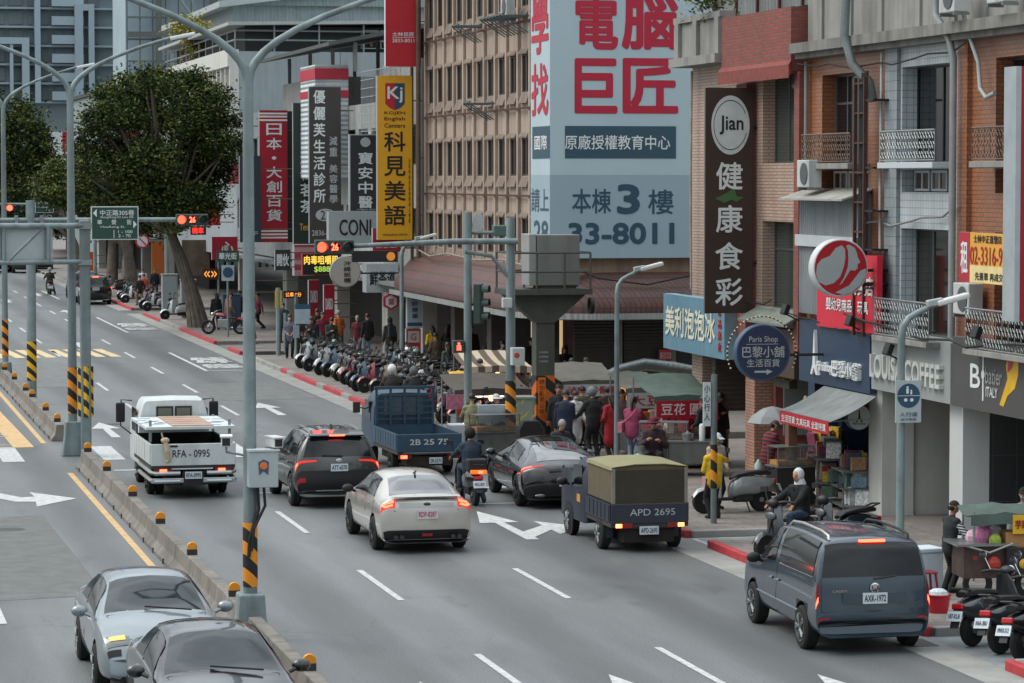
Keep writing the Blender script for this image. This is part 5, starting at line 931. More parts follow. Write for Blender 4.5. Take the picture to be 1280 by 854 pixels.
tree('large banyan with leaning rooted trunk at the kerb and a broad dark crown', (17.9, 142, .1), [(17.9, 142, .1), (17.6, 142, 1.6), (17.1, 142, 3.2), (16.6, 142, 4.6), (16.3, 142, 6.0)],
     [(c(u, v, 142 + 1.6*math.sin(i*2.4)), r, r*1.15, r*.8) for i, (u, v, r) in enumerate(((135, 122, .6), (160, 112, .75), (190, 104, .7), (216, 108, .7), (243, 108, .65), (263, 124, .7), (275, 152, .75), (280, 182, .7), (272, 208, .7), (256, 232, .7), (232, 250, .8), (200, 262, .8), (170, 256, .8), (140, 246, .75), (114, 236, .7), (100, 212, .6), (104, 186, .6), (118, 155, .7), (150, 148, .9), (190, 148, 1.0), (230, 150, 1.0), (250, 185, .9), (150, 195, 1.0), (190, 200, 1.1), (222, 215, 1.0), (172, 232, .9), (262, 256, .55), (246, 272, .5), (215, 278, .5), (180, 276, .5)))], 60000, .095, seed=3, roots=True, r0=.3)
tree('dark leafy tree cut by the picture edge', (18.3, 212, .1), [(18.3, 212, .1), (18, 212, 2.5), (17, 212, 5)], [(c(25, 180, 212), 1.9, 2.4, 2.4), (c(-25, 170, 212), 2.4, 2.6, 2.6), (c(48, 205, 212), 1.1, 1.6, 1.6), (c(15, 225, 212), 2.4, 2.4, 1.3)], 22000, .14, seed=5)
tree('olive green tree low behind the gantry lamp, beside the banyan', (19, 182, .1), [(19, 182, .1), (18.6, 182, 3), (17, 182, 5.4)], [(c(78, 222, 182), .9, 1.4, .9), (c(105, 245, 182), 1.6, 1.6, 1.2), (c(66, 240, 182), 1.0, 1.4, .9), (c(140, 255, 182), 1.4, 1.6, 1.0)], 16000, .12, [LEAF[1], LEAF[2], YLEAF[3], LEAF[0]], 8)
tree('dark tree mass over the far end of the road', (17, 268, .1), [(17, 268, .1), (17, 268, 3), (16.5, 268, 5)], [(c(20, 255, 268), 3, 3, 2.6), (c(70, 262, 268), 3, 3, 2.4), (c(110, 268, 268), 2.6, 3, 2.2), (c(-20, 240, 268), 3, 3, 3)], 16000, .17, seed=11)
tree('second slim trunked street tree beyond the banyan', (19.4, 200, .1), [(19.4, 200, .1), (19.5, 200, 3), (19.4, 200, 5.5)], [(c(140, 262, 200), 2, 2, 1.8), (c(170, 270, 200), 2, 2, 1.6)], 9000, .12, seed=13)
tree('third slim trunked street tree beside the second', (19.6, 192, .1), [(19.6, 192, .1), (19.7, 192, 3), (19.9, 192, 5.5)], [(c(200, 262, 192), 2.2, 2, 1.8)], 7000, .12, seed=14)
tree('yellow green potted tree on the edge of the flat grey roof', (c(243, 66, 176).x, 176, c(243, 66, 176).z), [c(243, 66, 176), c(243, 50, 176), c(240, 34, 176)], [(c(244, 55, 176), .5, .6, .7), (c(238, 36, 176), .9, .9, .5)], 3000, .1, YLEAF, 21, group=None, r0=.06, dens=20)
tree('small shrub growing out of the parapet above the tall brown sign', (21.6, 70.6, 10.9), [(21.6, 70.6, 10.9), (21.5, 70.5, 11.3), (21.4, 70.4, 11.5)], [(Vector((21.4, 70.6, 11.6)), .25, .5, .25)], 700, .06, [LEAF[2], YLEAF[3], LEAF[1], LEAF[2]], 22, group=None, r0=.02, dens=14)
# ================================================================ vehicles
def pchip(V, x):
    """monotone cubic through the rows of V (n x d) at parameter x in 0..n-1"""
    n = len(V); i = min(int(x), n - 2); f = x - i; d = np.diff(V, axis=0)
    def slope(k):
        if k == 0: return d[0]
        if k == n - 1: return d[-1]
        a, b = d[k-1], d[k]; s = np.where(a*b > 0, 2*a*b / np.where(np.abs(a+b) < 1e-9, 1, a+b), 0); return s
    m0, m1 = slope(i), slope(i+1); f2, f3 = f*f, f*f*f
    return V[i]*(2*f3-3*f2+1) + m0*(f3-2*f2+f) + V[i+1]*(-2*f3+3*f2) + m1*(f3-f2)
def rib(y, zs, ws, zm, wm, zb, wb, zt, wt, zc, bow=0.):
    P = [(ws*.9, zs), (ws + (wm-ws)*.7, zs + .3*(zm-zs)), (wm, zm), (wb, zb), (wt, zt), (wt*.55, zt + .78*(zc-zt)), (0, zc)]
    return [(x, y + bow*(x/.9)**2, z) for x, z in P]
class Shell:
    def __init__(s, ribs): s.c = np.array(ribs, float); s.n = len(ribs)
    def at(s, a, t):
        row = pchip(s.c.reshape(s.n, -1), a).reshape(-1, 3); return Vector(pchip(row, t))
    def body(s, ka=4, kt=3):
        rows = []
        for i in range((s.n-1)*ka + 1):
            r = [s.at(i/ka, j/kt) for j in range(6*kt + 1)]; rows.append(r + [Vector((-p.x, p.y, p.z)) for p in r[-2::-1]])
        return MB().loft(rows)
    def panel(s, mb, b0, b1, t0, t1, top0=None, top1=None, off=.006, side=1, na=6, nt=5):
        """patch of the skin between ribs b0..b1 (top0..top1 at its upper edge), levels t0..t1; side 0 spans the centre line"""
        top0 = b0 if top0 is None else top0; top1 = b1 if top1 is None else top1; rows = []
        fr = [k/nt for k in range(nt+1)]
        for i in range(na+1):
            u = i/na; row = []
            for f in fr: a = (b0 + (b1-b0)*u)*(1-f) + (top0 + (top1-top0)*u)*f; row.append(s.at(a, t0 + (t1-t0)*f))
            if side == 0: row = row + [Vector((-p.x, p.y, p.z)) for p in row[-2::-1]]
            elif side < 0: row = [Vector((-p.x, p.y, p.z)) for p in row]
            rows.append(row)
        G = rows; o = []
        cen = Vector((0, sum(p.y for r in rows for p in r)/sum(len(r) for r in rows)*.7 + .4, .7))
        for i in range(len(G)):
            q = []
            for j in range(len(G[0])):
                du = G[min(i+1, len(G)-1)][j] - G[max(i-1, 0)][j]; dv = G[i][min(j+1, len(G[0])-1)] - G[i][max(j-1, 0)]; n = du.cross(dv)
                n = n.normalized() if n.length > 1e-9 else Vector((0, 0, 1))
                if n.dot(G[i][j] - cen) < 0: n = -n
                q.append(G[i][j] + n*off)
            o.append(q)
        return mb.grid(o)
    def seam(s, mb, pts, r=.006, side=1): return mb.tube([Vector((p.x*side, p.y, p.z)) for p in (s.at(a, t) for a, t in pts)], r, 5)
CGLASS = M('#0c1012', .04, 0, 0, spec=1.0, coat=1.0); TINT = M('#121618', .06, 0, 0, spec=.5)
CGLASS.node_tree.nodes['Principled BSDF'].inputs['Coat IOR'].default_value = 2.1; RIMS = M('#8f9494', .3, .8, .05); RIMD = M('#3a3c3d', .35, .7, .05)
TAIL = EM('#e0281c', .35); TAILHOT = EM('#ff4a30', 5.0); PLATE = M('#c3cdd2', .4, 0, .02); TRIM = M('#181a1b', .6, 0, .05)
def wheel(t, x, y, r=.32, wd=.2, rim=RIMS, spokes=5, twin=True, sg=1):
    w_ = MB().lathe([(r*.62, -wd/2), (r*.9, -wd/2), (r, -wd*.36), (r, wd*.36), (r*.9, wd/2), (r*.62, wd/2)], (0,0,0), 28, 'x').build('wheel', RUBBER, t, smooth=40, loc=(x, y, r))
    b = MB(); e = sg*wd/2; b.lathe([(r*.6, e - sg*.02), (r*.66, e + sg*.008), (r*.6, e + sg*.006), (r*.57, e - sg*.05), (0, e - sg*.07)], (0,0,0), 24, 'x')
    for k in range(spokes):
        for d in ((-.13, .13) if twin else (0,)):
            a = 2*math.pi*k/spokes; p0 = Vector((e + sg*.004, math.cos(a)*.05, math.sin(a)*.05)); p1 = Vector((e + sg*.004, math.cos(a+d)*r*.6, math.sin(a+d)*r*.6)); b.tube([p0, p1], .022 if twin else .035, 5)
    b.lathe([(.06, e - sg*.02), (.05, e + sg*.012), (0, e + sg*.014)], (0,0,0), 12, 'x'); b.build('rim', rim, w_, smooth=40); return w_
def axle_cut(o, axles, r, track, wd=.34):
    cs = []
    for y in axles:
        for s in (1, -1):
            c_ = MB().lathe([(r, s*track - wd/2), (r, s*track + wd/2)], (0, y, r - .045), 28, 'x').build('cut', BLACK); c_.parent = o.parent; cs.append(c_)
            m = o.modifiers.new('b', 'BOOLEAN'); m.operation = 'DIFFERENCE'; m.object = c_; m.solver = 'EXACT'
    bpy.context.view_layer.update(); dg = bpy.context.evaluated_depsgraph_get(); me = bpy.data.meshes.new_from_object(o.evaluated_get(dg)); n0 = len(o.data.polygons)
    if len(me.polygons) > n0*.6:
        o.modifiers.clear(); o.data = me
    else: o.modifiers.clear(); me = o.data
    for c_ in cs: bpy.data.objects.remove(c_)
    for p in me.polygons:
        c_ = p.center
        if p.normal.z < -.75 or c_.z < .27 or any(math.hypot(c_.y - y, c_.z - (r - .045)) < r*1.004 and abs(c_.x) > track - wd/2 - .01 for y in axles): p.material_index = 1
    me.shade_smooth(); me.set_sharp_from_angle(angle=R(32))
def plate(t, s, x, y, z, w_=.38, h=.16, m=None, ink=None, ny=-1, tilt=0):
    o = MB().box(-w_/2, w_/2, -.008, .008, 0, h).build('number_plate', m or PLATE, t, loc=(x, y, z)); b = MB(); text(b, s, Vector((0, -.009, h/2)), X, Z, 0, 0, w_*.88, h*.62, .02, .003); b.build('lettering', ink or M('#2a3138', .5), o)
    if ny > 0: o.rotation_euler = (0, 0, math.pi)
    return o
def mirror(t, m, x, y, z, s):
    b = MB().sph((s*.1, 0, .02), (.12, .07, .085), 14, 8); b.tube([(-s*.06, .03, -.05), (s*.05, .02, 0)], .03, 6); b.build('mirror', m, t, smooth=50, loc=(x*s, y, z))
def car(label, x, y, rz, ribs, paint, wb, r=.32, track=.78, rims=RIMS, spokes=5, name='car', cat='car', trimcol=TRIM):
    t = thing(name, label, cat, (x, y, .0), rz); S = Shell(ribs); b = S.body().build('body', [paint, trimcol], t); axle_cut(b, (0, wb), r + .055, track + .1)
    for yy in (0, wb):
        for s in (1, -1): wheel(t, s*(track + .015), yy, r, .22, rims, spokes, sg=s)
    return t, S
def glassp(t, S, name, *a, m=CGLASS, **k):
    b = MB(); S.panel(b, *a, **k); return b.build(name, m, t, smooth=60)
def tails(t, S, *a, m=TAIL, hot=None, **k):
    for s in (1, -1):
        o = glassp(t, S, 'tail_light', *a, m=m, side=s, **k)
        if hot: q = MB(); S.panel(q, *hot, off=.014, side=s); q.build('lit_lamp', TAILHOT, o, smooth=60)
# ---- pearl white sports sedan
WR = [rib(-.86, .2,.70,.22,.80,.24,.82,.26,.70,.27, .14), rib(-.95, .2,.74,.32,.86,.42,.87,.48,.74,.49, .16), rib(-.93, .22,.76,.5,.885,.74,.885,.82,.72,.84, .16), rib(-.87, .2,.77,.5,.895,.86,.87,.99,.70,1.01, .14), rib(-.8, .2,.78,.52,.9,.9,.87,1.04,.68,1.06, .08),
      rib(-.42, .2,.8,.55,.9,.93,.865,1.06,.66,1.09), rib(.3, .2,.8,.55,.895,.97,.855,1.35,.57,1.42), rib(.95, .2,.8,.55,.89,.965,.85,1.40,.58,1.475), rib(1.55, .2,.8,.55,.89,.95,.85,1.36,.59,1.45), rib(2.4, .2,.8,.55,.895,.94,.86,1.0,.74,1.04), rib(3.15, .2,.78,.5,.89,.84,.84,.89,.64,.93), rib(3.5, .22,.72,.45,.85,.7,.8,.74,.6,.76, -.15), rib(3.62, .3,.66,.4,.76,.5,.76,.54,.6,.55, -.2)]
PEARL = PAINT('#b9b6ae', .35, .28)
t, S = car('pearl white sport sedan with lit C shaped red tail lamps and a low dark diffuser', 11.45, 57.1, 0, WR, PEARL, 2.65, .325, .79, RIMD)
glassp(t, S, 'rear_window', 5.08, 5.93, 4.05, 6, side=0); glassp(t, S, 'windscreen', 8.08, 8.92, 4.05, 6, side=0)
for s in (1, -1):
    glassp(t, S, 'side_window', 6.98, 8.75, 3.12, 3.88, 7.0, 8.25, side=s, m=TINT); glassp(t, S, 'side_window', 5.75, 6.9, 3.12, 3.85, 6.15, 6.92, side=s, m=TINT)
    b = MB(); S.seam(b, [(6.94, 3.1), (6.94, 2.4), (6.9, 1.2)], .007, s); S.seam(b, [(8.9, 3.0), (8.9, 2), (8.8, 1)], .007, s); S.seam(b, [(5.7, 3.0), (5.75, 2.4), (5.95, 1.6), (6.2, 1.1)], .007, s); b.build('door_seam', TRIM, t)
    MB().tube([Vector((p.x*s*1.008, p.y, p.z)) for p in (S.at(6.25, 2.75), S.at(6.5, 2.75))], .016, 6).build('door_handle', PEARL, t); MB().tube([Vector((p.x*s*1.008, p.y, p.z)) for p in (S.at(7.2, 2.75), S.at(7.5, 2.75))], .016, 6).build('door_handle', PEARL, t)
    mirror(t, TRIM, .93, 2.0, .98, s)
tails(t, S, 2.3, 3.35, 2.75, 4.35, off=.008); 
for s in (1, -1):
    b = MB(); b.tube([Vector((p.x*s, p.y - .02, p.z)) for p in (S.at(3.1, 4.25), S.at(3.15, 3.6), S.at(2.95, 3.25), S.at(2.6, 3.5), S.at(2.6, 4.2))], .022, 6); b.build('light_strip', TAILHOT, t)
glassp(t, S, 'diffuser', .05, .9, 3.4, 6, side=0, m=TRIM); glassp(t, S, 'trunk_recess', 2.25, 2.75, 4.6, 6, side=0, m=M('#a9a9a5', .35, .1, .02))
plate(t, 'RDP-8287', 0, -.955, .68, .4, .17, M('#c9c4c6', .4), M('#b0485a', .5)); b = MB(); S.seam(b, [(3.55, 4.9), (3.55, 6)], .007); S.seam(b, [(3.55, 4.9), (3.55, 6)], .007, -1); S.seam(b, [(2.0, 4.3), (2.0, 6)], .006); S.seam(b, [(2.0, 4.3), (2.0, 6)], .006, -1); S.seam(b, [(3.5, 4.3), (2.0, 4.3)], .006); S.seam(b, [(3.5, 4.3), (2.0, 4.3)], .006, -1); b.build('trunk_seam', TRIM, t)
MB().sph((0, -.9, .95), (.075, .02, .04), 14, 6).build('badge', M('#39404a', .3, .5), t); MB().box(-.1, .1, -.93, -.9, .34, .43).build('fog_lamp', M('#8a1420', .3), t)
b = MB()
for x in (-.62, -.5, .5, .62): b.lathe([(.045, -.97), (.045, -.85)], (x, 0, .33), 12, 'y')
b.build('exhaust_tips', M('#4c4c4c', .3, .8), t); MB().prism([(.34, 1.425), (.2, 1.5), (.28, 1.46), (.46, 1.44)], 'x', -.02, .02).build('antenna_fin', M('#5a5c5c', .4), t)
MB().prism([(-.84, 1.07), (-.9, 1.1), (-.78, 1.12), (-.66, 1.09)], 'x', -.66, .66).build('spoiler_lip', PEARL, t, bevel=.01)
# ---- grey sport utility
RV = [rib(-.8, .26,.68,.29,.80,.33,.82,.36,.74,.37, .1), rib(-.92, .25,.72,.42,.875,.54,.885,.61,.78,.62, .14), rib(-.9, .25,.74,.6,.905,.8,.905,.92,.80,.93, .14), rib(-.85, .25,.74,.62,.915,.98,.90,1.10,.76,1.12, .12), rib(-.62, .25,.74,.62,.92,1.05,.88,1.54,.62,1.58, .06), rib(-.42, .25,.74,.62,.92,1.06,.87,1.60,.61,1.67), rib(.5, .25,.74,.62,.915,1.05,.87,1.64,.61,1.705), rib(1.3, .25,.74,.62,.915,1.04,.87,1.58,.61,1.665), rib(2.15, .25,.74,.62,.92,1.02,.88,1.1,.76,1.14), rib(3.05, .26,.74,.6,.91,.93,.87,1.0,.7,1.03), rib(3.45, .28,.7,.5,.87,.8,.83,.86,.66,.88, -.1), rib(3.62, .34,.66,.42,.78,.52,.78,.58,.64,.6, -.15)]
GUN = PAINT('#3d3e3c', .35, .28)
t, S = car('dark grey sport utility with lit red tail lamps behind the near lamp pole', 11.12, 65.2, .5, RV, GUN, 2.66, .36, .8, RIMS, name='sport_utility', cat='suv')
glassp(t, S, 'rear_window', 3.08, 3.95, 4.0, 6, side=0, m=TINT)
for s in (1, -1):
    glassp(t, S, 'side_window', 6.4, 7.75, 3.12, 3.9, 6.4, 7.25, side=s, m=TINT); glassp(t, S, 'side_window', 5.3, 6.32, 3.12, 3.9, 5.3, 6.32, side=s, m=TINT); glassp(t, S, 'side_window', 4.25, 5.2, 3.2, 3.85, 4.5, 5.2, side=s, m=TINT); mirror(t, GUN, .95, 1.95, 1.08, s)
    b = MB(); S.seam(b, [(6.36, 3), (6.36, 2), (6.3, 1.1)], .007, s); S.seam(b, [(5.22, 3), (5.3, 2.2), (5.6, 1.2)], .007, s); S.seam(b, [(7.9, 3), (7.9, 1.2)], .007, s); b.build('door_seam', TRIM, t)
    MB().box(s*.93 - .02, s*.93 + .02, 1.25, 1.45, .9, .94).build('door_handle', GUN, t); MB().box(s*.925 - .02, s*.925 + .02, .2, .4, .92, .96).build('door_handle', GUN, t)
    p = MB(); p.tube([S.at(a, 4.25) + Vector((0, 0, .05)) if s > 0 else Vector((-S.at(a, 4.25).x, S.at(a, 4.25).y, S.at(a, 4.25).z + .05)) for a in (5, 5.6, 6.3, 7)], .018, 6); p.build('roof_rail', M('#8d9090', .35, .6), t)
    b = MB(); S.panel(b, .9, 1.25, 2.9, 4.3, off=.012, side=s, na=2, nt=3); b.build('reflector', M('#a3182a', .4), t)
tails(t, S, 2.25, 2.85, 2.6, 4.9, 2.62, 2.8, hot=(2.4, 2.75, 2.75, 3.5)); glassp(t, S, 'lower_bumper', .2, 1.7, 2.6, 6, side=0, m=TRIM); glassp(t, S, 'roof_stripe', 4.6, 6.9, 4.9, 5.15, side=1, m=TRIM); glassp(t, S, 'roof_stripe', 4.6, 6.9, 4.9, 5.15, side=-1, m=TRIM)
plate(t, 'ATT-6570', .02, -.935, .83, .38, .16); MB().prism([(-.68, 1.56), (-.78, 1.6), (-.7, 1.64), (-.4, 1.69)], 'x', -.6, .6).build('spoiler', GUN, t, bevel=.01); MB().box(-.17, .17, -.785, -.74, 1.585, 1.612).build('brake_light', TAILHOT, t); MB().sph((.02, -.9, 1.06), (.075, .02, .045), 12, 6).build('badge', M('#b9bdbd', .3, .7), t)
MB().prism([(-.1, 1.69), (-.02, 1.79), (.04, 1.7)], 'x', -.02, .02).build('antenna_fin', TRIM, t); MB().tube([(.1, -.86, 1.15), (-.35, -.84, 1.17)], .018, 5).build('wiper', TRIM, t); MB().box(-.5, .5, -.955, -.93, .4, .425).build('bumper_strip', M('#7b7f7e', .4, .5), t)
# ---- black fastback
PN = [rib(-.9, .2,.72,.22,.82,.25,.84,.28,.7,.29, .15), rib(-1.05, .2,.76,.34,.92,.48,.93,.55,.76,.57, .25), rib(-.98, .2,.8,.55,.955,.77,.945,.87,.72,.9, .26), rib(-.78, .2,.82,.6,.965,.87,.935,.97,.68,1.02, .2), rib(-.3, .2,.82,.62,.965,.93,.9,1.12,.61,1.2, .05), rib(.6, .2,.82,.62,.955,.94,.88,1.28,.57,1.36), rib(1.3, .2,.82,.62,.95,.935,.875,1.35,.57,1.42), rib(1.8, .2,.82,.62,.95,.925,.88,1.3,.58,1.39), rib(2.6, .2,.82,.62,.96,.89,.92,.95,.76,.99), rib(3.3, .2,.8,.58,.955,.85,.92,.86,.7,.87), rib(3.75, .22,.76,.48,.9,.7,.87,.73,.64,.74, -.15), rib(3.88, .3,.7,.4,.8,.48,.8,.52,.6,.53, -.2)]
BLK = PAINT('#0f1010', .1, .2)
t, S = car('glossy black fastback sedan with pale sky reflected in its rear glass', 15.98, 64.0, -1.8, PN, BLK, 2.92, .36, .82, RIMD)
glassp(t, S, 'rear_window', 3.25, 4.95, 4.25, 6, side=0); glassp(t, S, 'sunroof', 5.1, 6.9, 4.5, 6, side=0, m=TINT)
for s in (1, -1):
    glassp(t, S, 'side_window', 5.95, 7.85, 3.12, 3.85, 6.0, 7.3, side=s, m=TINT); glassp(t, S, 'side_window', 4.5, 5.85, 3.15, 3.8, 4.8, 5.85, side=s, m=TINT); mirror(t, BLK, .97, 2.25, .98, s)
    b = MB(); S.seam(b, [(5.9, 3), (5.9, 2), (5.85, 1.1)], .006, s); S.seam(b, [(8, 3), (8, 1.2)], .006, s); b.build('door_seam', M('#2c2d2d', .6), t); MB().tube([Vector((p.x*s*1.006, p.y, p.z)) for p in (S.at(5.2, 2.7), S.at(5.45, 2.7))], .016, 6).build('door_handle', BLK, t)
tails(t, S, 2.2, 2.75, 2.7, 4.7, 2.35, 2.65, m=EM('#a82430', .25), hot=(2.45, 2.6, 3.0, 3.9)); plate(t, 'RAA-8879', 0, -1.065, .52); MB().box(-.4, .4, -1.03, -.98, .84, .87).build('rear_trim', M('#6b6f70', .3, .7), t); glassp(t, S, 'lower_bumper', .1, .85, 2.8, 6, side=0, m=TRIM)
b = MB(); text(b, 'PANAMERA', Vector((0, -.985, .93)), X, Z, 0, 0, .5, .04, .02, .01); b.build('lettering', M('#8f9494', .3, .6), t)
for s in (1, -1): MB().sph((s*.6, -1.02, .32), (.12, .04, .04), 12, 6).build('exhaust_tip', M('#6d6f6f', .3, .8), t)
# ---- blue grey van
CD = [rib(-.76, .32,.70,.36,.80,.42,.82,.46,.76,.47, .08), rib(-.87, .28,.74,.42,.86,.52,.87,.58,.80,.59, .1), rib(-.84, .26,.74,.55,.885,.78,.885,.88,.83,.89, .08), rib(-.81, .26,.74,.6,.895,1.0,.885,1.13,.82,1.14, .06), rib(-.66, .26,.74,.6,.895,1.1,.87,1.66,.73,1.70, .04), rib(-.48, .26,.74,.6,.895,1.12,.865,1.71,.70,1.78), rib(.6, .26,.74,.6,.89,1.12,.865,1.75,.69,1.815), rib(1.7, .26,.74,.6,.89,1.1,.865,1.69,.68,1.77), rib(2.55, .26,.74,.6,.89,1.06,.86,1.13,.76,1.17), rib(3.2, .28,.74,.58,.88,.98,.85,1.03,.7,1.06), rib(3.45, .3,.7,.5,.85,.84,.82,.9,.66,.92, -.08), rib(3.56, .36,.66,.42,.78,.52,.78,.58,.64,.6, -.12)]
VBL = PAINT('#32434f', .25, .3)
t, S = car('blue grey family van with large dark rear window beside the red kerb', 15.6, 43.45, -1.9, CD, VBL, 2.72, .335, .79, RIMS, name='van', cat='van')
glassp(t, S, 'rear_window', 3.12, 4.02, 4.06, 6, side=0, m=TINT); glassp(t, S, 'windscreen', 7.1, 7.92, 4.1, 6, side=0)
for s in (1, -1):
    glassp(t, S, 'side_window', 6.85, 8.05, 3.1, 3.9, 6.75, 7.35, side=s, m=TINT); glassp(t, S, 'side_window', 5.0, 6.65, 3.1, 3.9, 5.05, 6.6, side=s, m=TINT); mirror(t, TRIM, .93, 2.2, 1.12, s)
    b = MB(); S.seam(b, [(6.72, 3), (6.72, 2), (6.72, 1.1)], .007, s); S.seam(b, [(8.1, 3), (8.1, 1.2)], .007, s); S.seam(b, [(5.75, 3), (5.75, 1.1)], .007, s); S.seam(b, [(4.7, 2.85), (5.75, 2.85)], .008, s); b.build('door_seam', TRIM, t)
    b = MB(); S.seam(b, [(5.6, 1.9), (7.9, 1.95)], .016, s); b.build('side_moulding', M('#6b7880', .4), t); b = MB(); S.seam(b, [(5.0, 3.08), (6.6, 3.08)], .012, s); b.build('window_trim', CHROME, t)
    for a in (6.55, 6.9): MB().tube([Vector((p.x*s*1.01, p.y, p.z)) for p in (S.at(a, 2.62), S.at(a + .13, 2.62))], .02, 6).build('door_handle', VBL, t)
    b = MB(); b.tube([Vector((s*(S.at(a, 4.3).x), S.at(a, 4.3).y, S.at(a, 4.3).z + h)) for a, h in ((4.75, .0), (4.85, .06), (5.4, .07), (6.2, .065), (6.7, .055), (6.85, .0))], .022, 8); b.build('roof_rail', M('#bfbfb8', .3, .7) if s < 0 else TRIM, t, smooth=50)
tails(t, S, 1.75, 3.0, 2.7, 3.75, m=M('#7a1018', .25), hot=(1.85, 2.15, 2.8, 3.65)); glassp(t, S, 'lower_bumper', .05, .55, 2.8, 6, side=0, m=TRIM)
for s in (1, -1): b = MB(); S.panel(b, .85, 1.0, 2.9, 4.4, off=.012, side=s, na=2, nt=3); b.build('reflector', M('#a3182a', .4, emit=.1), t)
MB().box(-.5, .5, -.862, -.82, .8, .95).build('plate_recess', M('#3b4751', .4), t); plate(t, 'AXK-1972', 0, -.872, .79, .385, .165); MB().box(-.2, .2, -.72, -.66, 1.705, 1.74).build('brake_light', TAILHOT, t)
MB().lathe([(0, -.87), (.055, -.868), (.075, -.86), (.075, -.84)], (0, 0, 1.03), 20, 'y').build('badge', CHROME, t); b = MB(); b.prism([(-.06, 1.07), (-.045, 1.07), (-.02, .985), (.0, 1.03), (.02, .985), (.045, 1.07), (.06, 1.07), (.028, .965), (.012, .965), (0, .995), (-.012, .965), (-.028, .965)], 'y', -.876, -.871); b.build('emblem', TRIM, t)
b = MB(); text(b, 'CADDY', Vector((-.55, -.85, .99)), X, Z, 0, 0, .24, .035, .02, .016); b.build('lettering', CHROME, t); b = MB(); S.seam(b, [(.62, 2.7), (.62, 6)], .007); S.seam(b, [(.62, 2.7), (.62, 6)], .007, -1); S.seam(b, [(1.35, 4.0), (1.35, 6)], .007); S.seam(b, [(1.35, 4.0), (1.35, 6)], .007, -1)
for s in (1, -1): S.seam(b, [(1.35, 4.0), (3.1, 4.0)], .006, s)
b.build('hatch_seam', TRIM, t); MB().tube([(.0, -.83, 1.16), (.35, -.81, 1.2)], .014, 5).build('wiper', TRIM, t)
# ---- oncoming sedans on the left (built nose first: turned round)
def oncoming(label, x, y, ribs, paint, wb, rims, track=.79):
    t, S = car(label, x, y, 180, ribs, paint, wb, .32, track, rims); glassp(t, S, 'windscreen', 8.06, 8.94, 4.05, 6, side=0, m=M('#1d2629', .04, 0, 0, spec=.7)); glassp(t, S, 'rear_window', 5.08, 5.93, 4.05, 6, side=0)
    for s in (1, -1):
        glassp(t, S, 'side_window', 6.98, 8.75, 3.12, 3.88, 7.0, 8.25, side=s, m=TINT); glassp(t, S, 'side_window', 5.75, 6.9, 3.12, 3.85, 6.15, 6.92, side=s, m=TINT); mirror(t, paint, .95, 2.02, 1.0, s)
        b = MB(); S.seam(b, [(6.94, 3.1), (6.94, 2), (6.9, 1.1)], .007, s); S.seam(b, [(8.95, 3), (8.95, 1.2)], .007, s); b.build('door_seam', TRIM, t); b = MB(); S.seam(b, [(5.9 + .25*i, 3.05) for i in range(12)], .009, s); b.build('window_trim', CHROME, t)
        for a in (6.3, 7.3): MB().tube([Vector((p.x*s*1.01, p.y, p.z)) for p in (S.at(a, 2.75), S.at(a + .22, 2.75))], .016, 6).build('door_handle', CHROME, t)
        h = glassp(t, S, 'headlight', 10.35, 11.2, 3.1, 4.5, 10.5, 11.1, side=s, m=M('#59605f', .1, .3, 0, coat=1), off=.01); b = MB(); S.panel(b, 10.45, 10.75, 3.4, 4.3, off=.018, side=s); b.build('day_lamp', M('#d8a95a', .3, emit=.6), h, smooth=60)
        glassp(t, S, 'fog_grille', 11.35, 11.8, 2.9, 4.0, side=s, m=TRIM)
    glassp(t, S, 'grille', 11.0, 11.85, 4.9, 6, side=0, m=M('#131414', .3, .3)); b = MB()
    for s in (1, -1): S.seam(b, [(9.05, 4.2), (9.05, 6)], .008, s); S.seam(b, [(9.05, 4.15), (10.6, 4.3), (10.9, 4.9)], .007, s)
    b.build('bonnet_seam', TRIM, t); MB().tube([(-.5, 2.5, 1.06), (.15, 2.32, 1.1)], .014, 5).build('wiper', TRIM, t); return t
oncoming('silver blue sedan driving towards the viewer beside the median', 4.72, 44.95, WR, PAINT('#808a8e', .5, .28), 2.63, RIMS); oncoming('dark grey sedan cut by the bottom edge beside the median', 4.95, 39.5, WR, PAINT('#17191a', .2, .2), 2.65, RIMD)
# ---- white flat bed truck
t = thing('flatbed_truck', 'white flatbed truck with a boarded rack over its open bed, brake lamps lit', 'truck', (8.3, 68.4, 0), .6); TW = M('#c4cbca', .45, 0, .08, 2, dirt=.25)
def ring(y, w_, z0, z1, r=.1): return [(w_, y, z0), (w_, y, z0 + .5), (w_ - .01, y, z0 + .95), (w_*.86, y, z1 - r), (w_*.78, y, z1 - .02), (0, y, z1), (-w_*.78, y, z1 - .02), (-w_*.86, y, z1 - r), (-w_ + .01, y, z0 + .95), (-w_, y, z0 + .5), (-w_, y, z0)]
b = MB().loft([ring(2.1, .83, .55, 1.98), ring(2.2, .85, .5, 2.03), ring(3.0, .85, .5, 2.03), ring(3.35, .85, .5, 1.9), ring(3.75, .85, .5, 1.32), ring(3.85, .82, .5, 1.0)]); b.build('cab', TW, t, smooth=35)
for x0, x1 in ((-.42, -.02), (.02, .42)):
    f = MB().box(x0, x1, 2.07, 2.1, 1.5, 1.84).build('rear_window', BLACK, t, bevel=.01); MB().box(x0 + .04, x1 - .04, 2.06, 2.069, 1.54, 1.8).build('pane', GLASS('#5a6058', .15), f)
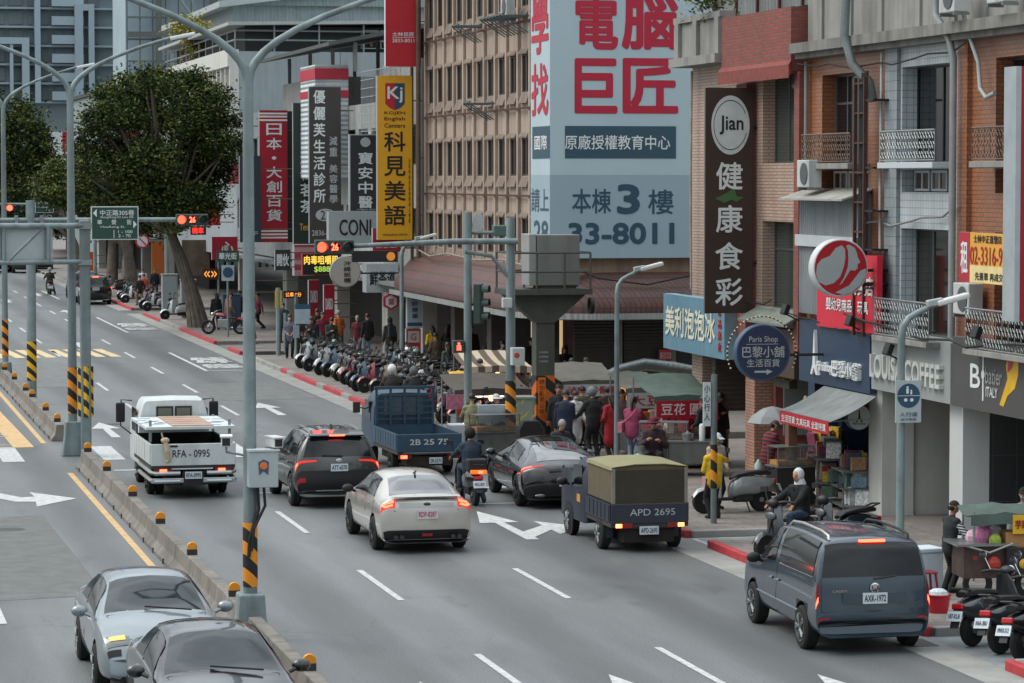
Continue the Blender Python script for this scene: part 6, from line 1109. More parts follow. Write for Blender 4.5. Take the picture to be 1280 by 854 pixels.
for s in (1, -1):
    MB().box(s*.845 - .012, s*.845 + .012, 2.5, 3.3, 1.22, 1.75).build('side_window', TINT, t); m_ = MB(); m_.tube([(s*.85, 3.3, 1.9), (s*1.1, 3.35, 1.92), (s*1.12, 3.35, 1.3), (s*.87, 3.3, 1.1)], .018, 6); q = m_.build('mirror_arm', BLACK, t); MB().box(s*1.12 - .11, s*1.12 + .11, 3.33, 3.4, 1.38, 1.85).build('mirror', BLACK, q, bevel=.04)
def bed(t, w_, y0, y1, z0, z1, m, posts=True, gate=True):
    b = MB().box(-w_, w_, y0, y1, z0 - .1, z0); b.build('bed_floor', M('#3c3a36', .9, 0, .3, 3), t)
    for s in (1, -1):
        q = MB().box(s*w_ - .02, s*w_ + .02, y0 + .04, y1, z0 + .001, z1); n = int((y1-y0)/.3)
        for i in range(n): yy = y0 + .1 + i*(y1-y0-.15)/n; q.box(s*(w_ + .021) - .008, s*(w_ + .021) + .008, yy, yy + .05, z0 + .03, z1 - .03)
        q.build('side_board', m, t)
    q = MB().box(-w_, w_, y0 - .02, y0 + .03, z0 - .03, z1); q.build('tailgate', m, t, bevel=.012); MB().box(-w_, w_, y1 - .03, y1 + .01, z0 + .001, z1).build('headboard', m, t)
    MB().box(-.35, -.27, y0 + .1, y1 + 1.4, z0 - .26, z0 - .101).box(.27, .35, y0 + .1, y1 + 1.4, z0 - .26, z0 - .101).build('chassis_rail', BLACK, t)
bed(t, .95, -1.25, 2.02, .78, 1.24, TW); MB().box(-.92, .92, 1.93, 1.985, .79, 1.23).build('dark_headboard_sheet', M('#1f1e1c', .9), t)  # dark sheet added over the white headboard to blacken the open bed
for s in (1, -1): MB().box(s*.92 - .008, s*.92 + .008, -1.2, 1.9, .79, 1.22).build('dark_board_sheet', M('#1f1e1c', .9, 0, .3, 4), t)  # same added dark sheet inside each white side board
b = MB(); text(b, 'RFA - 0995', Vector((-.05, -1.271, 1.02)), X, Z, 0, 0, .84, .17, .015, .006); b.build('lettering', LK, t); MB().box(-.52, -.35, -1.285, -1.275, 1.17, 1.21).build('badge', BLACK, t)
b = MB()
for x in (-.9, .9):
    for yy in (-.75, 1.9): b.box(x - .03, x + .03, yy, yy + .05, 1.245, 1.74 if yy < 0 else 1.64)
b.build('rack_post', STEEL, t); MB().box(-1.02, 1.0, -.95, 2.0, 1.54, 1.6).build('rack_board', M('#c3cbcd', .6, 0, .1, 2), t); q = MB()
for i in range(5): q.box(-.42, .52, -.85 + i*.56, -.4 + i*.56, 1.602, 1.625)
q.build('plywood_sheet', M('#a98d7c', .7, 0, .2, 2), t); q = MB()
for k in range(14): x = rnd.choice((-.75, .75)) + rnd.uniform(-.2, .2); yy = rnd.uniform(-.8, 1.7); q.ob((x, yy, 1.604), (.3, .08, .006), rz=rnd.uniform(-60, 60))
q.build('peeling_patch', M('#848a8a', .7), t)
q = MB(); q.sph((-.64, -1.33, 1.33), (.1, .07, .07), 10, 6).tube([(-.64, -1.34, 1.33), (-.6, -1.36, 1.1), (-.55, -1.33, .9), (-.6, -1.31, .84)], [.05, .06, .05, .04], 8).tube([(-.68, -1.33, 1.33), (-.72, -1.33, 1.5)], .02, 6); q.build('rope_bundle', M('#b3a38a', .9, 0, .2, 20), t); MB().sph((.2, -.4, .85), (.35, .3, .13), 10, 6).build('cargo_heap', M('#4c3a30', .9, 0, .5, 6), t)
for s in (1, -1):
    h = MB().box(s*.68 - .2, s*.68 + .2, -1.28, -1.2, .56, .7).build('tail_light', M('#5f1216', .3), t); MB().box(s*.66 - .1, s*.66 + .06, -1.29, -1.281, .585, .675).build('lit_lamp', TAILHOT, h)
    for xx in (.62, .82): wheel(t, s*xx, 0, .32, .17, RIMD, 5, False, s)
    wheel(t, s*.72, 2.75, .33, .2, RIMS, 5, False, s)
    q = MB()
    for z in (.44, .62): q.tube([(s*.3, -1.28, z - .04), (s*.85, -1.28, z - .04), (s*.94, -1.2, z - .02), (s*.96, -.9, z), (s*.96, .9, z)], .05, 8)
    q.build('side_guard', M('#a7aeae', .3, .6), t)
q = MB().box(-.95, -.22, -1.3, -1.22, .36, .47).box(.22, .95, -1.3, -1.22, .36, .47).box(-.5, .45, -1.29, -1.23, .655, .69); q.build('bumper', M('#aab2b3', .3, .5), t, bevel=.015); MB().box(-.25, .25, -1.27, -1.18, .3, .62).build('plate_bracket', BLACK, t); plate(t, 'RFA-0995', 0, -1.29, .45, .38, .16)
MB().box(-.6, .6, -1.15, 2.1, .3, .5).build('underbody', BLACK, t)
# ---- dark blue pick up with lattice headboard
t = thing('pickup_truck', 'dark blue pickup truck with lattice headboard, white letters on its tailgate', 'truck', (14.5, 72.0, 0), 1); TB = M('#28465a', .45, 0, .12, 2, dirt=.3)
b = MB().loft([ring(1.95, .76, .5, 1.82), ring(2.05, .79, .45, 1.86), ring(2.7, .79, .45, 1.86), ring(3.0, .79, .45, 1.76), ring(3.4, .79, .45, 1.2), ring(3.5, .76, .45, .9)]); b.build('cab', M('#304657', .4, 0, .1, 2), t, smooth=35)
bed(t, .79, -1.05, 1.85, .62, 1.02, TB); b = MB(); text(b, '2B', Vector((-.36, -1.071, .83)), X, Z, 0, 0, .27, .14, .03, .006); text(b, '25', Vector((-.02, -1.071, .83)), X, Z, 0, 0, .26, .14, .03, .006); text(b, '75', Vector((.33, -1.071, .83)), X, Z, 0, 0, .26, .14, .03, .006); b.build('lettering', M('#b9bfbf', .6), t)
b = MB()
for x in (-.72, -.36, 0, .36, .72): b.box(x - .03, x + .03, 1.8, 1.84, 1.021, 1.92)
for z in (1.15, 1.3, 1.45, 1.6, 1.75): b.box(-.69, .69, 1.805, 1.835, z, z + .035)
b.box(-.78, .78, 1.79, 1.85, 1.921, 1.99); b.build('lattice_headboard', TB, t); MB().box(-.5, .5, 1.93, 1.949, 1.25, 1.7).build('rear_window', GLASS('#596468', .1), t)
MB().box(-.2, .25, -.4, .1, .621, .72).build('cargo_sack', M('#a9aca8', .8, 0, .3, 10), t, bevel=.04)
for s in (1, -1):
    h = MB().box(s*.6 - .16, s*.6 + .16, -1.08, -1.02, .42, .53).build('tail_light', M('#5f1216', .3), t)
    if s < 0: MB().box(-.72, -.56, -1.09, -1.081, .435, .515).build('lit_lamp', TAILHOT, h)
    MB().box(s*.785 - .012, s*.785 + .012, 2.25, 2.95, 1.1, 1.6).build('side_window', TINT, t); wheel(t, s*.68, 0, .29, .18, RIMD, 5, False, s); wheel(t, s*.68, 2.5, .29, .18, RIMD, 5, False, s); q = MB(); q.tube([(s*.78, 2.95, 1.35), (s*.98, 3.0, 1.4)], .018, 6); q.box(s*1.0 - .09, s*1.0 + .09, 2.97, 3.02, 1.25, 1.52); q.build('mirror', M('#3a2c2c', .4), t)
MB().box(-.65, .65, -1.06, -1.0, .555, .58).build('bumper', STEEL, t); plate(t, '2B-2575', .15, -1.075, .3, .32, .15); MB().box(-.55, .55, -1.0, 2.0, .25, .48).build('underbody', M('#2a2521', .9, 0, .4, 5), t)
# ---- small truck with canvas hood
t = thing('canvas_truck', 'small blue truck with an olive canvas cover over its bed near the corner kerb', 'truck', (15.65, 56.2, 0), -.2); TN = M('#222c3b', .45, 0, .08, 2, dirt=.15); CV = M('#5d5640', .9, 0, .15, 3, .3, 60, dirt=.25); CVT = M('#858260', .85, 0, .12, 2, .3, 60)
b = MB().loft([ring(1.1, .74, .4, 1.62), ring(1.2, .78, .36, 1.66), ring(1.9, .78, .36, 1.64), ring(2.2, .78, .36, 1.52), ring(2.75, .78, .36, 1.0), ring(3.1, .77, .36, .9), ring(3.2, .7, .4, .7)]); o = b.build('cab', [TN, BLACK], t, smooth=35)
for s in (1, -1):
    MB().prism([(1.35, 1.04), (2.35, 1.02), (2.05, 1.46), (1.4, 1.5)], 'x', s*.765 - .012, s*.765 + .012).build('side_window', TINT, t); mirror(t, BLACK, .86, 2.3, 1.08, s)
    MB().lathe([(.37, s*.775 - .02), (.37, s*.775 + .012)], (0, 2.45, .31), 24, 'x').build('wheel_arch', BLACK, t); wheel(t, s*.71, 2.45, .295, .19, RIMS, 6, False, s); wheel(t, s*.71, 0, .295, .19, RIMS, 6, False, s)
    h = MB().box(s*.52 - .17, s*.52 + .17, -.87, -.82, .49, .58).build('tail_light', M('#8a1a1c', .3), t); MB().box(s*.62 - .06, s*.62 + .06, -.88, -.871, .5, .57).build('lit_lamp', EM('#ff9a4a', 4), h); MB().box(s*.78 - .012, s*.78 + .012, 1.5, 1.75, .75, .9).build('door_decal', M('#c98f3a', .5), t) if s < 0 else None
    MB().box(s*.66 - .06, s*.66 + .06, -.35, -.32, .25, .62).build('mud_flap', TN, t)
bed(t, .77, -.85, 1.05, .6, .95, TN); b = MB(); text(b, 'APD 2695', Vector((.05, -.871, .79)), X, Z, 0, 0, .9, .13, .0, .006); b.build('lettering', M('#a9afb2', .7), t)
MB().loft([[(x, y, z) for x, z in ((-.75, .96), (.75, .96), (.745, 1.64), (.3, 1.70), (-.3, 1.70), (-.745, 1.64))] for y in (-.83, .1, 1.04)]).build('canvas_cover', [CV], t, bevel=.015); MB().loft([[(x, y, z) for x, z in ((-.77, 1.6), (-.75, 1.665), (-.3, 1.72), (.3, 1.72), (.75, 1.665), (.77, 1.6), (.75, 1.655), (.3, 1.705), (-.3, 1.705), (-.75, 1.655))] for y in (-.86, .1, 1.06)]).build('canvas_roof', CVT, t)
MB().box(-.69, .69, -.852, -.835, .9, 1.6).build('rear_flap', M('#3a362c', .9, 0, .15, 3, .3, 60), t); MB().box(-.755, -.69, -.86, -.83, .961, 1.64).box(.69, .755, -.86, -.83, .961, 1.64).build('corner_post', M('#7d7a6d', .6), t); MB().box(-.72, .72, -.86, -.8, .9, .96).build('rope_edge', CV, t)
plate(t, 'APD-2695', -.02, -.88, .36, .38, .16); MB().box(-.5, .5, -.8, 1.2, .2, .48).build('underbody', M('#1c1a18', .9), t); MB().box(-.6, .6, -.84, -.8, .47, .595).build('bumper', BLACK, t)
# ---- far traffic
def far_car(label, x, y, rz, paint, ribs=RV, tall=True, lit=False):
    t, S = car(label, x, y, rz, ribs, paint, 2.66, .34, .8, RIMD); glassp(t, S, 'rear_window', 3.08, 3.95, 4.0, 6, side=0, m=TINT)
    for s in (1, -1): glassp(t, S, 'side_window', 4.4, 7.6, 3.12, 3.9, 4.6, 7.2, side=s, m=TINT)
    tails(t, S, 2.25, 2.85, 2.6, 3.9, hot=(2.4, 2.75, 2.75, 3.5) if lit else None)
    if lit: MB().box(-.17, .17, -.7, -.66, 1.56, 1.6).build('brake_light', TAILHOT, t)
    plate(t, 'AKH-3052', 0, -.935, .83); return t
far_car('black sport utility with lit brake lamps far up the kerb lane', 15.75, 172.5, 0, BLK, lit=True); far_car('dark car just in front of the far black sport utility', 15.9, 180, 0, PAINT('#3b4146', .2)); far_car('dark van parked far up the road by the orange kerb', 17.4, 236, 0, PAINT('#20262a', .2)); far_car('dark green car parked far up the road behind the scooter rider', 15.8, 231, 0, PAINT('#27352c', .2)); far_car('black car parked far up the road beside the dark green one', 13.9, 233, 0, BLK)
# ================================================================ scooters
SBODY = PAINT('#7d8486', .3, .3).copy(); SBODY.name = 'scooter_body'; SDARK = M('#1e1f20', .5, 0, .1).copy(); SDARK.name = 'scooter_dark'; SEAT = M('#1a1a1b', .6, 0, .1)
def make_scooter(classic=False, name='scooter'):
    t = thing(name, 'x', 'scooter'); r = .235
    for y in (.64, -.58):
        w_ = MB().lathe([(r*.55, -.05), (r*.92, -.055), (r, -.03), (r, .03), (r*.92, .055), (r*.55, .05)], (0,0,0), 20, 'x').build('wheel', RUBBER, t, smooth=40, loc=(0, y, r)); b = MB()
        for k in range(5): a = 2*math.pi*k/5; b.tube([(0, 0, 0), (0, math.cos(a)*r*.6, math.sin(a)*r*.6)], .02, 5)
        b.lathe([(.05, -.07), (.05, .07)], (0,0,0), 10, 'x'); b.lathe([(r*.56, -.035), (r*.6, -.035), (r*.6, .035), (r*.56, .035), (r*.56, -.035)], (0,0,0), 20, 'x').build('rim', RIMS, w_)
    sec = lambda y, z0, z1, w0, w1: [(w0*.6, y, z0), (w0, y, z0 + .04), (w1, y, (z0+z1)/2 + .03), (w1*.75, y, z1 - .02), (0, y, z1), (-w1*.75, y, z1 - .02), (-w1, y, (z0+z1)/2 + .03), (-w0, y, z0 + .04), (-w0*.6, y, z0)]
    k = 1.12 if classic else 1
    MB().loft([sec(-.86, .52, .64, .05, .08), sec(-.7, .42, .68, .11, .14*k), sec(-.45, .34, .72, .15*k, .18*k), sec(-.15, .34, .72, .15, .17), sec(.02, .3, .62, .12, .15), sec(.08, .28, .5, .1, .13)]).build('rear_body', SBODY, t, smooth=50)
    MB().loft([[(s*w_, y, z) for s, z in ((-.6, z0), (-1, z0 + .02), (-1, z1 - .02), (-.6, z1), (.6, z1), (1, z1 - .02), (1, z0 + .02), (.6, z0))] for y, z0, z1, w_ in ((-.78, .72, .80, .09), (-.6, .72, .83, .13), (-.3, .73, .81, .14), (-.05, .7, .77, .12), (.06, .64, .7, .07))]).build('seat', SEAT, t, smooth=50)
    MB().box(-.15, .15, .04, .4, .24, .3).build('floorboard', SDARK, t, bevel=.015)
    MB().loft([[(s*w_, y - abs(s)**2*.1, z) for s in (-1, -.6, 0, .6, 1)] + [(s*w_*.9, y - .07 - abs(s)**2*.06, z) for s in (1, .6, 0, -.6, -1)] for y, z, w_ in ((.42, .26, .13), (.45, .42, .19), (.44, .66, .2), (.4, .86, .15), (.36, .97, .1))]).build('front_shield', SBODY, t, smooth=50)
    MB().loft([[(s*.075, y, z - abs(s)**2*.06) for s in (-1, -.5, 0, .5, 1)] + [(s*.06, y, z - .02 - abs(s)**2*.06) for s in (1, .5, 0, -.5, -1)] for y, z in ((.38, .42), (.5, .5), (.64, .53), (.78, .48), (.88, .38))]).build('front_fender', SBODY, t, smooth=50)
    MB().tube([(0, .64, r), (0, .52, .5), (0, .36, .95)], .03, 8).build('fork', SDARK, t); MB().tube([(-.33, .2, 1.0), (-.22, .28, 1.02), (0, .36, 1.0), (.22, .28, 1.02), (.33, .2, 1.0)], .022, 8).build('handlebar', SDARK, t); MB().sph((0, .37, 1.0), (.12, .09, .08), 14, 8).build('handlebar_cover', SDARK, t, smooth=60)
    if classic: MB().sph((0, .46, 1.0), (.075, .04, .075), 14, 8).build('headlight', M('#c9d2d6', .15, .2, 0), t, smooth=60)
    else: MB().sph((0, .45, .78), (.12, .03, .07), 14, 8).build('headlight', M('#5d6568', .15, .2, 0), t, smooth=60)
    for s in (1, -1):
        b = MB().tube([(s*.22, .27, 1.02), (s*.29, .24, 1.2)], .01, 5); (b.lathe([(0, -.008), (.06, -.006), (.06, .01), (.0, .014)], (s*.31, .23, 1.25), 14, 'y') if classic else b.ob((s*.33, .23, 1.24), (.15, .03, .09), rz=s*10)); b.build('mirror', CHROME if classic else SDARK, t)
    MB().ob((0, -.87, .6), (.2, .05, .09), rx=-15).build('tail_light', M('#a3141c', .25, 0, 0), t, bevel=.02); MB().ob((0, -.93, .44), (.14, .02, .3), rx=-25).build('rear_mudguard', SDARK, t)
    o = MB().box(-.13, .13, -.006, .006, -.075, .075).build('number_plate', PLATE, t, loc=(0, -.965, .47)); o.rotation_euler = (R(-22), 0, 0)
    b = MB(); text(b, 'MKG-5870', Vector((0, -.008, 0)), X, Z, 0, 0, .2, .07, .02, .003); b.build('lettering', LB, o)
    MB().tube([(.12, -.1, .22), (.16, -.35, .24), (.18, -.75, .34)], [.03, .055, .05], 8).build('exhaust', STEEL if classic else SDARK, t, smooth=50); MB().box(-.1, .1, -.4, .0, .2, .36).build('engine', SDARK, t, bevel=.03); MB().tube([(-.12, -.2, .28), (-.16, -.28, .0)], .014, 5).build('stand', SDARK, t)
    MB().tube([(-.09, -.62, .8), (-.1, -.86, .86), (.1, -.86, .86), (.09, -.62, .8)], .016, 6).build('grab_rail', SDARK, t); return t
first_m = {}
SCO = make_scooter(); VES = make_scooter(True, 'classic_scooter')
def scooter(src, label, x, y, rz, hx, z=.14, tilt=6, group=None, first=[]):
    if hx not in first_m: first_m[hx] = PAINT(hx, .2, .3).copy(); first_m[hx].name = 'scooter_body'
    m = first_m[hx]
    if src in first: t = dup(src, recolor={'scooter_body': m})
    else:
        t = src; first.append(src)
        for c_ in t.children:
            for sl in c_.material_slots:
                if sl.material == SBODY: sl.link = 'OBJECT'; sl.material = m
    t.location = (x, y, z); t.scale = (1.07,)*3; t.rotation_euler = (0, R(tilt), R(rz)); t['label'] = label; t.pop('group', None)
    if group: t['group'] = group
    return t
def helmet(label, x, y, z, hx, rz=0, visor=True):
    t = tag(MB().sph((0, 0, .1), (.125, .15, .13), 16, 10).build('helmet', M(hx, .2, 0, .03, coat=.6), smooth=60), label, 'helmet', 'helmets left on parked scooters'); t.location = (x, y, z); t.rotation_euler = (0, 0, R(rz))
    if visor: MB().sph((0, .05, .09), (.118, .115, .075), 14, 8).build('visor', M('#1c2226', .1, 0, 0), t, smooth=60)
    return t
rs = random.Random(5); cols = [('silver', '#9a9fa0'), ('black', '#1f2021'), ('slate blue', '#3d5468'), ('black', '#232425'), ('dark grey', '#414446'), ('dark red', '#7a1f2b'), ('white', '#b9bcbb'), ('black', '#18191a'), ('bronze', '#6d5f50'), ('silver', '#8f9597')]
zone = lambda y: 'near the bus stop' if y > 106 else 'beyond mid row' if y > 97 else 'at mid row' if y > 91 else 'above the blue pickup' if y > 85 else 'by the signal posts'
cnt = {}; ordn = ['', 'second ', 'third ', 'fourth ', 'fifth ', 'sixth ', 'seventh ', 'eighth ']
def row(n, y0, dy, x0, base_rz, rowname):
    for i in range(n):
        cn, hx = cols[(i*7 + (3 if rowname == 'front' else 0) + rs.randrange(3)) % len(cols)]; y = y0 + i*dy + rs.uniform(-.12, .12); k = (cn, zone(y), rowname); cnt[k] = cnt.get(k, 0) + 1
        lab = f'{ordn[cnt[k]-1]}{cn} scooter in the {rowname} row {zone(y)}' + (', counted from the viewer' if cnt[k] > 1 else '')
        x = x0 + rs.uniform(-.2, .35); rz = base_rz + rs.uniform(-13, 13); scooter(SCO, lab, x, y, rz, hx, tilt=rs.uniform(4, 9), group='scooters parked on the pavement')
        if rs.random() < .3:
            hc, hh = rs.choice((('black', '#202122'), ('pale grey', '#aeb3b3'), ('dull green', '#5c7a72'), ('white', '#cfd2d1'), ('dusky pink', '#a98588')))
            helmet(f'{hc} helmet on the {lab.split(",")[0]}', x - .05*math.sin(R(rz)), y + .1, 1.0 if rs.random() < .6 else 1.12, hh, rs.uniform(0, 360), rs.random() < .5)
row(30, 80.6, 1.04, 18.25, 116, 'front'); row(17, 82.8, 1.3, 20.0, 102, 'back'); row(9, 79.9, 1.2, 18.9, 70, 'middle')
# named single scooters
scooter(SCO, 'silver grey scooter with long seat beside the person in the yellow jacket', 18.95, 60.5, 96, '#8d9493', tilt=4); scooter(SCO, 'dark grey scooter at the corner kerb carrying the person in the white hood', 18.0, 53.9, 118, '#3c4143', .01, 4); scooter(SCO, 'black scooter parked just behind the hooded person, tail towards the shops', 18.75, 53.1, 112, '#232a33', .14, 5)
scooter(VES, 'grey classic scooter with red tail lamp, next to the striped sleeve vendor', 17.85, 43.35, -58, '#3f4345', .01, -5); scooter(VES, 'dark grey classic scooter second from the red bucket', 18.0, 42.55, -60, '#34383a', .01, -5); scooter(SCO, 'matt black scooter between the classic scooters', 18.05, 41.75, -62, '#1b1c1d', .01, -5); scooter(VES, 'dark red classic scooter cut by the picture edge', 18.3, 40.85, -66, '#5a1522', .01, -5); scooter(SCO, 'black scooter at the picture corner behind the dark red one', 19.0, 41.6, -66, '#202327', .14, -5)
scooter(SCO, 'scooter with orange and red tail lamp ridden by the person in the navy jacket', 14.15, 64.9, 2, '#26282a', 0, 0); h = [o for o in COL.objects if o.name.startswith('scooter') and o.get('label', '').startswith('scooter with orange')][0]
MB().box(-.17, .17, -.93, -.84, .68, .76).build('lit_lamp', EM('#e0661e', .7), h, bevel=.02); MB().box(-.02, .08, -.945, -.931, .695, .745).build('lit_lamp', TAILHOT, h); MB().box(-.2, .2, -.84, -.55, .72, .98).build('top_box', SDARK, h, bevel=.03)
scooter(SCO, 'scooter far up the road with a red tail lamp and a dark clothed rider', 14.35, 187.5, 0, '#202122', 0, 0); scooter(SCO, 'scooter under the rider in the white helmet above the blue pickup', 16.55, 86.4, -8, '#2a2c2e', 0, 0); scooter(SCO, 'scooter under the rider in the grey helmet above the blue pickup', 16.95, 85.2, -4, '#35383b', 0, 0)
scooter(SCO, 'white scooter standing steeply beside the back of the blue pickup', 17.9, 79.4, 118, '#c6c9c8', .14, 8)
for i, (x, y, hx, l_) in enumerate(((17.9, 150.5, '#b9bdbd', 'white scooter at the kerb between the two pale cabinets'), (18.1, 160.5, '#8f9597', 'silver scooter in the gap beyond the first pale cabinet'), (18.2, 163.5, '#26282a', 'black scooter in the gap behind the silver one by the trees'), (18.0, 171, '#b5b9b9', 'white scooter beside the far black sport utility'), (18.1, 173, '#1e2021', 'black scooter beside the far black sport utility'), (18.2, 175.5, '#55606a', 'blue grey scooter past the far black sport utility'), (18.3, 186, '#3a2a2a', 'brown scooter below the no turn sign'), (18.6, 166, '#8a1f28', 'dark red scooter under the slim street trees'))): scooter(SCO, l_, x, y, 105, hx, .1, 5)
for k_, pl in enumerate(('187-KLB', 'NAA-3061', 'MWX-512', 'EPR-2094', '925-HGT')):     # the five at the lower right show their plates
    o = [q for q in COL.objects if q.get('label', '') and q.parent is None and abs(q.location.y - (43.35, 42.55, 41.75, 40.85, 41.6)[k_]) < .01 and q.location.x < 20 and 'scooter' in q.name][0]
    for q in o.children:
        if q.name.startswith('number_plate'):
            for l_ in q.children: b = MB(); text(b, pl, Vector((0, -.008, 0)), X, Z, 0, 0, .2, .07, .02, .003); n_ = b.build('lettering', LB, q); bpy.data.objects.remove(l_)
# red cruiser motorbike by the banyan
t = thing('motorcycle', 'red tanked cruiser motorcycle with spoked front wheel parked side on below the banyan', 'motorcycle', (18.2, 135.2, .14), 72)
for y in (.75, -.7):
    w_ = MB().lathe([(.22, -.06), (.3, -.065), (.33, 0), (.3, .065), (.22, .06), (.22, -.06)], (0,0,0), 22, 'x').build('wheel', RUBBER, t, smooth=40, loc=(0, y, .33)); b = MB()
    for k in range(10): a = k*math.pi/5; b.tube([(0,0,0), (0, .23*math.cos(a), .23*math.sin(a))], .012, 4)
    b.build('rim', CHROME, w_)
MB().loft([[(w_*c_, y, z + h*s_) for c_, s_ in ((1, 0), (.7, .7), (0, 1), (-.7, .7), (-1, 0), (-.7, -.7), (.7, -.7))] for y, z, w_, h in ((-.15, .82, .06, .05), (.0, .84, .13, .1), (.25, .88, .14, .11), (.4, .9, .07, .06))]).build('fuel_tank', PAINT('#7a1622', .2), t, smooth=50); MB().box(-.12, .12, -.6, -.15, .7, .78).build('seat', SEAT, t, bevel=.03); MB().box(-.16, .16, -.25, .3, .3, .7).build('engine', STEEL, t, bevel=.04)
MB().tube([(0, .75, .33), (0, .45, 1.0)], .035, 8).build('fork', CHROME, t); MB().tube([(-.38, .25, 1.1), (0, .45, 1.02), (.38, .25, 1.1)], .018, 6).build('handlebar', CHROME, t); MB().sph((0, .55, .92), .085, 12, 8).build('headlight', CHROME, t, smooth=60); MB().tube([(.14, .2, .3), (.17, -.9, .3)], .045, 8).build('exhaust', CHROME, t); MB().tube([(-.06, -.95, .62), (0, -.7, .72), (.0, -.4, .66)], .07, 8).build('rear_fender', PAINT('#7a1622', .2), t)
# ================================================================ people: one continuous body each (blended solids, re-skinned), hair, caps and bags as children
def ik(a, c_, l1, l2, pole):
    d = c_ - a; L = d.length; m = (l1 + l2)*.995
    if L > m: d = d * (m/L); L = m; c_ = a + d
    u = d / L; x = (l1*l1 - l2*l2 + L*L) / (2*L); h = math.sqrt(max(l1*l1 - x*x, 0)); p = pole - u*pole.dot(u); p = p.normalized() if p.length > 1e-6 else Vector((0, 1, 0)); return a + u*x + p*h, c_
def pose(pz=.92, py=0, lean=2, hl=(-.27, .05, .8), hr=(.27, .05, .8), fl=(-.1, 0, 0), fr=(.1, 0, 0), hp=0, hy=0, bulk=1.24, coat=.09, skirt=0, knee=(0, 1, .05), px=0, fyaw=0):
    V = Vector; P = V((px, py, pz)); sp = V((0, math.sin(R(lean)), math.cos(R(lean)))); A = []   # prims: (a, b, ra, rb, tag)
    ch = P + sp*.33; nb = P + sp*.5; hdir = V((0, math.sin(R(lean*.5 + hp)), math.cos(R(lean*.5 + hp)))); hc = nb + sp*.04 + hdir*.16 + V((0, .015, 0)); q = bulk
    A += [(P + sp*-.02, P + sp*.12, .135*q, .125*q, 2), (P + sp*.1, ch, .128*q, .145*q, 1), (ch, P + sp*.42, .14*q, .12*q, 1)]
    shl, shr = P + sp*.445 + V((-.17, 0, 0)), P + sp*.445 + V((.17, 0, 0)); A += [(shl, shr, .07*q, .07*q, 1), (P + sp*.36 + V((-.09, .02, 0)), P + sp*.36 + V((.09, .02, 0)), .1*q, .1*q, 1), (nb - sp*.03, hc - hdir*.06, .056, .052, 0)]
    for s, sh, hd, ft in ((-1, shl, hl, fl), (1, shr, hr, fr)):
        e, hnd = ik(sh, V(hd), .29, .25, V((s*.5, -.7, -.5))); A += [(sh, e, .06*q, .053*q, 4), (e, hnd, .053*q, .04*q, 4), (hnd, hnd + (hnd - e).normalized()*.05, .036, .034, 0)]; hands.append((hnd + (hnd - e).normalized()*.03, (hnd - e).normalized(), s))
        hip = P + V((s*.09, 0, -.03)); k, an = ik(hip, V(ft) + V((0, -.03, .08)), .44, .43, V(knee) + V((s*.12, 0, 0))); A += [(hip, k, .098, .076, 2), (k, an, .074, .06, 2), (an + V((0, -.03, -.035)), an + V((.03*s, .15, -.045)), .042, .036, 3)]
    if coat: A += [(P + sp*.1, P + V((0, 0, -coat)), .14*q, .135*q if coat < .12 else .17*q, 1)]
    if skirt: A += [(P, P + V((0, .03, -skirt)), .14, .2, 2)]
    return dict(A=A, hc=hc, hdir=hdir, hy=hy)
hands = []
def body(name, **k):
    global hands
    hands = []; D = pose(**k); b = MB(); A = D['A']
    def cap(a, c_, ra, rb, sx=1):
        d = c_ - a; n = max(d.length, 1e-4); u = d / n; pts = [a - u*ra*.98, a - u*ra*.8, a - u*ra*.45, a, a.lerp(c_, .5), c_, c_ + u*rb*.45, c_ + u*rb*.8, c_ + u*rb*.98]; rr = [ra*.15, ra*.6, ra*.89, ra, (ra+rb)/2, rb, rb*.89, rb*.6, rb*.15]; b.tube(pts, rr, 14)
    for a, c_, ra, rb, tg in A:
        o = len(b.v); cap(a, c_, ra, rb)
        if tg in (1, 2) and ra > .1:       # torso is wider than deep
            cx, cy = (a + c_)[:2]; b.v[o:] = [(cx/2 + (v[0]-cx/2)*1.18, cy/2 + (v[1]-cy/2)*.84, v[2]) for v in b.v[o:]]
    hc, hd = D['hc'], D['hdir']; rot = hd.rotation_difference(Z).inverted().to_matrix() @ Euler((0, 0, R(D['hy']))).to_matrix(); hf = rot @ Y; hxv = rot @ X
    b.sph(hc + hd*.025, (.078, .096, .1), 16, 12, rot); b.sph(hc - hd*.045 + hf*.022, (.06, .07, .072), 14, 10, rot); b.tube([hc + hd*.02 + hf*.09, hc - hd*.02 + hf*.112, hc - hd*.026 + hf*.085], [.012, .019, .014], 8)
    for s in (1, -1): b.sph(hc + hxv*.08*s - hf*.01, (.016, .026, .036), 8, 6, rot)
    return dict(mb=b, A=A + [(hc + hd*.03, hc - hd*.06, .09, .075, 0)], hc=hc, rot=rot, hd=hd, hf=hf, hx=hxv, hands=list(hands), name=name)
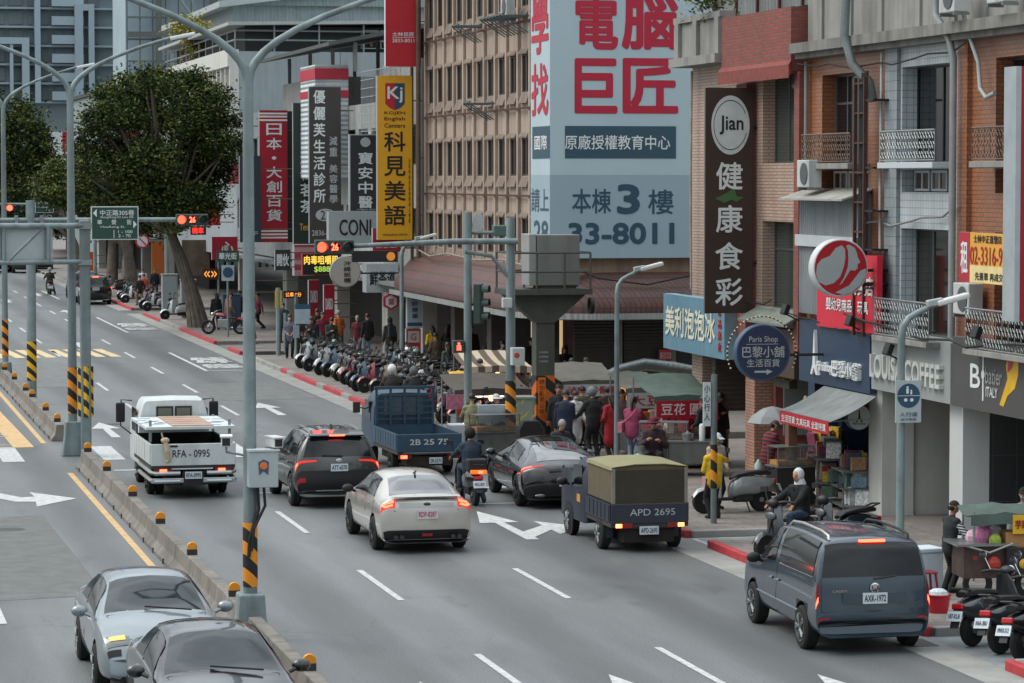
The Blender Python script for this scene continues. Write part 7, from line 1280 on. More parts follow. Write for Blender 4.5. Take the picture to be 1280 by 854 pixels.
ARCH = dict(
 stand=dict(), stand2=dict(hl=(-.2, .14, .86), hr=(.24, -.04, .82), fl=(-.12, .06, 0), fr=(.11, -.05, 0), hp=6), phone=dict(hr=(.06, .3, 1.2), hl=(-.25, .08, .82), hp=22, lean=4), hold=dict(hl=(-.12, .27, 1.0), hr=(.12, .27, 1.0), hp=12, lean=3), hold_f=dict(hl=(-.1, .24, .98), hr=(.1, .24, .98), hp=10, bulk=.98, coat=.18),
 coat=dict(coat=.42, bulk=1.28, hl=(-.2, .2, .98), hr=(.12, .3, 1.12), hp=8), walk=dict(fl=(-.09, .3, .02), fr=(.09, -.28, .04), hl=(-.26, -.12, .84), hr=(.26, .2, .88), pz=.89, lean=4, bulk=1.02), dress=dict(skirt=.55, bulk=.96, hr=(.05, .3, 1.15), hp=15), up=dict(hr=(.2, .22, 1.42), hl=(-.1, .28, 1.12), bulk=1.26),
 ride=dict(pz=.84, py=-.32, lean=10, hl=(-.3, .2, 1.02), hr=(.3, .2, 1.02), fl=(-.14, .2, .3), fr=(.14, .2, .3), bulk=1.26), ride_down=dict(pz=.84, py=-.32, lean=8, hl=(-.3, .2, 1.02), hr=(.3, .2, 1.02), fl=(-.14, .2, .3), fr=(.33, -.15, .0), bulk=1.29), push=dict(lean=12, hl=(-.26, .5, .98), hr=(.26, .5, .98), fl=(-.1, .18, 0), fr=(.1, -.2, .02), pz=.9, bulk=1.26, hp=4), push_man=dict(lean=6, hl=(-.3, .38, 1.0), hr=(.28, .4, .98), bulk=1.25, hp=8),
 cook=dict(lean=12, hl=(-.13, .44, 1.02), hr=(.16, .42, 1.04), hp=22, bulk=1.28), cook2=dict(lean=6, hl=(-.2, .42, 1.08), hr=(.3, .4, 1.1), hp=10, bulk=1.1), sit=dict(pz=.5, lean=14, hl=(-.14, .36, .78), hr=(.14, .36, .8), fl=(-.16, .4, 0), fr=(.16, .42, 0), hp=18, bulk=1.29), lookdown=dict(hl=(-.2, .16, .84), hr=(.22, .2, .9), lean=8, hp=38, bulk=1.29, coat=.1), bike=dict(pz=.86, py=-.2, lean=8, hl=(-.24, .25, .98), hr=(.24, .25, .98), fl=(-.16, .1, .0), fr=(.16, .1, .0), bulk=1.2))
BOD = {}; tmp = []
for nm, k in ARCH.items():
    D = body(nm, **k); me = bpy.data.meshes.new('body'); me.from_pydata(D['mb'].v, [], D['mb'].f); o = bpy.data.objects.new('tmp', me); COL.objects.link(o); m = o.modifiers.new('r', 'REMESH'); m.mode = 'VOXEL'; m.voxel_size = .0165; BOD[nm] = D; tmp.append((o, D))
    s_ = o.modifiers.new('s', 'SMOOTH'); s_.factor = .5; s_.iterations = 3
bpy.context.view_layer.update(); dg = bpy.context.evaluated_depsgraph_get()
for o, D in tmp:
    me = bpy.data.meshes.new_from_object(o.evaluated_get(dg)); v = [tuple(p.co) for p in me.vertices]; f = [tuple(p.vertices) for p in me.polygons]; C_ = np.array([p.center[:] for p in me.polygons]); best = np.full(len(C_), 9.); tg = np.zeros(len(C_), int)
    for a, c_, ra, rb, t_ in D['A']:
        a, c_ = np.array(a), np.array(c_); d = c_ - a; h = np.clip(((C_ - a) @ d) / max(d @ d, 1e-9), 0, 1); q = np.linalg.norm(C_ - (a + h[:, None]*d), axis=1) - (ra + (rb-ra)*h) - (.012 if t_ in (1, 3) else 0); k_ = q < best; best[k_] = q[k_]; tg[k_] = t_
    b = MB(); b.v = v; b.f = f; b.mi = tg.tolist(); b.k = 0
    for p, u, s in D['hands']:           # palm and five fingers, curled
        sd = u.cross(Z).normalized() if abs(u.z) < .9 else X.copy(); dn = sd.cross(u).normalized(); b.sph(p + u*.035, (.022, .022, .022), 8, 6); b.tube([p - u*.02, p + u*.03, p + u*.075], [.024, .032, .028], 8)
        for i, L in enumerate((.05, .062, .066, .056)): o0 = p + u*.07 + sd*(i - 1.5)*.017; b.tube([o0, o0 + u*L*.5 - dn*.006, o0 + u*L*.85 - dn*.026, o0 + u*L*.8 - dn*.045], [.0095, .009, .008, .006], 6)
        o0 = p + u*.02 - sd*s*.026; b.tube([o0, o0 + u*.03 - sd*s*.018 - dn*.012, o0 + u*.055 - sd*s*.012 - dn*.026], [.012, .0105, .008], 6)
    b.mat(5)
    for s in (1, -1): b.sph(D['hc'] + D['hd']*.012 + D['hf']*.088 + D['hx']*.031*s, (.013, .008, .008), 8, 6, D['rot'])
    b.tube([D['hc'] - D['hd']*.062 + D['hf']*.09 + D['hx']*.022*s for s in (-1, 0, 1)], .005, 5)
    me2 = bpy.data.meshes.new('person'); me2.from_pydata(b.v, [], b.f)
    for i in range(6): me2.materials.append(LK)
    me2.polygons.foreach_set('material_index', b.mi); me2.shade_smooth(); D['me'] = me2; bpy.data.objects.remove(o)
SKIN = M('#b08468', .55, 0, .06, 8); SKIN2 = M('#9c6f54', .55, 0, .06, 8); HAIRK = M('#1a1513', .5, 0, .2, 30); HAIRB = M('#4a2f20', .5, 0, .2, 30); HAIRG = M('#8d8a86', .6, 0, .2, 30)
cloth = lambda hx: M(hx, .9, 0, .2, 7, .35, 26)
def person(arch, label, x, y, rz, top, bottom, hair=('short', HAIRK), mask=None, z=.14, shoes='#202020', sleeve=None, skin=SKIN, s=1., bag=None, group=None):
    D = BOD[arch]; o = bpy.data.objects.new('person', D['me']); COL.objects.link(o); tag(o, label, 'person', group); o.location = (x, y, z); o.rotation_euler = (0, 0, R(rz)); o.scale = (s, s, s)
    for i, m in enumerate((skin, top if not isinstance(top, str) else cloth(top), cloth(bottom), cloth(shoes), cloth(sleeve) if isinstance(sleeve, str) else sleeve if sleeve else (top if not isinstance(top, str) else cloth(top)), M('#241a18', .4))): sl = o.material_slots[i]; sl.link = 'OBJECT'; sl.material = m
    hc, rot, hd, hf, hxv = D['hc'], D['rot'], D['hd'], D['hf'], D['hx']; kind, hm = hair; hm = cloth(hm) if isinstance(hm, str) else hm; b = MB(); part = 'hair'
    def shell(r, cut, off=Vector((0,0,0)), n=18, m_=10):      # head covering above a tilted cut plane
        rows = []
        for i in range(m_ + 1):
            th = math.pi*i/m_*.5*1.25
            rows.append([hc + hd*.03 + off + rot @ Vector((r[0]*math.sin(th)*math.cos(a), r[1]*math.sin(th)*math.sin(a), r[2]*math.cos(th) if math.cos(th) > 0 else (cut if math.sin(a) < .35 else .0)*-math.cos(th)*-1)) for a in (2*math.pi*k/n for k in range(n))])
        b.grid(rows, True)
    if kind in ('short', 'long', 'bun'):
        shell((.09, .107, .112), .16 if kind != 'short' else .1, -hf*.012)
        if kind == 'long': b.tube([hc + hd*.02 - hf*.07, hc - hd*.1 - hf*.1, hc - hd*.25 - hf*.11, hc - hd*.36 - hf*.1], [.085, .09, .08, .04], 12, sx=1.15)
        if kind == 'bun': b.tube([hc + hd*.06 - hf*.08, hc + hd*.03 - hf*.13, hc - hd*.1 - hf*.14, hc - hd*.32 - hf*.12], [.05, .045, .04, .02], 10)
    elif kind == 'cap': part = 'cap'; shell((.092, .11, .105), .0, -hf*.008); b.ob(hc + hd*.045 + hf*.135, (.13, .11, .012), rx=math.degrees(math.asin(max(-1, min(1, hf.z)))) - 8)
    elif kind == 'bucket': part = 'hat'; shell((.095, .112, .11), .05); b.lathe([(.1, .05), (.165, .015), (.16, .01), (.1, .035)], hc, 18)
    elif kind == 'helmet': part = 'helmet'; b.sph(hc + hd*.035 - hf*.01, (.125, .145, .135), 18, 12, rot)
    elif kind == 'hood': part = 'hood'; b.sph(hc + hd*.025 - hf*.035, (.105, .112, .13), 16, 12, rot); b.tube([hc - hd*.06 - hf*.05, hc - hd*.17 - hf*.06], [.09, .12], 12)
    b.build(part, hm, o, smooth=60)
    if kind in ('cap',): q = MB(); b = q; b.tube([hc - hf*.07 + hd*.0, hc - hf*.075 - hd*.07], [.075, .055], 10); q.build('hair', HAIRK, o, smooth=60)
    if kind == 'helmet': MB().sph(hc + hf*.035 + hd*.0, (.112, .112, .06), 14, 8, rot).build('visor', M('#20262a', .1, 0, 0), o, smooth=60)
    if mask: MB().sph(hc - hd*.045 + hf*.035, (.062, .07, .05), 14, 8, rot).build('face_mask', M(mask, .8, 0, .05), o, smooth=60)
    if bag:
        kd, hx, side = bag; q = MB()
        if kd == 'back': q.ob((0, -.22, 1.22), (.3, .16, .42)); nm = 'backpack'
        elif kd == 'sling': q.ob((side*.26, -.06, .95), (.12, .26, .26)); q.tube([(side*.24, -.06, 1.05), (side*.05, .13, 1.28), (-side*.13, .0, 1.43), (-side*.05, -.15, 1.28), (side*.24, -.06, 1.05)], .014, 5); nm = 'shoulder_bag'
        else: q.ob((side*.27, .08, .6), (.1, .3, .3)); q.tube([(side*.27, -.02, .75), (side*.27, .06, .86), (side*.27, .14, .75)], .01, 5); nm = 'hand_bag'
        q.build(nm, cloth(hx), o, bevel=.03)
    return o
G0 = 'shoppers on the pavement'
def at(u, v, z=.14): p = gz(u, v, z); return p.x, p.y
PL = MS('#7a2530', '#2a2226', .09, (0, .3, 1), .9); STRI = MS('#d3d6d6', '#2f3a44', .05, (0, .2, 1), .9)
# nearest people first
person('cook2', 'vendor in black cap, dark vest and striped sleeves working at the taro ball cart', 18.85, 47.9, -75, '#23282a', '#191a1b', ('cap', '#1c1d1e'), '#7d8589', sleeve=STRI, skin=SKIN2, s=.9)
person('stand', 'man in black cap and grey top standing behind the taro ball cart', 20.5, 48.6, 150, '#7d8183', '#26282a', ('cap', '#131415'), '#8a8d8f', s=.97)
person('ride_down', 'person with white hood and black jacket looking down on a dark grey scooter', 18.0, 53.95, 118, '#17181a', '#34465c', ('hood', '#c3c9cb'), None, .02, '#26262a'); person('up', 'person seen from behind in yellow and grey striped jacket at the hazard post', 18.2, 59.5, 15, '#d0ac22', '#161617', ('short', HAIRB), s=.92, sleeve='#c9a520')
person('hold', 'woman in pale cap and beige jacket carrying a pink bag behind the yellow jacket', 18.75, 61.2, 200, '#a59d92', '#1d1d1f', ('cap', '#b9c4ce'), None, s=.94, bag=('hand', '#b98a8c', 1))
person('cook', 'stallholder in red plaid jacket and grey cap at the griddle cart', *at(959, 620), -75, PL, '#1c1c1e', ('cap', '#4a4a4a'), s=.98)
person('ride_down', 'scooter rider in navy jacket and black helmet beside the pearl white sedan', 14.15, 64.95, 2, '#273442', '#3b4654', ('helmet', '#17181a'), None, 0); person('bike', 'man in olive beige jacket with crossbody strap seated on a bicycle by the blue pickup', 16.5, 75.2, -10, '#7c7a5a', '#2a2a2c', ('short', HAIRK), None, 0, bag=('sling', '#1d1d1e', 1))
person('cook', 'food cart vendor in black jacket, white cap and jeans', px(628, 74), 74, 35, '#1b1d22', '#7d95a8', ('bucket', '#b9b9b4'), None, .01)
person('push_man', 'man in black padded jacket and grey helmet pushing a bicycle', px(742, 74.6), 74.6, 12, '#1f2123', '#202123', ('helmet', '#6d7678'), None, .01, s=1.03); person('push', 'woman with long ponytail in a pink jacket pushing a bicycle', px(790, 72.4), 72.4, -35, '#8a3a59', '#74859a', ('bun', HAIRK), None, .01, s=1.0, bag=('sling', '#c0707e', -1))
person('sit', 'old woman in maroon knit hat and dark coat seated beside the canvas truck', px(817, 69.6), 69.6, 165, '#3a2c30', '#252327', ('bucket', '#571b2c'), None, .01, s=1.12)
person('coat', 'woman in white coat and white face mask at the lit stall', px(718, 75.2), 75.2, 200, '#c4c4c2', '#2a2a2d', ('short', HAIRK), '#bccdd6', .01, s=.97); person('stand2', 'man in olive jacket partly hidden behind the man with the bicycle', px(729, 76), 76, 20, '#40422f', '#212224', ('short', HAIRK), None, .01)
person('phone', 'man in navy padded jacket beside the striped column', px(706, 73.6), 73.6, -30, '#1f2a3c', '#1d1e20', ('short', HAIRK), None, .01, s=1.05); person('stand', 'dark haired man in dark coat behind the navy padded jacket', px(698, 76.4), 76.4, 170, '#27262a', '#1d1d1f', ('short', HAIRK), None, .01, s=1.02)
person('sit', 'grey haired man eating at a low table with white cups beside the striped column', px(698, 70.4), 70.4, 190, '#2b2a2d', '#26262a', ('short', HAIRG), None, .01, s=1.05); person('coat', 'woman in bright red coat at the stall by the grey lamp', px(765, 74.4), 74.4, 20, '#96202b', '#2a2023', ('long', HAIRK), None, .01, s=.95)
person('cook', 'stallholder with face mask behind the lit counter of the second stall', px(740, 79.4), 79.4, 180, '#3f4a44', '#26282a', ('short', HAIRK), '#aab4b8', .01); person('cook2', 'dark haired woman in flowered jacket at the pudding stalls', px(778, 76), 76, 160, '#5d4a4c', '#26262a', ('long', HAIRK), None, .01, s=.95)
person('cook', 'stallholder with flushed face under the red pudding banner', px(842, 72.2), 72.2, 170, '#2b2729', '#242426', ('short', HAIRK), None, .01); person('stand2', 'person in black behind the red bucket at the pudding stall', px(872, 72.4), 72.4, 60, '#1a1a1c', '#1a1a1c', ('short', HAIRK), None, .01); person('hold', 'dark coated shopper at the brick pier beside the narrow notice', 21.25, 70.2, 30, '#1f1d1f', '#1c1c1d', ('long', HAIRK), None); person('phone', 'second dark coated shopper deeper by the brick pier', 22.0, 71.6, 190, '#2d2322', '#1d1c1c', ('short', HAIRK))
# along the scooter row and the arcade of the beige block
person('stand', 'shopper in bright yellow jacket with black bag at the white pier', 21.7, 105.5, 20, '#c9a325', '#5f7486', ('long', HAIRK), None, .17, bag=('sling', '#1d1e20', -1), group=G0); person('stand', 'tall figure in long black dress inside the lit arcade', 22.7, 103.6, 160, '#17171a', '#141416', ('short', HAIRK), None, .17, s=1.06); person('walk', 'black clothed figure entering the lit arcade', 22.2, 105.2, -40, '#141416', '#131315', ('long', HAIRK), None, .17, s=1.04)
person('hold_f', 'shopper in pale blue jacket with pink bag behind the stall awning', 19.2, 86.2, 30, '#7f9db3', '#5f7d92', ('short', HAIRK), None, bag=('hand', '#c0707e', 1)); person('stand2', 'shopper in grey top and face mask behind the signal post', 21.9, 95.2, 190, '#9a9a9e', '#3a3c44', ('short', HAIRK), '#a9b4ba', .17, bag=None); person('stand', 'shopper in black with face mask deeper in the arcade', 23.2, 96.6, 180, '#1d1d20', '#1b1b1d', ('short', HAIRK), '#b4bcc0', .17); person('phone', 'long haired woman in the arcade behind the dark green signal', 23.3, 92.4, 170, '#2a2426', '#222224', ('long', HAIRB), None, .17)
person('walk', 'shopper in brown jacket in the arcade behind the pedestrian light', 22.2, 98.6, 200, '#4a3c34', '#26262a', ('short', HAIRK), None, .17)
person('stand2', 'elderly shopper in plaid coat beside the man in black and jeans', 21.0, 116.8, 160, PL, '#5a5a5e', ('short', HAIRG), '#9fa8aa', .14, s=.94); person('stand', 'man in black jacket and pale jeans at the grey pier', 21.3, 116.2, 20, '#161719', '#73818d', ('short', HAIRK), None); person('stand', 'hooded person with dark backpack in front of the far lamp post', 21.5, 112.6, 10, '#3b3734', '#73797d', ('hood', '#3b3734'), None, bag=('back', '#2e3338', 1))
for i, (ar, l_, u, yy, rz, tp, bt, hr, mk) in enumerate((('hold_f', 'woman in lavender grey sweater and face mask at the bus stop', 362, 116.5, 175, '#6d6a78', '#26282e', ('long', HAIRB), '#c4c9cc'), ('hold', 'person in brown padded jacket and pale cap at the bus stop', 374, 116, 200, '#4f443d', '#2b2a2c', ('cap', '#a9adad'), '#b9c0c4'), ('phone', 'person in black with white shopping bag past the bus stop', 391, 114.5, 150, '#1d1d20', '#26262a', ('long', HAIRB), None), ('stand', 'shopper in wine red coat in the queue at the far shop', 403, 118, 190, '#6d2432', '#2a2224', ('short', HAIRK), None), ('phone', 'man in dark green jacket reading his phone in the far queue', 414, 113.5, 180, '#2c352f', '#232527', ('short', HAIRK), None), ('walk', 'shopper in orange top near the bright red banner', 424, 120, 20, '#b8622e', '#3a3436', ('short', HAIRG), None), ('stand', 'shopper in black coat behind the far queue', 397, 121, 20, '#1c1b1d', '#1c1b1d', ('short', HAIRK), None), ('hold', 'shopper in maroon top behind the far queue', 384, 121.5, 180, '#7d3038', '#26262a', ('long', HAIRK), None))):
    p = gy(u, 440, yy); person(ar, l_, p.x, yy, rz, tp, bt, hr, mk, .14, group=G0)
person('stand2', 'worker in navy overalls standing on the short red kerb', 17.75, 123.7, -60, '#26324a', '#26324a', ('short', HAIRK), '#8a9aa5'); person('hold', 'woman in tan jacket with bright yellow bag in front of the banyan', 17.75, 142.0, 170, '#a07a64', '#1d1d1f', ('long', HAIRK), '#c9cccb', bag=('hand', '#d8ab1f', -1)); person('stand', 'long haired person in black close beside the banyan trunk', 18.35, 139.2, 15, '#17171a', '#17171a', ('long', HAIRK), None); person('lookdown', 'shopper in dusty pink jacket leaning beside the banyan roots', 18.9, 139.4, -70, '#a67a6c', '#8d6a5c', ('short', HAIRK), None); person('stand', 'shopper in dark red jacket behind the round blue disc post', 19.8, 141.5, 60, '#7a1f30', '#2b2628', ('short', HAIRK), None); person('walk', 'shopper in plum top near the blue grey cabinet', 20.3, 139, 100, '#6a2c3c', '#2b2628', ('short', HAIRK), None); person('stand', 'person in dark clothes crouched at the edge of the far lamp pole', 19.6, 127, 170, '#2b3340', '#26282c', ('short', HAIRK), '#9aa6ad')
person('walk', 'pedestrian in black stepping along the far kerb with a white bag', 17.7, 166.4, 10, '#1c1c1f', '#7d6f5c', ('short', HAIRK), None, bag=('hand', '#c3cbd0', 1)); person('stand', 'pedestrian with orange top behind the far kerb', 18.1, 168, 10, '#a8432e', '#26262a', ('short', HAIRB), None); person('stand2', 'white shirted pedestrian under the no turn sign', 19.1, 178, 180, '#b9bdc0', '#26262a', ('short', HAIRK), None); person('stand', 'black clothed pedestrian under the no turn sign', 19.7, 177, 180, '#18191b', '#18191b', ('short', HAIRK), None)
person('ride_down', 'rider in white helmet and brown black jacket above the blue pickup', 16.55, 86.45, -8, '#2b2523', '#1d1d1f', ('helmet', '#cfd0cc'), None, 0, s=1.04); person('ride', 'rider in grey helmet and black jacket above the blue pickup', 16.95, 85.25, -4, '#1a1b1d', '#1d1d1f', ('helmet', '#55595b'), None, 0, s=1.04); person('ride_down', 'distant scooter rider in dark clothes far up the road', 14.35, 187.55, 0, '#2a2420', '#26282c', ('helmet', '#8d8f8f'), None, 0)
person('stand', 'dark haired person on the pavement at the dark roller shutters', 21.9, 86.0, 170, '#1d1c1e', '#1c1c1d', ('long', HAIRK), None, .14); person('stand2', 'dark coated person beside the roller shutter pilaster', 22.4, 86.2, 160, '#28282b', '#1d1d1f', ('short', HAIRK), '#a5adb0', .14)
# ================================================================ food stalls, carts and goods
TARPD = M('#4b463f', .85, 0, .2, 3, .4, 25, dirt=.3); TARPG = M('#4d5f57', .8, 0, .2, 2, .4, 25, dirt=.3); TARPL = M('#615f56', .8, 0, .2, 3, .4, 25, dirt=.3); INOX = M('#8b8f8e', .35, .7, .15, 4); REDP = M('#b01f2b', .4, 0, .08); WARM = EM('#ffb35a', 6); CLEAR = M('#e8efee', .03, 0, 0).copy(); CLEAR.name = 'clear_glass'; CLEAR.node_tree.nodes['Principled BSDF'].inputs['Transmission Weight'].default_value = .95
rg = random.Random(9); GC = ['#b9bdbd', '#a32a35', '#5f7a8a', '#cfc9b5', '#3d4a55', '#8a6a4a', '#c9a43a', '#7f3a55', '#4f6b5a', '#d6d6d4']
def canopy(t, x0, x1, y0, y1, zf, zb, m, sag=.06, n=6, name='canopy'):
    rows = [[(x0 + (x1-x0)*i/n, y0 + (y1-y0)*j/4, zf + (zb-zf)*j/4 - sag*math.sin(math.pi*i/n*2)**2*.6 - (.05 if i in (0, n) else 0) - sag*math.sin(math.pi*j/4)) for i in range(n+1)] for j in range(5)]
    b = MB().grid(rows); b.grid([[(p[0], p[1], p[2] + .012) for p in r] for r in rows]); lo = [rows[0][i] for i in range(n+1)]; b.grid([[(p[0], p[1] - .01, p[2] + .01) for p in lo], [(p[0], p[1] - .02, p[2] - .16 - .03*(i % 2)) for i, p in enumerate(lo)]]); return b.build(name, m, t, smooth=50)
def stall(label, x0, x1, y0, y1, zf, zb, m, counter='#7d8180', ctop=.85, banner=None, lamp=None, z=.01):
    t = thing('food_stall', label, 'food stall', ((x0+x1)/2, y0, z), 0); w_ = (x1-x0)/2; d = y1 - y0; canopy(t, -w_, w_, 0, d, zf, zb, m)
    for x in (-w_ + .06, w_ - .06):
        for yy, zz in ((.05, zf), (d - .05, zb)): MB().tube([(x, yy, 0), (x, yy, zz - .08)], .02, 6).build('pole', STEEL, t)
    MB().box(-w_ + .12, w_ - .12, .25, min(d - .1, 1.1), .1, ctop).build('counter', M(counter, .4, .4, .15, 3, dirt=.3), t, bevel=.015); MB().box(-w_ + .08, w_ - .08, .2, min(d - .05, 1.15), ctop, ctop + .03).build('counter_top', INOX, t)
    if banner:
        s, bm, tm, zc, h = banner; MB().box(-w_ + .05, w_ - .05, -.03, -.02, zc - h/2, zc + h/2).build('banner', bm, t); b = MB(); text(b, s, Vector((0, -.031, zc)), X, Z, 0, 0, (x1-x0)*.8, h*.7, .02); b.build('lettering', tm, t)
    n = max(4, int((x1-x0)/.26))
    for i in range(n):
        xx = -w_ + .25 + (x1-x0-.5)*i/(n-1); q = rg.uniform(.12, .3); MB().ob((xx, .5 + rg.uniform(-.15, .2), ctop + .03 + q/2), (.17, .2, q), rz=rg.uniform(-15, 15)).build('goods_pack', M(rg.choice(GC + ['#a33a24', '#b8752f', '#8f2430']), .5, 0, .5, 22), t)
    for i in range(3): MB().sph((-w_*.6 + w_*.6*i, .2, zf - .27), (.07, .07, .09), 10, 8).build('hanging_lantern', (REDP, WARM, REDP)[i], t)
    if lamp: MB().sph((lamp, .3, zf - .3), .06, 10, 8).build('lamp_bulb', WARM, t)
    return t
def good(name, label, cat, mb, m, loc, rz=0, group=None, **k):
    o = tag(mb.build(name, m, None, **k), label, cat, group); o.location = loc; o.rotation_euler = (0, 0, R(rz)); return o
s1 = stall('stall under a dark brown tarp behind the striped column, strip lamp along its edge', px(568, 79.2), px(664, 79.2), 79.2, 81.2, 1.5, 1.8, TARPD, ctop=.7); MB().box(-1.0, .9, .1, .14, 1.25, 1.29).build('strip_lamp', EM('#f0d9d0', 1.6), s1); MB().box(-1.3, -.75, -.06, -.02, .95, 1.35).build('pink_banner', M('#b06a80', .6, 0, .4, 9), s1)
s2 = stall('lit stall under a grey brown sheet with white banner of red characters', px(702, 77.6), px(778, 77.6), 77.6, 79.8, 1.8, 2.15, TARPL, banner=('滷味 排骨湯', M('#bcc2c0', .6), LR, 1.52, .32), lamp=.3); MB().box(.5, .75, .3, .5, .9, 1.8).build('lit_panel', EM('#f0a050', .9), s2); MB().box(.85, 1.05, .3, .5, .9, 1.7).build('lit_panel', EM('#e08a40', .7), s2)
s3 = stall('stall with pale banner of red soy characters and lemons print', px(782, 74.6), px(832, 74.6), 74.6, 76.4, 1.8, 2.1, TARPL, banner=('大豆', M('#a9b0ad', .6), LR, 1.45, .4), lamp=-.3)
s4 = stall('tofu pudding stall under a green canopy with a red banner', px(818, 71), px(900, 71), 71, 73.2, 1.85, 2.25, TARPG, banner=('豆花 圓花', REDD, M('#d5c0bf', .5), 1.5, .42)); b = MB()
for i in range(9): b.prism([(-.85 + i*.19, 1.285), (-.67 + i*.19, 1.285), (-.76 + i*.19, 1.17)], 'y', -.03, -.02)
b.build('banner_fringe', REDD, s4)
s5 = stall('stall with a beige and brown striped canopy behind the junction box pole', 18.6, 20.6, 85.6, 87.6, 1.7, 2.05, MS('#b3a58d', '#57493e', .42, (1, 0, 0)))
s6 = stall('small stall with yellow parasol cloth beside the striped canopy', 18.0, 18.6, 84.2, 85.2, 1.45, 1.6, M('#c9991f', .7, 0, .1))
# steel display carts
def cart(label, x, y, rz, L=1.2, case=True, z=.01, body='#7b7f7d'):
    t = thing('food_cart', label, 'food cart', (x, y, z), rz); MB().box(-L/2, L/2, -.3, .3, .28, .82).build('cart_body', M(body, .35, .6, .15, 3, dirt=.3), t, bevel=.02); MB().box(-L/2 - .03, L/2 + .03, -.33, .33, .82, .85).build('cart_top', INOX, t)
    for xx in (-L*.36, L*.36): MB().lathe([(.1, -.03), (.14, -.03), (.14, .03), (.1, .03)], (xx, -.3, .14), 16, 'y').build('wheel', RUBBER, t)
    if case:
        b = MB()
        for xx in (-L/2 + .02, L/2 - .04):
            for yy in (-.28, .26): b.box(xx, xx + .02, yy, yy + .02, .851, 1.25)
        b.box(-L/2, L/2, -.3, .3, 1.25, 1.27); b.build('case_frame', INOX, t); MB().box(-L/2 + .05, L/2 - .05, -.24, .24, .86, .96).build('food_tray', M('#a3713e', .7, 0, .5, 14, .5, 20), t); MB().box(-L/2 + .03, L/2 - .05, -.292, -.288, .86, 1.24).build('glass_front', CLEAR, t)
    return t
cart('steel cart with fried snacks and pale board beside the vendor in jeans', px(618, 73.4), 73.4, 10); cart('glass display cart in front of the tofu pudding stall', px(830, 70.2), 70.2, -20); cart('steel counter cart with white cylinder flask next to the display cart', px(868, 69.6), 69.6, -12, 1.3, False); gc = cart('griddle cart with a brown box on top in front of the brick pier', gz(994, 632, .17).x, gz(994, 632, .17).y + .3, 5, .9, True, .17, '#3c3a38')
MB().box(-.1, .1, -.1, .1, .86, 1.75).build('chimney_board', M('#6b4a36', .7), gc)
t = thing('pale_board', 'pale blue price board leaning over the snack cart', 'board', (px(615, 73.8), 73.8, .9)); MB().ob((0, 0, .35), (.75, .03, .5), rx=18).build('board_face', M('#b4c3c9', .5), t); MB().tube([(0, .05, .0), (0, .05, .3)], .02, 6).build('board_leg', STEEL, t)
good('exhaust_duct', 'long silver flexible exhaust duct lying across the stall roofs', 'duct', MB().tube([(-.3, 0, 0), (.3, .1, .25), (1.0, .2, .4), (1.8, 0, .32), (2.5, -.3, .18), (3.3, -.3, .28)], [.16, .17, .17, .16, .15, .14], 14), M('#6d7473', .35, .7, .15, 3, .6, 14), (px(764, 79.8), 79.8, 1.65), smooth=60); good('exhaust_duct', 'shorter grey duct end beside the long silver one', 'duct', MB().tube([(0, 0, 0), (.5, .1, .1), (1.0, .1, .22)], .16, 14), M('#7c8483', .4, .6, .1, 3, .6, 14), (px(764, 79.4), 79.4, 1.5), smooth=60)
def basket(label, x, y, z, hx='#b01f2b', r=.18, h=.26, group='red plastic baskets at the stalls', lid=None):
    t = thing('plastic_basket', label, 'basket', (x, y, z), 0, group); MB().lathe([(r*.8, 0), (r, h), (r*1.06, h), (r*1.06, h - .02), (r*.98, h - .025), (r*.78, .02)], (0,0,0), 20).build('tub', M(hx, .35, 0, .08), t, smooth=40)
    if lid: MB().sph((0, 0, h), (r*.85, r*.85, .1), 12, 6).build('contents', M(lid, .5, 0, .3, 20), t)
    return t
basket('tall red tub hanging at the tofu pudding stall', px(856, 71.3), 71.3, .92, r=.2, h=.35); basket('wide red basket on the counter behind the display cart', px(815, 71.4), 71.4, .88, r=.25, h=.22); basket('smaller red basket next to the wide red basket', px(797, 74.9), 74.9, .88, r=.2, h=.2)
bk = basket('red bucket with a clear bag on the pavement beside the red stool', 17.8, 45.7, .14, r=.2, h=.3, group=None, lid='#b9c3c6'); basket('bright pink tub on the road edge between the black fastback and the bicycle man', 18.9, 72.0, .01, '#b0244a', .3, .2, group=None)
def gas(label, x, y, z=.01): t = thing('gas_cylinder', label, 'gas cylinder', (x, y, z)); MB().lathe([(.12, 0), (.17, .06), (.18, .3), (.17, .5), (.1, .62), (.05, .66), (.05, .7), (0, .7)], (0,0,0), 20).build('tank', M('#7b878a', .45, .3, .15), t, smooth=50); MB().lathe([(.1, .66), (.11, .8), (.1, .8), (.09, .66), (.1, .66)], (0,0,0), 16).build('collar', STEEL, t)
gas('grey gas cylinder beside the steel counter cart', px(800, 68.9), 68.9); gas('grey steel drum shaped canister beside the seated bicycle man', 17.55, 74.6)
good('insulated_box', 'white polystyrene box under the striped sleeve vendor', 'box', MB().box(-.36, .36, -.25, .25, 0, .62).box(-.38, .38, -.27, .27, .621, .7), M('#c3cfd6', .7, 0, .05), (18.55, 48.6, .14), 8, bevel=.02); good('insulated_box', 'white delivery box beside the bicycle man in olive jacket', 'box', MB().box(-.2, .2, -.25, .25, 0, .5), M('#b9c1c4', .6, 0, .06), (15.95, 74.6, .45), bevel=.03)
st = thing('plastic_stool', 'dark red plastic stool beside the blue grey van', 'stool', (18.15, 47.2, .14)); MB().box(-.17, .17, -.17, .17, .44, .48).build('seat', M('#7a1f2b', .4), st, bevel=.02)
for sx in (-1, 1):
    for sy in (-1, 1): MB().tube([(sx*.13, sy*.13, .44), (sx*.18, sy*.18, 0)], .022, 6).build('leg', M('#7a1f2b', .4), st)
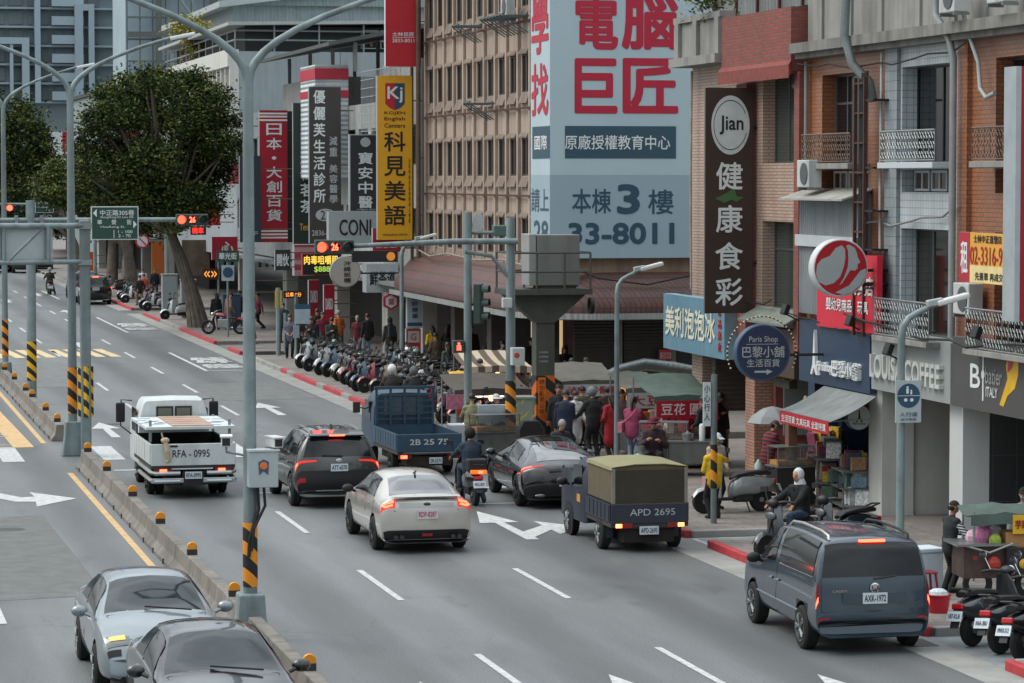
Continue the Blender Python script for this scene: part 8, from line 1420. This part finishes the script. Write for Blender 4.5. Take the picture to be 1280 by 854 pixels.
# folding table with cups
tb = thing('folding_table', 'low steel table with white cups beside the striped column', 'table', (px(712, 70), 69.8, .01)); MB().box(-.5, .5, -.3, .3, .62, .65).build('table_top', INOX, tb)
for sx in (-1, 1):
    for sy in (-1, 1): MB().tube([(sx*.42, sy*.24, .62), (sx*.46, sy*.26, 0)], .016, 6).build('leg', STEEL, tb)
for i, (dx, dy, h) in enumerate(((-.3, -.1, .26), (-.18, .05, .24), (-.05, -.12, .16), (.1, .02, .14))): good('paper_cup', ('tall white carton at the end of the low steel table', 'second white carton behind it on the low table', 'white cup in the middle of the low table', 'shortest white cup on the low table')[i], 'cup', MB().lathe([(.045, 0), (.06, h), (.0, h)], (0,0,0), 14), M('#ccd0cf', .5), (px(712, 70) + dx, 69.8 + dy, .66))
good('thermos_flask', 'white cylinder flask on the steel counter cart', 'flask', MB().lathe([(.07, 0), (.075, .05), (.075, .36), (.05, .4), (0, .41)], (0,0,0), 16), M('#c6cbc9', .4), (px(878, 69.5), 69.5, .86), smooth=50); good('steel_pot', 'round steel pot beside the white flask', 'pot', MB().lathe([(.12, 0), (.15, .08), (.14, .17), (.03, .2), (.02, .23), (0, .23)], (0,0,0), 18), INOX, (px(860, 69.6), 69.6, .86), smooth=50)
good('wrapped_chair', 'black covered pushchair back beside the painted cabinet', 'pushchair', MB().loft([[(s*w_, y, z) for s, y in ((-1, -.1), (-.8, -.2), (.8, -.2), (1, -.1), (.8, .15), (-.8, .15))] for z, w_ in ((.3, .3), (.6, .38), (1.0, .36), (1.2, .22))]), M('#1c1b1b', .8, 0, .2, 8, .4, 12), (px(662, 72), 72, .01), smooth=50); good('cool_box', 'pale box under the painted cabinet', 'box', MB().box(-.25, .25, -.2, .2, 0, .5), M('#b5bdbf', .6, 0, .08), (px(648, 74.8), 74.8, .01), bevel=.02)
def bicycle(label, x, y, rz, z=.01, hx='#26282a'):
    t = thing('bicycle', label, 'bicycle', (x, y, z), rz)
    for yy in (-.52, .52):
        w_ = MB().lathe([(.3, -.018), (.335, -.012), (.335, .012), (.3, .018), (.3, -.018)], (0,0,0), 26, 'x').build('wheel', RUBBER, t, loc=(0, yy, .335)); b = MB()
        for k in range(12): b.tube([(0,0,0), (0, .3*math.cos(k*math.pi/6), .3*math.sin(k*math.pi/6))], .004, 3)
        b.build('spokes', STEEL, w_)
    m = M(hx, .4, .2); MB().tube([(0, -.52, .335), (0, -.08, .3), (0, .38, .82), (0, -.2, .78), (0, -.08, .3)], .018, 6).tube([(0, -.52, .335), (0, -.2, .76)], .014, 6).tube([(0, .52, .335), (0, .36, .9)], .016, 6).build('frame', m, t); MB().tube([(-.28, .3, 1.0), (0, .38, .98), (.28, .3, 1.0)], .014, 6).build('handlebar', m, t); MB().ob((0, -.22, .86), (.14, .26, .06)).build('saddle', BLACK, t, bevel=.02)
    b = MB(); b.box(-.17, .17, .5, .78, .72, .74)
    for s in (-.17, .16): b.box(s, s + .01, .5, .78, .741, .95)
    b.box(-.159, .159, .5, .51, .741, .95).box(-.159, .159, .77, .78, .741, .95); b.build('basket', STEEL, t); return t
bicycle('black bicycle pushed by the man in the grey helmet', px(756, 74.9), 74.9, 12); bicycle('bicycle pushed by the woman in pink', px(805, 72.7), 72.7, -35); bicycle('dark bicycle under the seated man in the olive jacket', 16.5, 75.15, -10)
# blue household shop: awning, boxes, racks
t = thing('shop_awning', 'grey sheet awning with a red lettered valance below the dark blue fascia', 'awning', (21, 61, 2.3)); AX, AZ = 20.5, 2.15; b = MB()
rows = [[(AX + (21.5-AX)*j/5, 58.8 + (62.1-58.8)*i/8, AZ + (2.66-AZ)*j/5 - .05*math.sin(math.pi*j/5)) for j in range(6)] for i in range(9)]; b.grid(rows); b.grid([[(p[0], p[1], p[2] + .015) for p in r] for r in rows]); wp(b, 'awning_sheet', M('#7f8785', .55, .1, .2, 1.5, .3, 12, dirt=.3), t, smooth=50)
wp(MB().box(AX - .03, AX - .015, 58.85, 62.05, AZ - .26, AZ + .01), 'valance', REDP, t); b = MB(); text(b, '生活百貨 文具玩具 全面特價', Vector((AX - .031, 60.45, AZ - .13)), -Y, Z, 0, 0, 2.9, .16, .02); wp(b, 'lettering', LW, t); wp(MB().tube([(AX, 59, AZ), (21.5, 59, 2.2)], .015, 5).tube([(AX, 62, AZ), (21.5, 62, 2.2)], .015, 5), 'awning_strut', STEEL, t)
wp(MB().box(22.4, 24.8, 63.5, 63.74, .17, 3.5), 'party_wall', M('#1f3a55', .6, 0, .15, 1), houseC)
sign('price_board', 'yellow price board with red number 89 on the dark blue shop wall', 'y', 22.75, 23.2, 1.75, 2.2, 63.44, .03, M('#d09a22', .5), None, [('h', '89', 0, -.06, .8, .55, LR), ('h', '全面', -.2, .36, .45, .2, LR)]); sign('price_board', 'small orange board above the red patterned cloth', 'y', 23.3, 23.7, 2.65, 2.85, 63.45, .03, M('#c9861f', .5), None, [('h', '特價', 0, 0, .7, .6, LR)])
def rug(label, x0, x1, z0, z1, y, m): t = thing('hanging_cloth', label, 'cloth', ((x0+x1)/2, y, z0)); MB().box(-(x1-x0)/2, (x1-x0)/2, -.01, .01, 0, z1-z0).build('cloth_panel', m, t); MB().tube([(-(x1-x0)/2, 0, z1-z0 + .02), ((x1-x0)/2, 0, z1-z0 + .02)], .015, 5).build('rail', STEEL, t)
rug('red and black woven pattern cloth hanging in the household shop', 23.7, 24.5, 1.5, 2.75, 62.6, MT('#a33a2e', '#8f2f26', '#1f1614', .28, .14, .035, .8, .1)); rug('slate blue cloth hanging beside the red patterned one', 22.7, 23.3, 2.2, 3.0, 62.9, M('#2c4a60', .8, 0, .1)); rug('dark brown patterned cloth at the back of the household shop', 22.3, 22.7, 2.2, 3.0, 63.1, M('#3a2a24', .8, 0, .6, 8))
bx = thing('cardboard_box', 'brown cardboard box with blue lid sheet and yellow labels in front of the household shop', 'box', (gz(1013, 630).x, gz(1013, 630).y + .25, .14), 4); CARD = M('#a87a4e', .8, 0, .12, 3); MB().box(-.38, .38, -.3, .3, 0, .78).build('carton', CARD, bx, bevel=.01); MB().box(-.4, .4, -.32, .32, .781, .81).build('lid_sheet', M('#2f5f8a', .6), bx)
for i in range(3): MB().ob((.18 + .03*i, -.315, .7 - .07*i), (.34, .02, .1), ry=rnd.uniform(-8, 8)).build('label', M('#d0b43a', .6, 0, .3, 30), bx)
def rack(label, x, y, L, rz, h=1.05):
    t = thing('goods_rack', label, 'display rack', (x, y, .14), rz); b = MB()
    for sx in (-L/2, L/2 - .03):
        for sy in (-.3, .27): b.box(sx, sx + .03, sy, sy + .03, 0, h)
    for z in (.12, .5, h - .04): b.box(-L/2 + .001, L/2 - .001, -.29, .29, z, z + .03)
    b.build('rack_frame', M('#5d6264', .5, .2), t)
    for z, n in ((.15, 7), (.53, 8), (h, 9)):
        for i in range(n): q = .2 + rg.random()*.2; x_ = -L/2 + .1 + (L-.2)*i/(n-1); MB().ob((x_, -.08 + rg.uniform(-.08, .1), z + q/2 + .01), (L/n*.85, .32, q), rz=rg.uniform(-12, 12), ry=rg.uniform(-10, 10)).build('goods_pack', M(rg.choice(GC), .5, 0, .6, 22), t)
rack('rack of packets and folded cloths in front of the household shop', 21.35, 61.6, 1.5, 80); rack('low rack of bright toys beside the white pier', 21.45, 60.2, 1.1, 84, .9); rack('dark rack of red textiles behind the cardboard box', 21.9, 63.2, .9, 20, 1.15)
good('cloth_roll', 'rolled red and white patterned cloth standing by the racks', 'cloth roll', MB().tube([(0, 0, 0), (.05, 0, 1.15)], .12, 12), M('#9a4046', .8, 0, .7, 16), (21.6, 63.0, .14), smooth=50); good('red_banner_roll', 'tall red felt strip leaning on the racks', 'cloth', MB().ob((0, 0, .55), (.22, .05, 1.1), ry=8), M('#a01c2a', .7), (21.2, 62.2, .14))
t = thing('parasol', 'grey half open parasol over the griddle cart by the brick pier', 'parasol', (px(966, 65.5), 65.5, .14)); b = MB(); b.lathe([(.0, 1.84), (.25, 1.78), (.5, 1.62), (.62, 1.47), (.6, 1.46), (.25, 1.75), (0, 1.81)], (0,0,0), 8); b.build('canopy', M('#878b8b', .7, 0, .1), t); MB().tube([(0, 0, 0), (0, 0, 1.82)], .014, 6).build('pole', STEEL, t)
good('paper_bag', 'pale brown paper bag hanging over the griddle cart', 'bag', MB().ob((0, 0, 0), (.28, .16, .4), ry=14), M('#a58d70', .8, 0, .15), (22.0, 64.6, 2.05), bevel=.02); good('water_bottle', 'clear plastic bottle at the foot of the brick pier', 'bottle', MB().lathe([(.09, 0), (.1, .05), (.1, .28), (.04, .36), (.03, .4), (0, .4)], (0,0,0), 14), M('#9fb3ae', .15, 0, .1), (21.75, 67.5, .17), smooth=50)
good('warm_lamp', 'glowing orange bulb over the griddle cart', 'lamp', MB().sph((0, 0, 0), .07, 10, 8), EM('#f08a3a', 3), (22.3, 65.3, 1.9)); fl = thing('flower_box', 'box of yellow flowers under the brown hanging panel', 'planter', (22.0, 66.3, 2.35)); MB().box(-.1, .1, -.6, .6, 0, .2).build('planter_box', M('#3a3f33', .8), fl); b = MB()
for k in range(60): b.ob((rg.uniform(-.12, .12), rg.uniform(-.6, .6), .2 + rg.random()*.15), (.07, .07, .03), rx=rg.uniform(-60, 60), ry=rg.uniform(-60, 60))
b.build('flowers', M('#8a7a2a', .6, 0, .7, 14), fl)
# taro ball cart at the lower right
tc = thing('food_cart', 'taro ball cart with yellow sign, cardboard box and green tarp behind the parked scooters', 'food cart', (19.5, 47.3, .14), -6); MB().box(-.7, .75, -.35, .4, .35, .9).build('cart_body', M('#4a3a34', .6, .2, .4, 4), tc); MB().box(-.85, .2, -.45, .42, .9, .94).build('tray', INOX, tc)
for x in (-.65, .7):
    for y in (-.33, .37): MB().tube([(x*.8, y, .3), (x*.8, y, 1.48)], .018, 6).build('pole', STEEL, tc)
for x in (-.45, .45): MB().lathe([(.16, -.04), (.25, -.045), (.26, 0), (.25, .045), (.16, .04), (.16, -.04)], (x, -.3, .26), 20, 'y').build('wheel', RUBBER, tc)
canopy(tc, -.6, .6, -.4, .45, 1.46, 1.54, TARPG, .08); MB().box(.02, .6, -.36, .1, .85, 1.12).build('carton', CARD, tc, bevel=.01); MB().box(.12, .55, -.42, -.4, 1.1, 1.42).build('yellow_sign', M('#d9a81f', .5, 0, .06), tc); b = MB(); text(b, '芋頭丸', Vector((.335, -.4205, 1.26)), X, Z, 0, 0, .36, .15, .03); b.build('lettering', M('#8f1d1a', .5), tc); MB().box(-.2, .0, .1, .25, .95, 1.4).build('slat_board', M('#a58a68', .7), tc)
for i, (x, y, z, hx, q) in enumerate(((-.3, -.1, 1.05, '#b06a92', .16), (-.45, .0, 1.0, '#c9a7b5', .13), (-.15, -.3, .98, '#8aa03a', .11), (-.5, -.25, .7, '#a3262b', .12), (-.2, -.42, .6, '#9c2a20', .12), (.3, -.42, .6, '#c9a12f', .1), (-.05, .05, 1.08, '#d3c9cf', .12))): MB().sph((x, y, z), (q, q*.9, q*1.1), 10, 7).build('food_bag', M(hx, .5, 0, .3, 18), tc)
MB().box(.0, .74, -.47, -.42, .4, .88).build('black_seat_back', M('#1d1b1b', .7), tc, bevel=.03); MB().tube([(-.8, -.4, .94), (-.3, -.5, .8), (.1, -.5, .95)], .02, 6).build('push_bar', STEEL, tc)
# a heap of far stalls reads as lit shop mouths
for i, (u0, u1, v0, v1, yy, hx, e, l_) in enumerate(((190, 215, 300, 345, 205, '#9a5a30', .25, 'orange lit shop mouth under the slim street trees'), (228, 262, 300, 345, 172, '#5a4a3e', 0, 'brown shutter front beside the pale cabinets'))):
    a, c_ = gy(u0, v1, yy), gy(u1, v0, yy); good('shop_display', l_, 'shop display', MB().box(a.x, c_.x, yy, yy + .3, max(.2, a.z), c_.z), EM(hx, e) if e else M(hx, .8, 0, .4, 2), (0, 0, 0))
# ================================================================ small clutter on the fronts
for i, (x, z, y0, y1, sag, l_) in enumerate(((21.35, 4.2, 64.5, 55, .22, 'black cable sagging over the dark blue and grey fascias'), (21.2, 4.35, 60, 48.5, .3, 'second black cable drooping above the grey coffee fascia'), (21.5, 9.75, 64, 54, .2, 'thin cable strung under the cornice of the tiled houses'), (21.6, 6.6, 63.5, 54.8, .35, 'grey cable slung across the white tiled spandrel'), (21.55, 4.35, 75, 66, .15, 'cable running over the pale blue shaved ice fascia'))):
    pipe(l_, [(x + (.12 if k % 2 else 0), y0 + (y1 - y0)*k/10, z - sag*math.sin(math.pi*k/10) - .05*math.sin(k*2.3)) for k in range(11)], .018 + .006*(i % 2), BLACK if i != 3 else M('#7d8080', .6), 'cable', 'cable')
ac_unit('air conditioner on the long steel rack near the big banner', 21.55, 92.2, 12.28); ac_unit('air conditioner boxed in below the corrugated bay of the orange house', 21.45, 62.6, 7.0)
ac_unit('small air conditioner on the tan tiled wall beside the tall brown sign', 21.75, 69.8, 6.6)
for i, (y, z0, z1, l_) in enumerate(((59.1, 4, 9.8, 'thin white drainpipe at the joint of the orange and white houses'), (64.35, 4.3, 9.3, 'rusty thin pipe on the red brick pilaster'), (72.9, 4.4, 9.9, 'thin pipe on the tan tiled corner'))): pipe(l_, [(21.68, y, z0), (21.66, y, (z0+z1)/2), (21.68, y, z1)], .03, M(('#b3b6b4', '#6a4236', '#9c9288')[i], .6, 0, .2))
crowd = [('stand', 640, 84.5, 175, '#2a2a30', 'shopper in charcoal coat behind the striped canopy'), ('hold', 655, 86.5, 190, '#6a5a4c', 'shopper in taupe jacket behind the junction box pole'), ('stand2', 690, 82.5, 160, '#1d1e22', 'shopper in black just past the striped column'), ('phone', 757, 77.2, 190, '#4b3a35', 'shopper in dark brown at the lit stall counter'), ('walk', 735, 81.5, -30, '#343b48', 'shopper in slate jacket crossing behind the lit stall'), ('stand', 806, 75.5, 200, '#5b2a33', 'shopper in burgundy between the soy and pudding stalls'), ('hold_f', 886, 72.8, 150, '#2b2b2e', 'dark haired shopper under the green canopy edge'), ('stand', 560, 97, 30, '#3c4a3f', 'shopper in green grey jacket beside the pedestrian light'), ('phone', 605, 92.5, 185, '#23242a', 'shopper in black with phone below the dark green signal'), ('coat', 545, 103, 10, '#57483e', 'shopper in long brown coat at the lit arcade')]
for i, (ar, u, y, rz, tp, l_) in enumerate(crowd): person(ar, l_, px(u, y), y, rz, tp, ('#1d1d1f', '#39424e', '#2a2a2c')[i % 3], (('short', HAIRK), ('long', HAIRK), ('short', HAIRB))[i % 3], ('#b4bcc0', None, None)[i % 3], .14 if u < 640 else .01, s=.94)
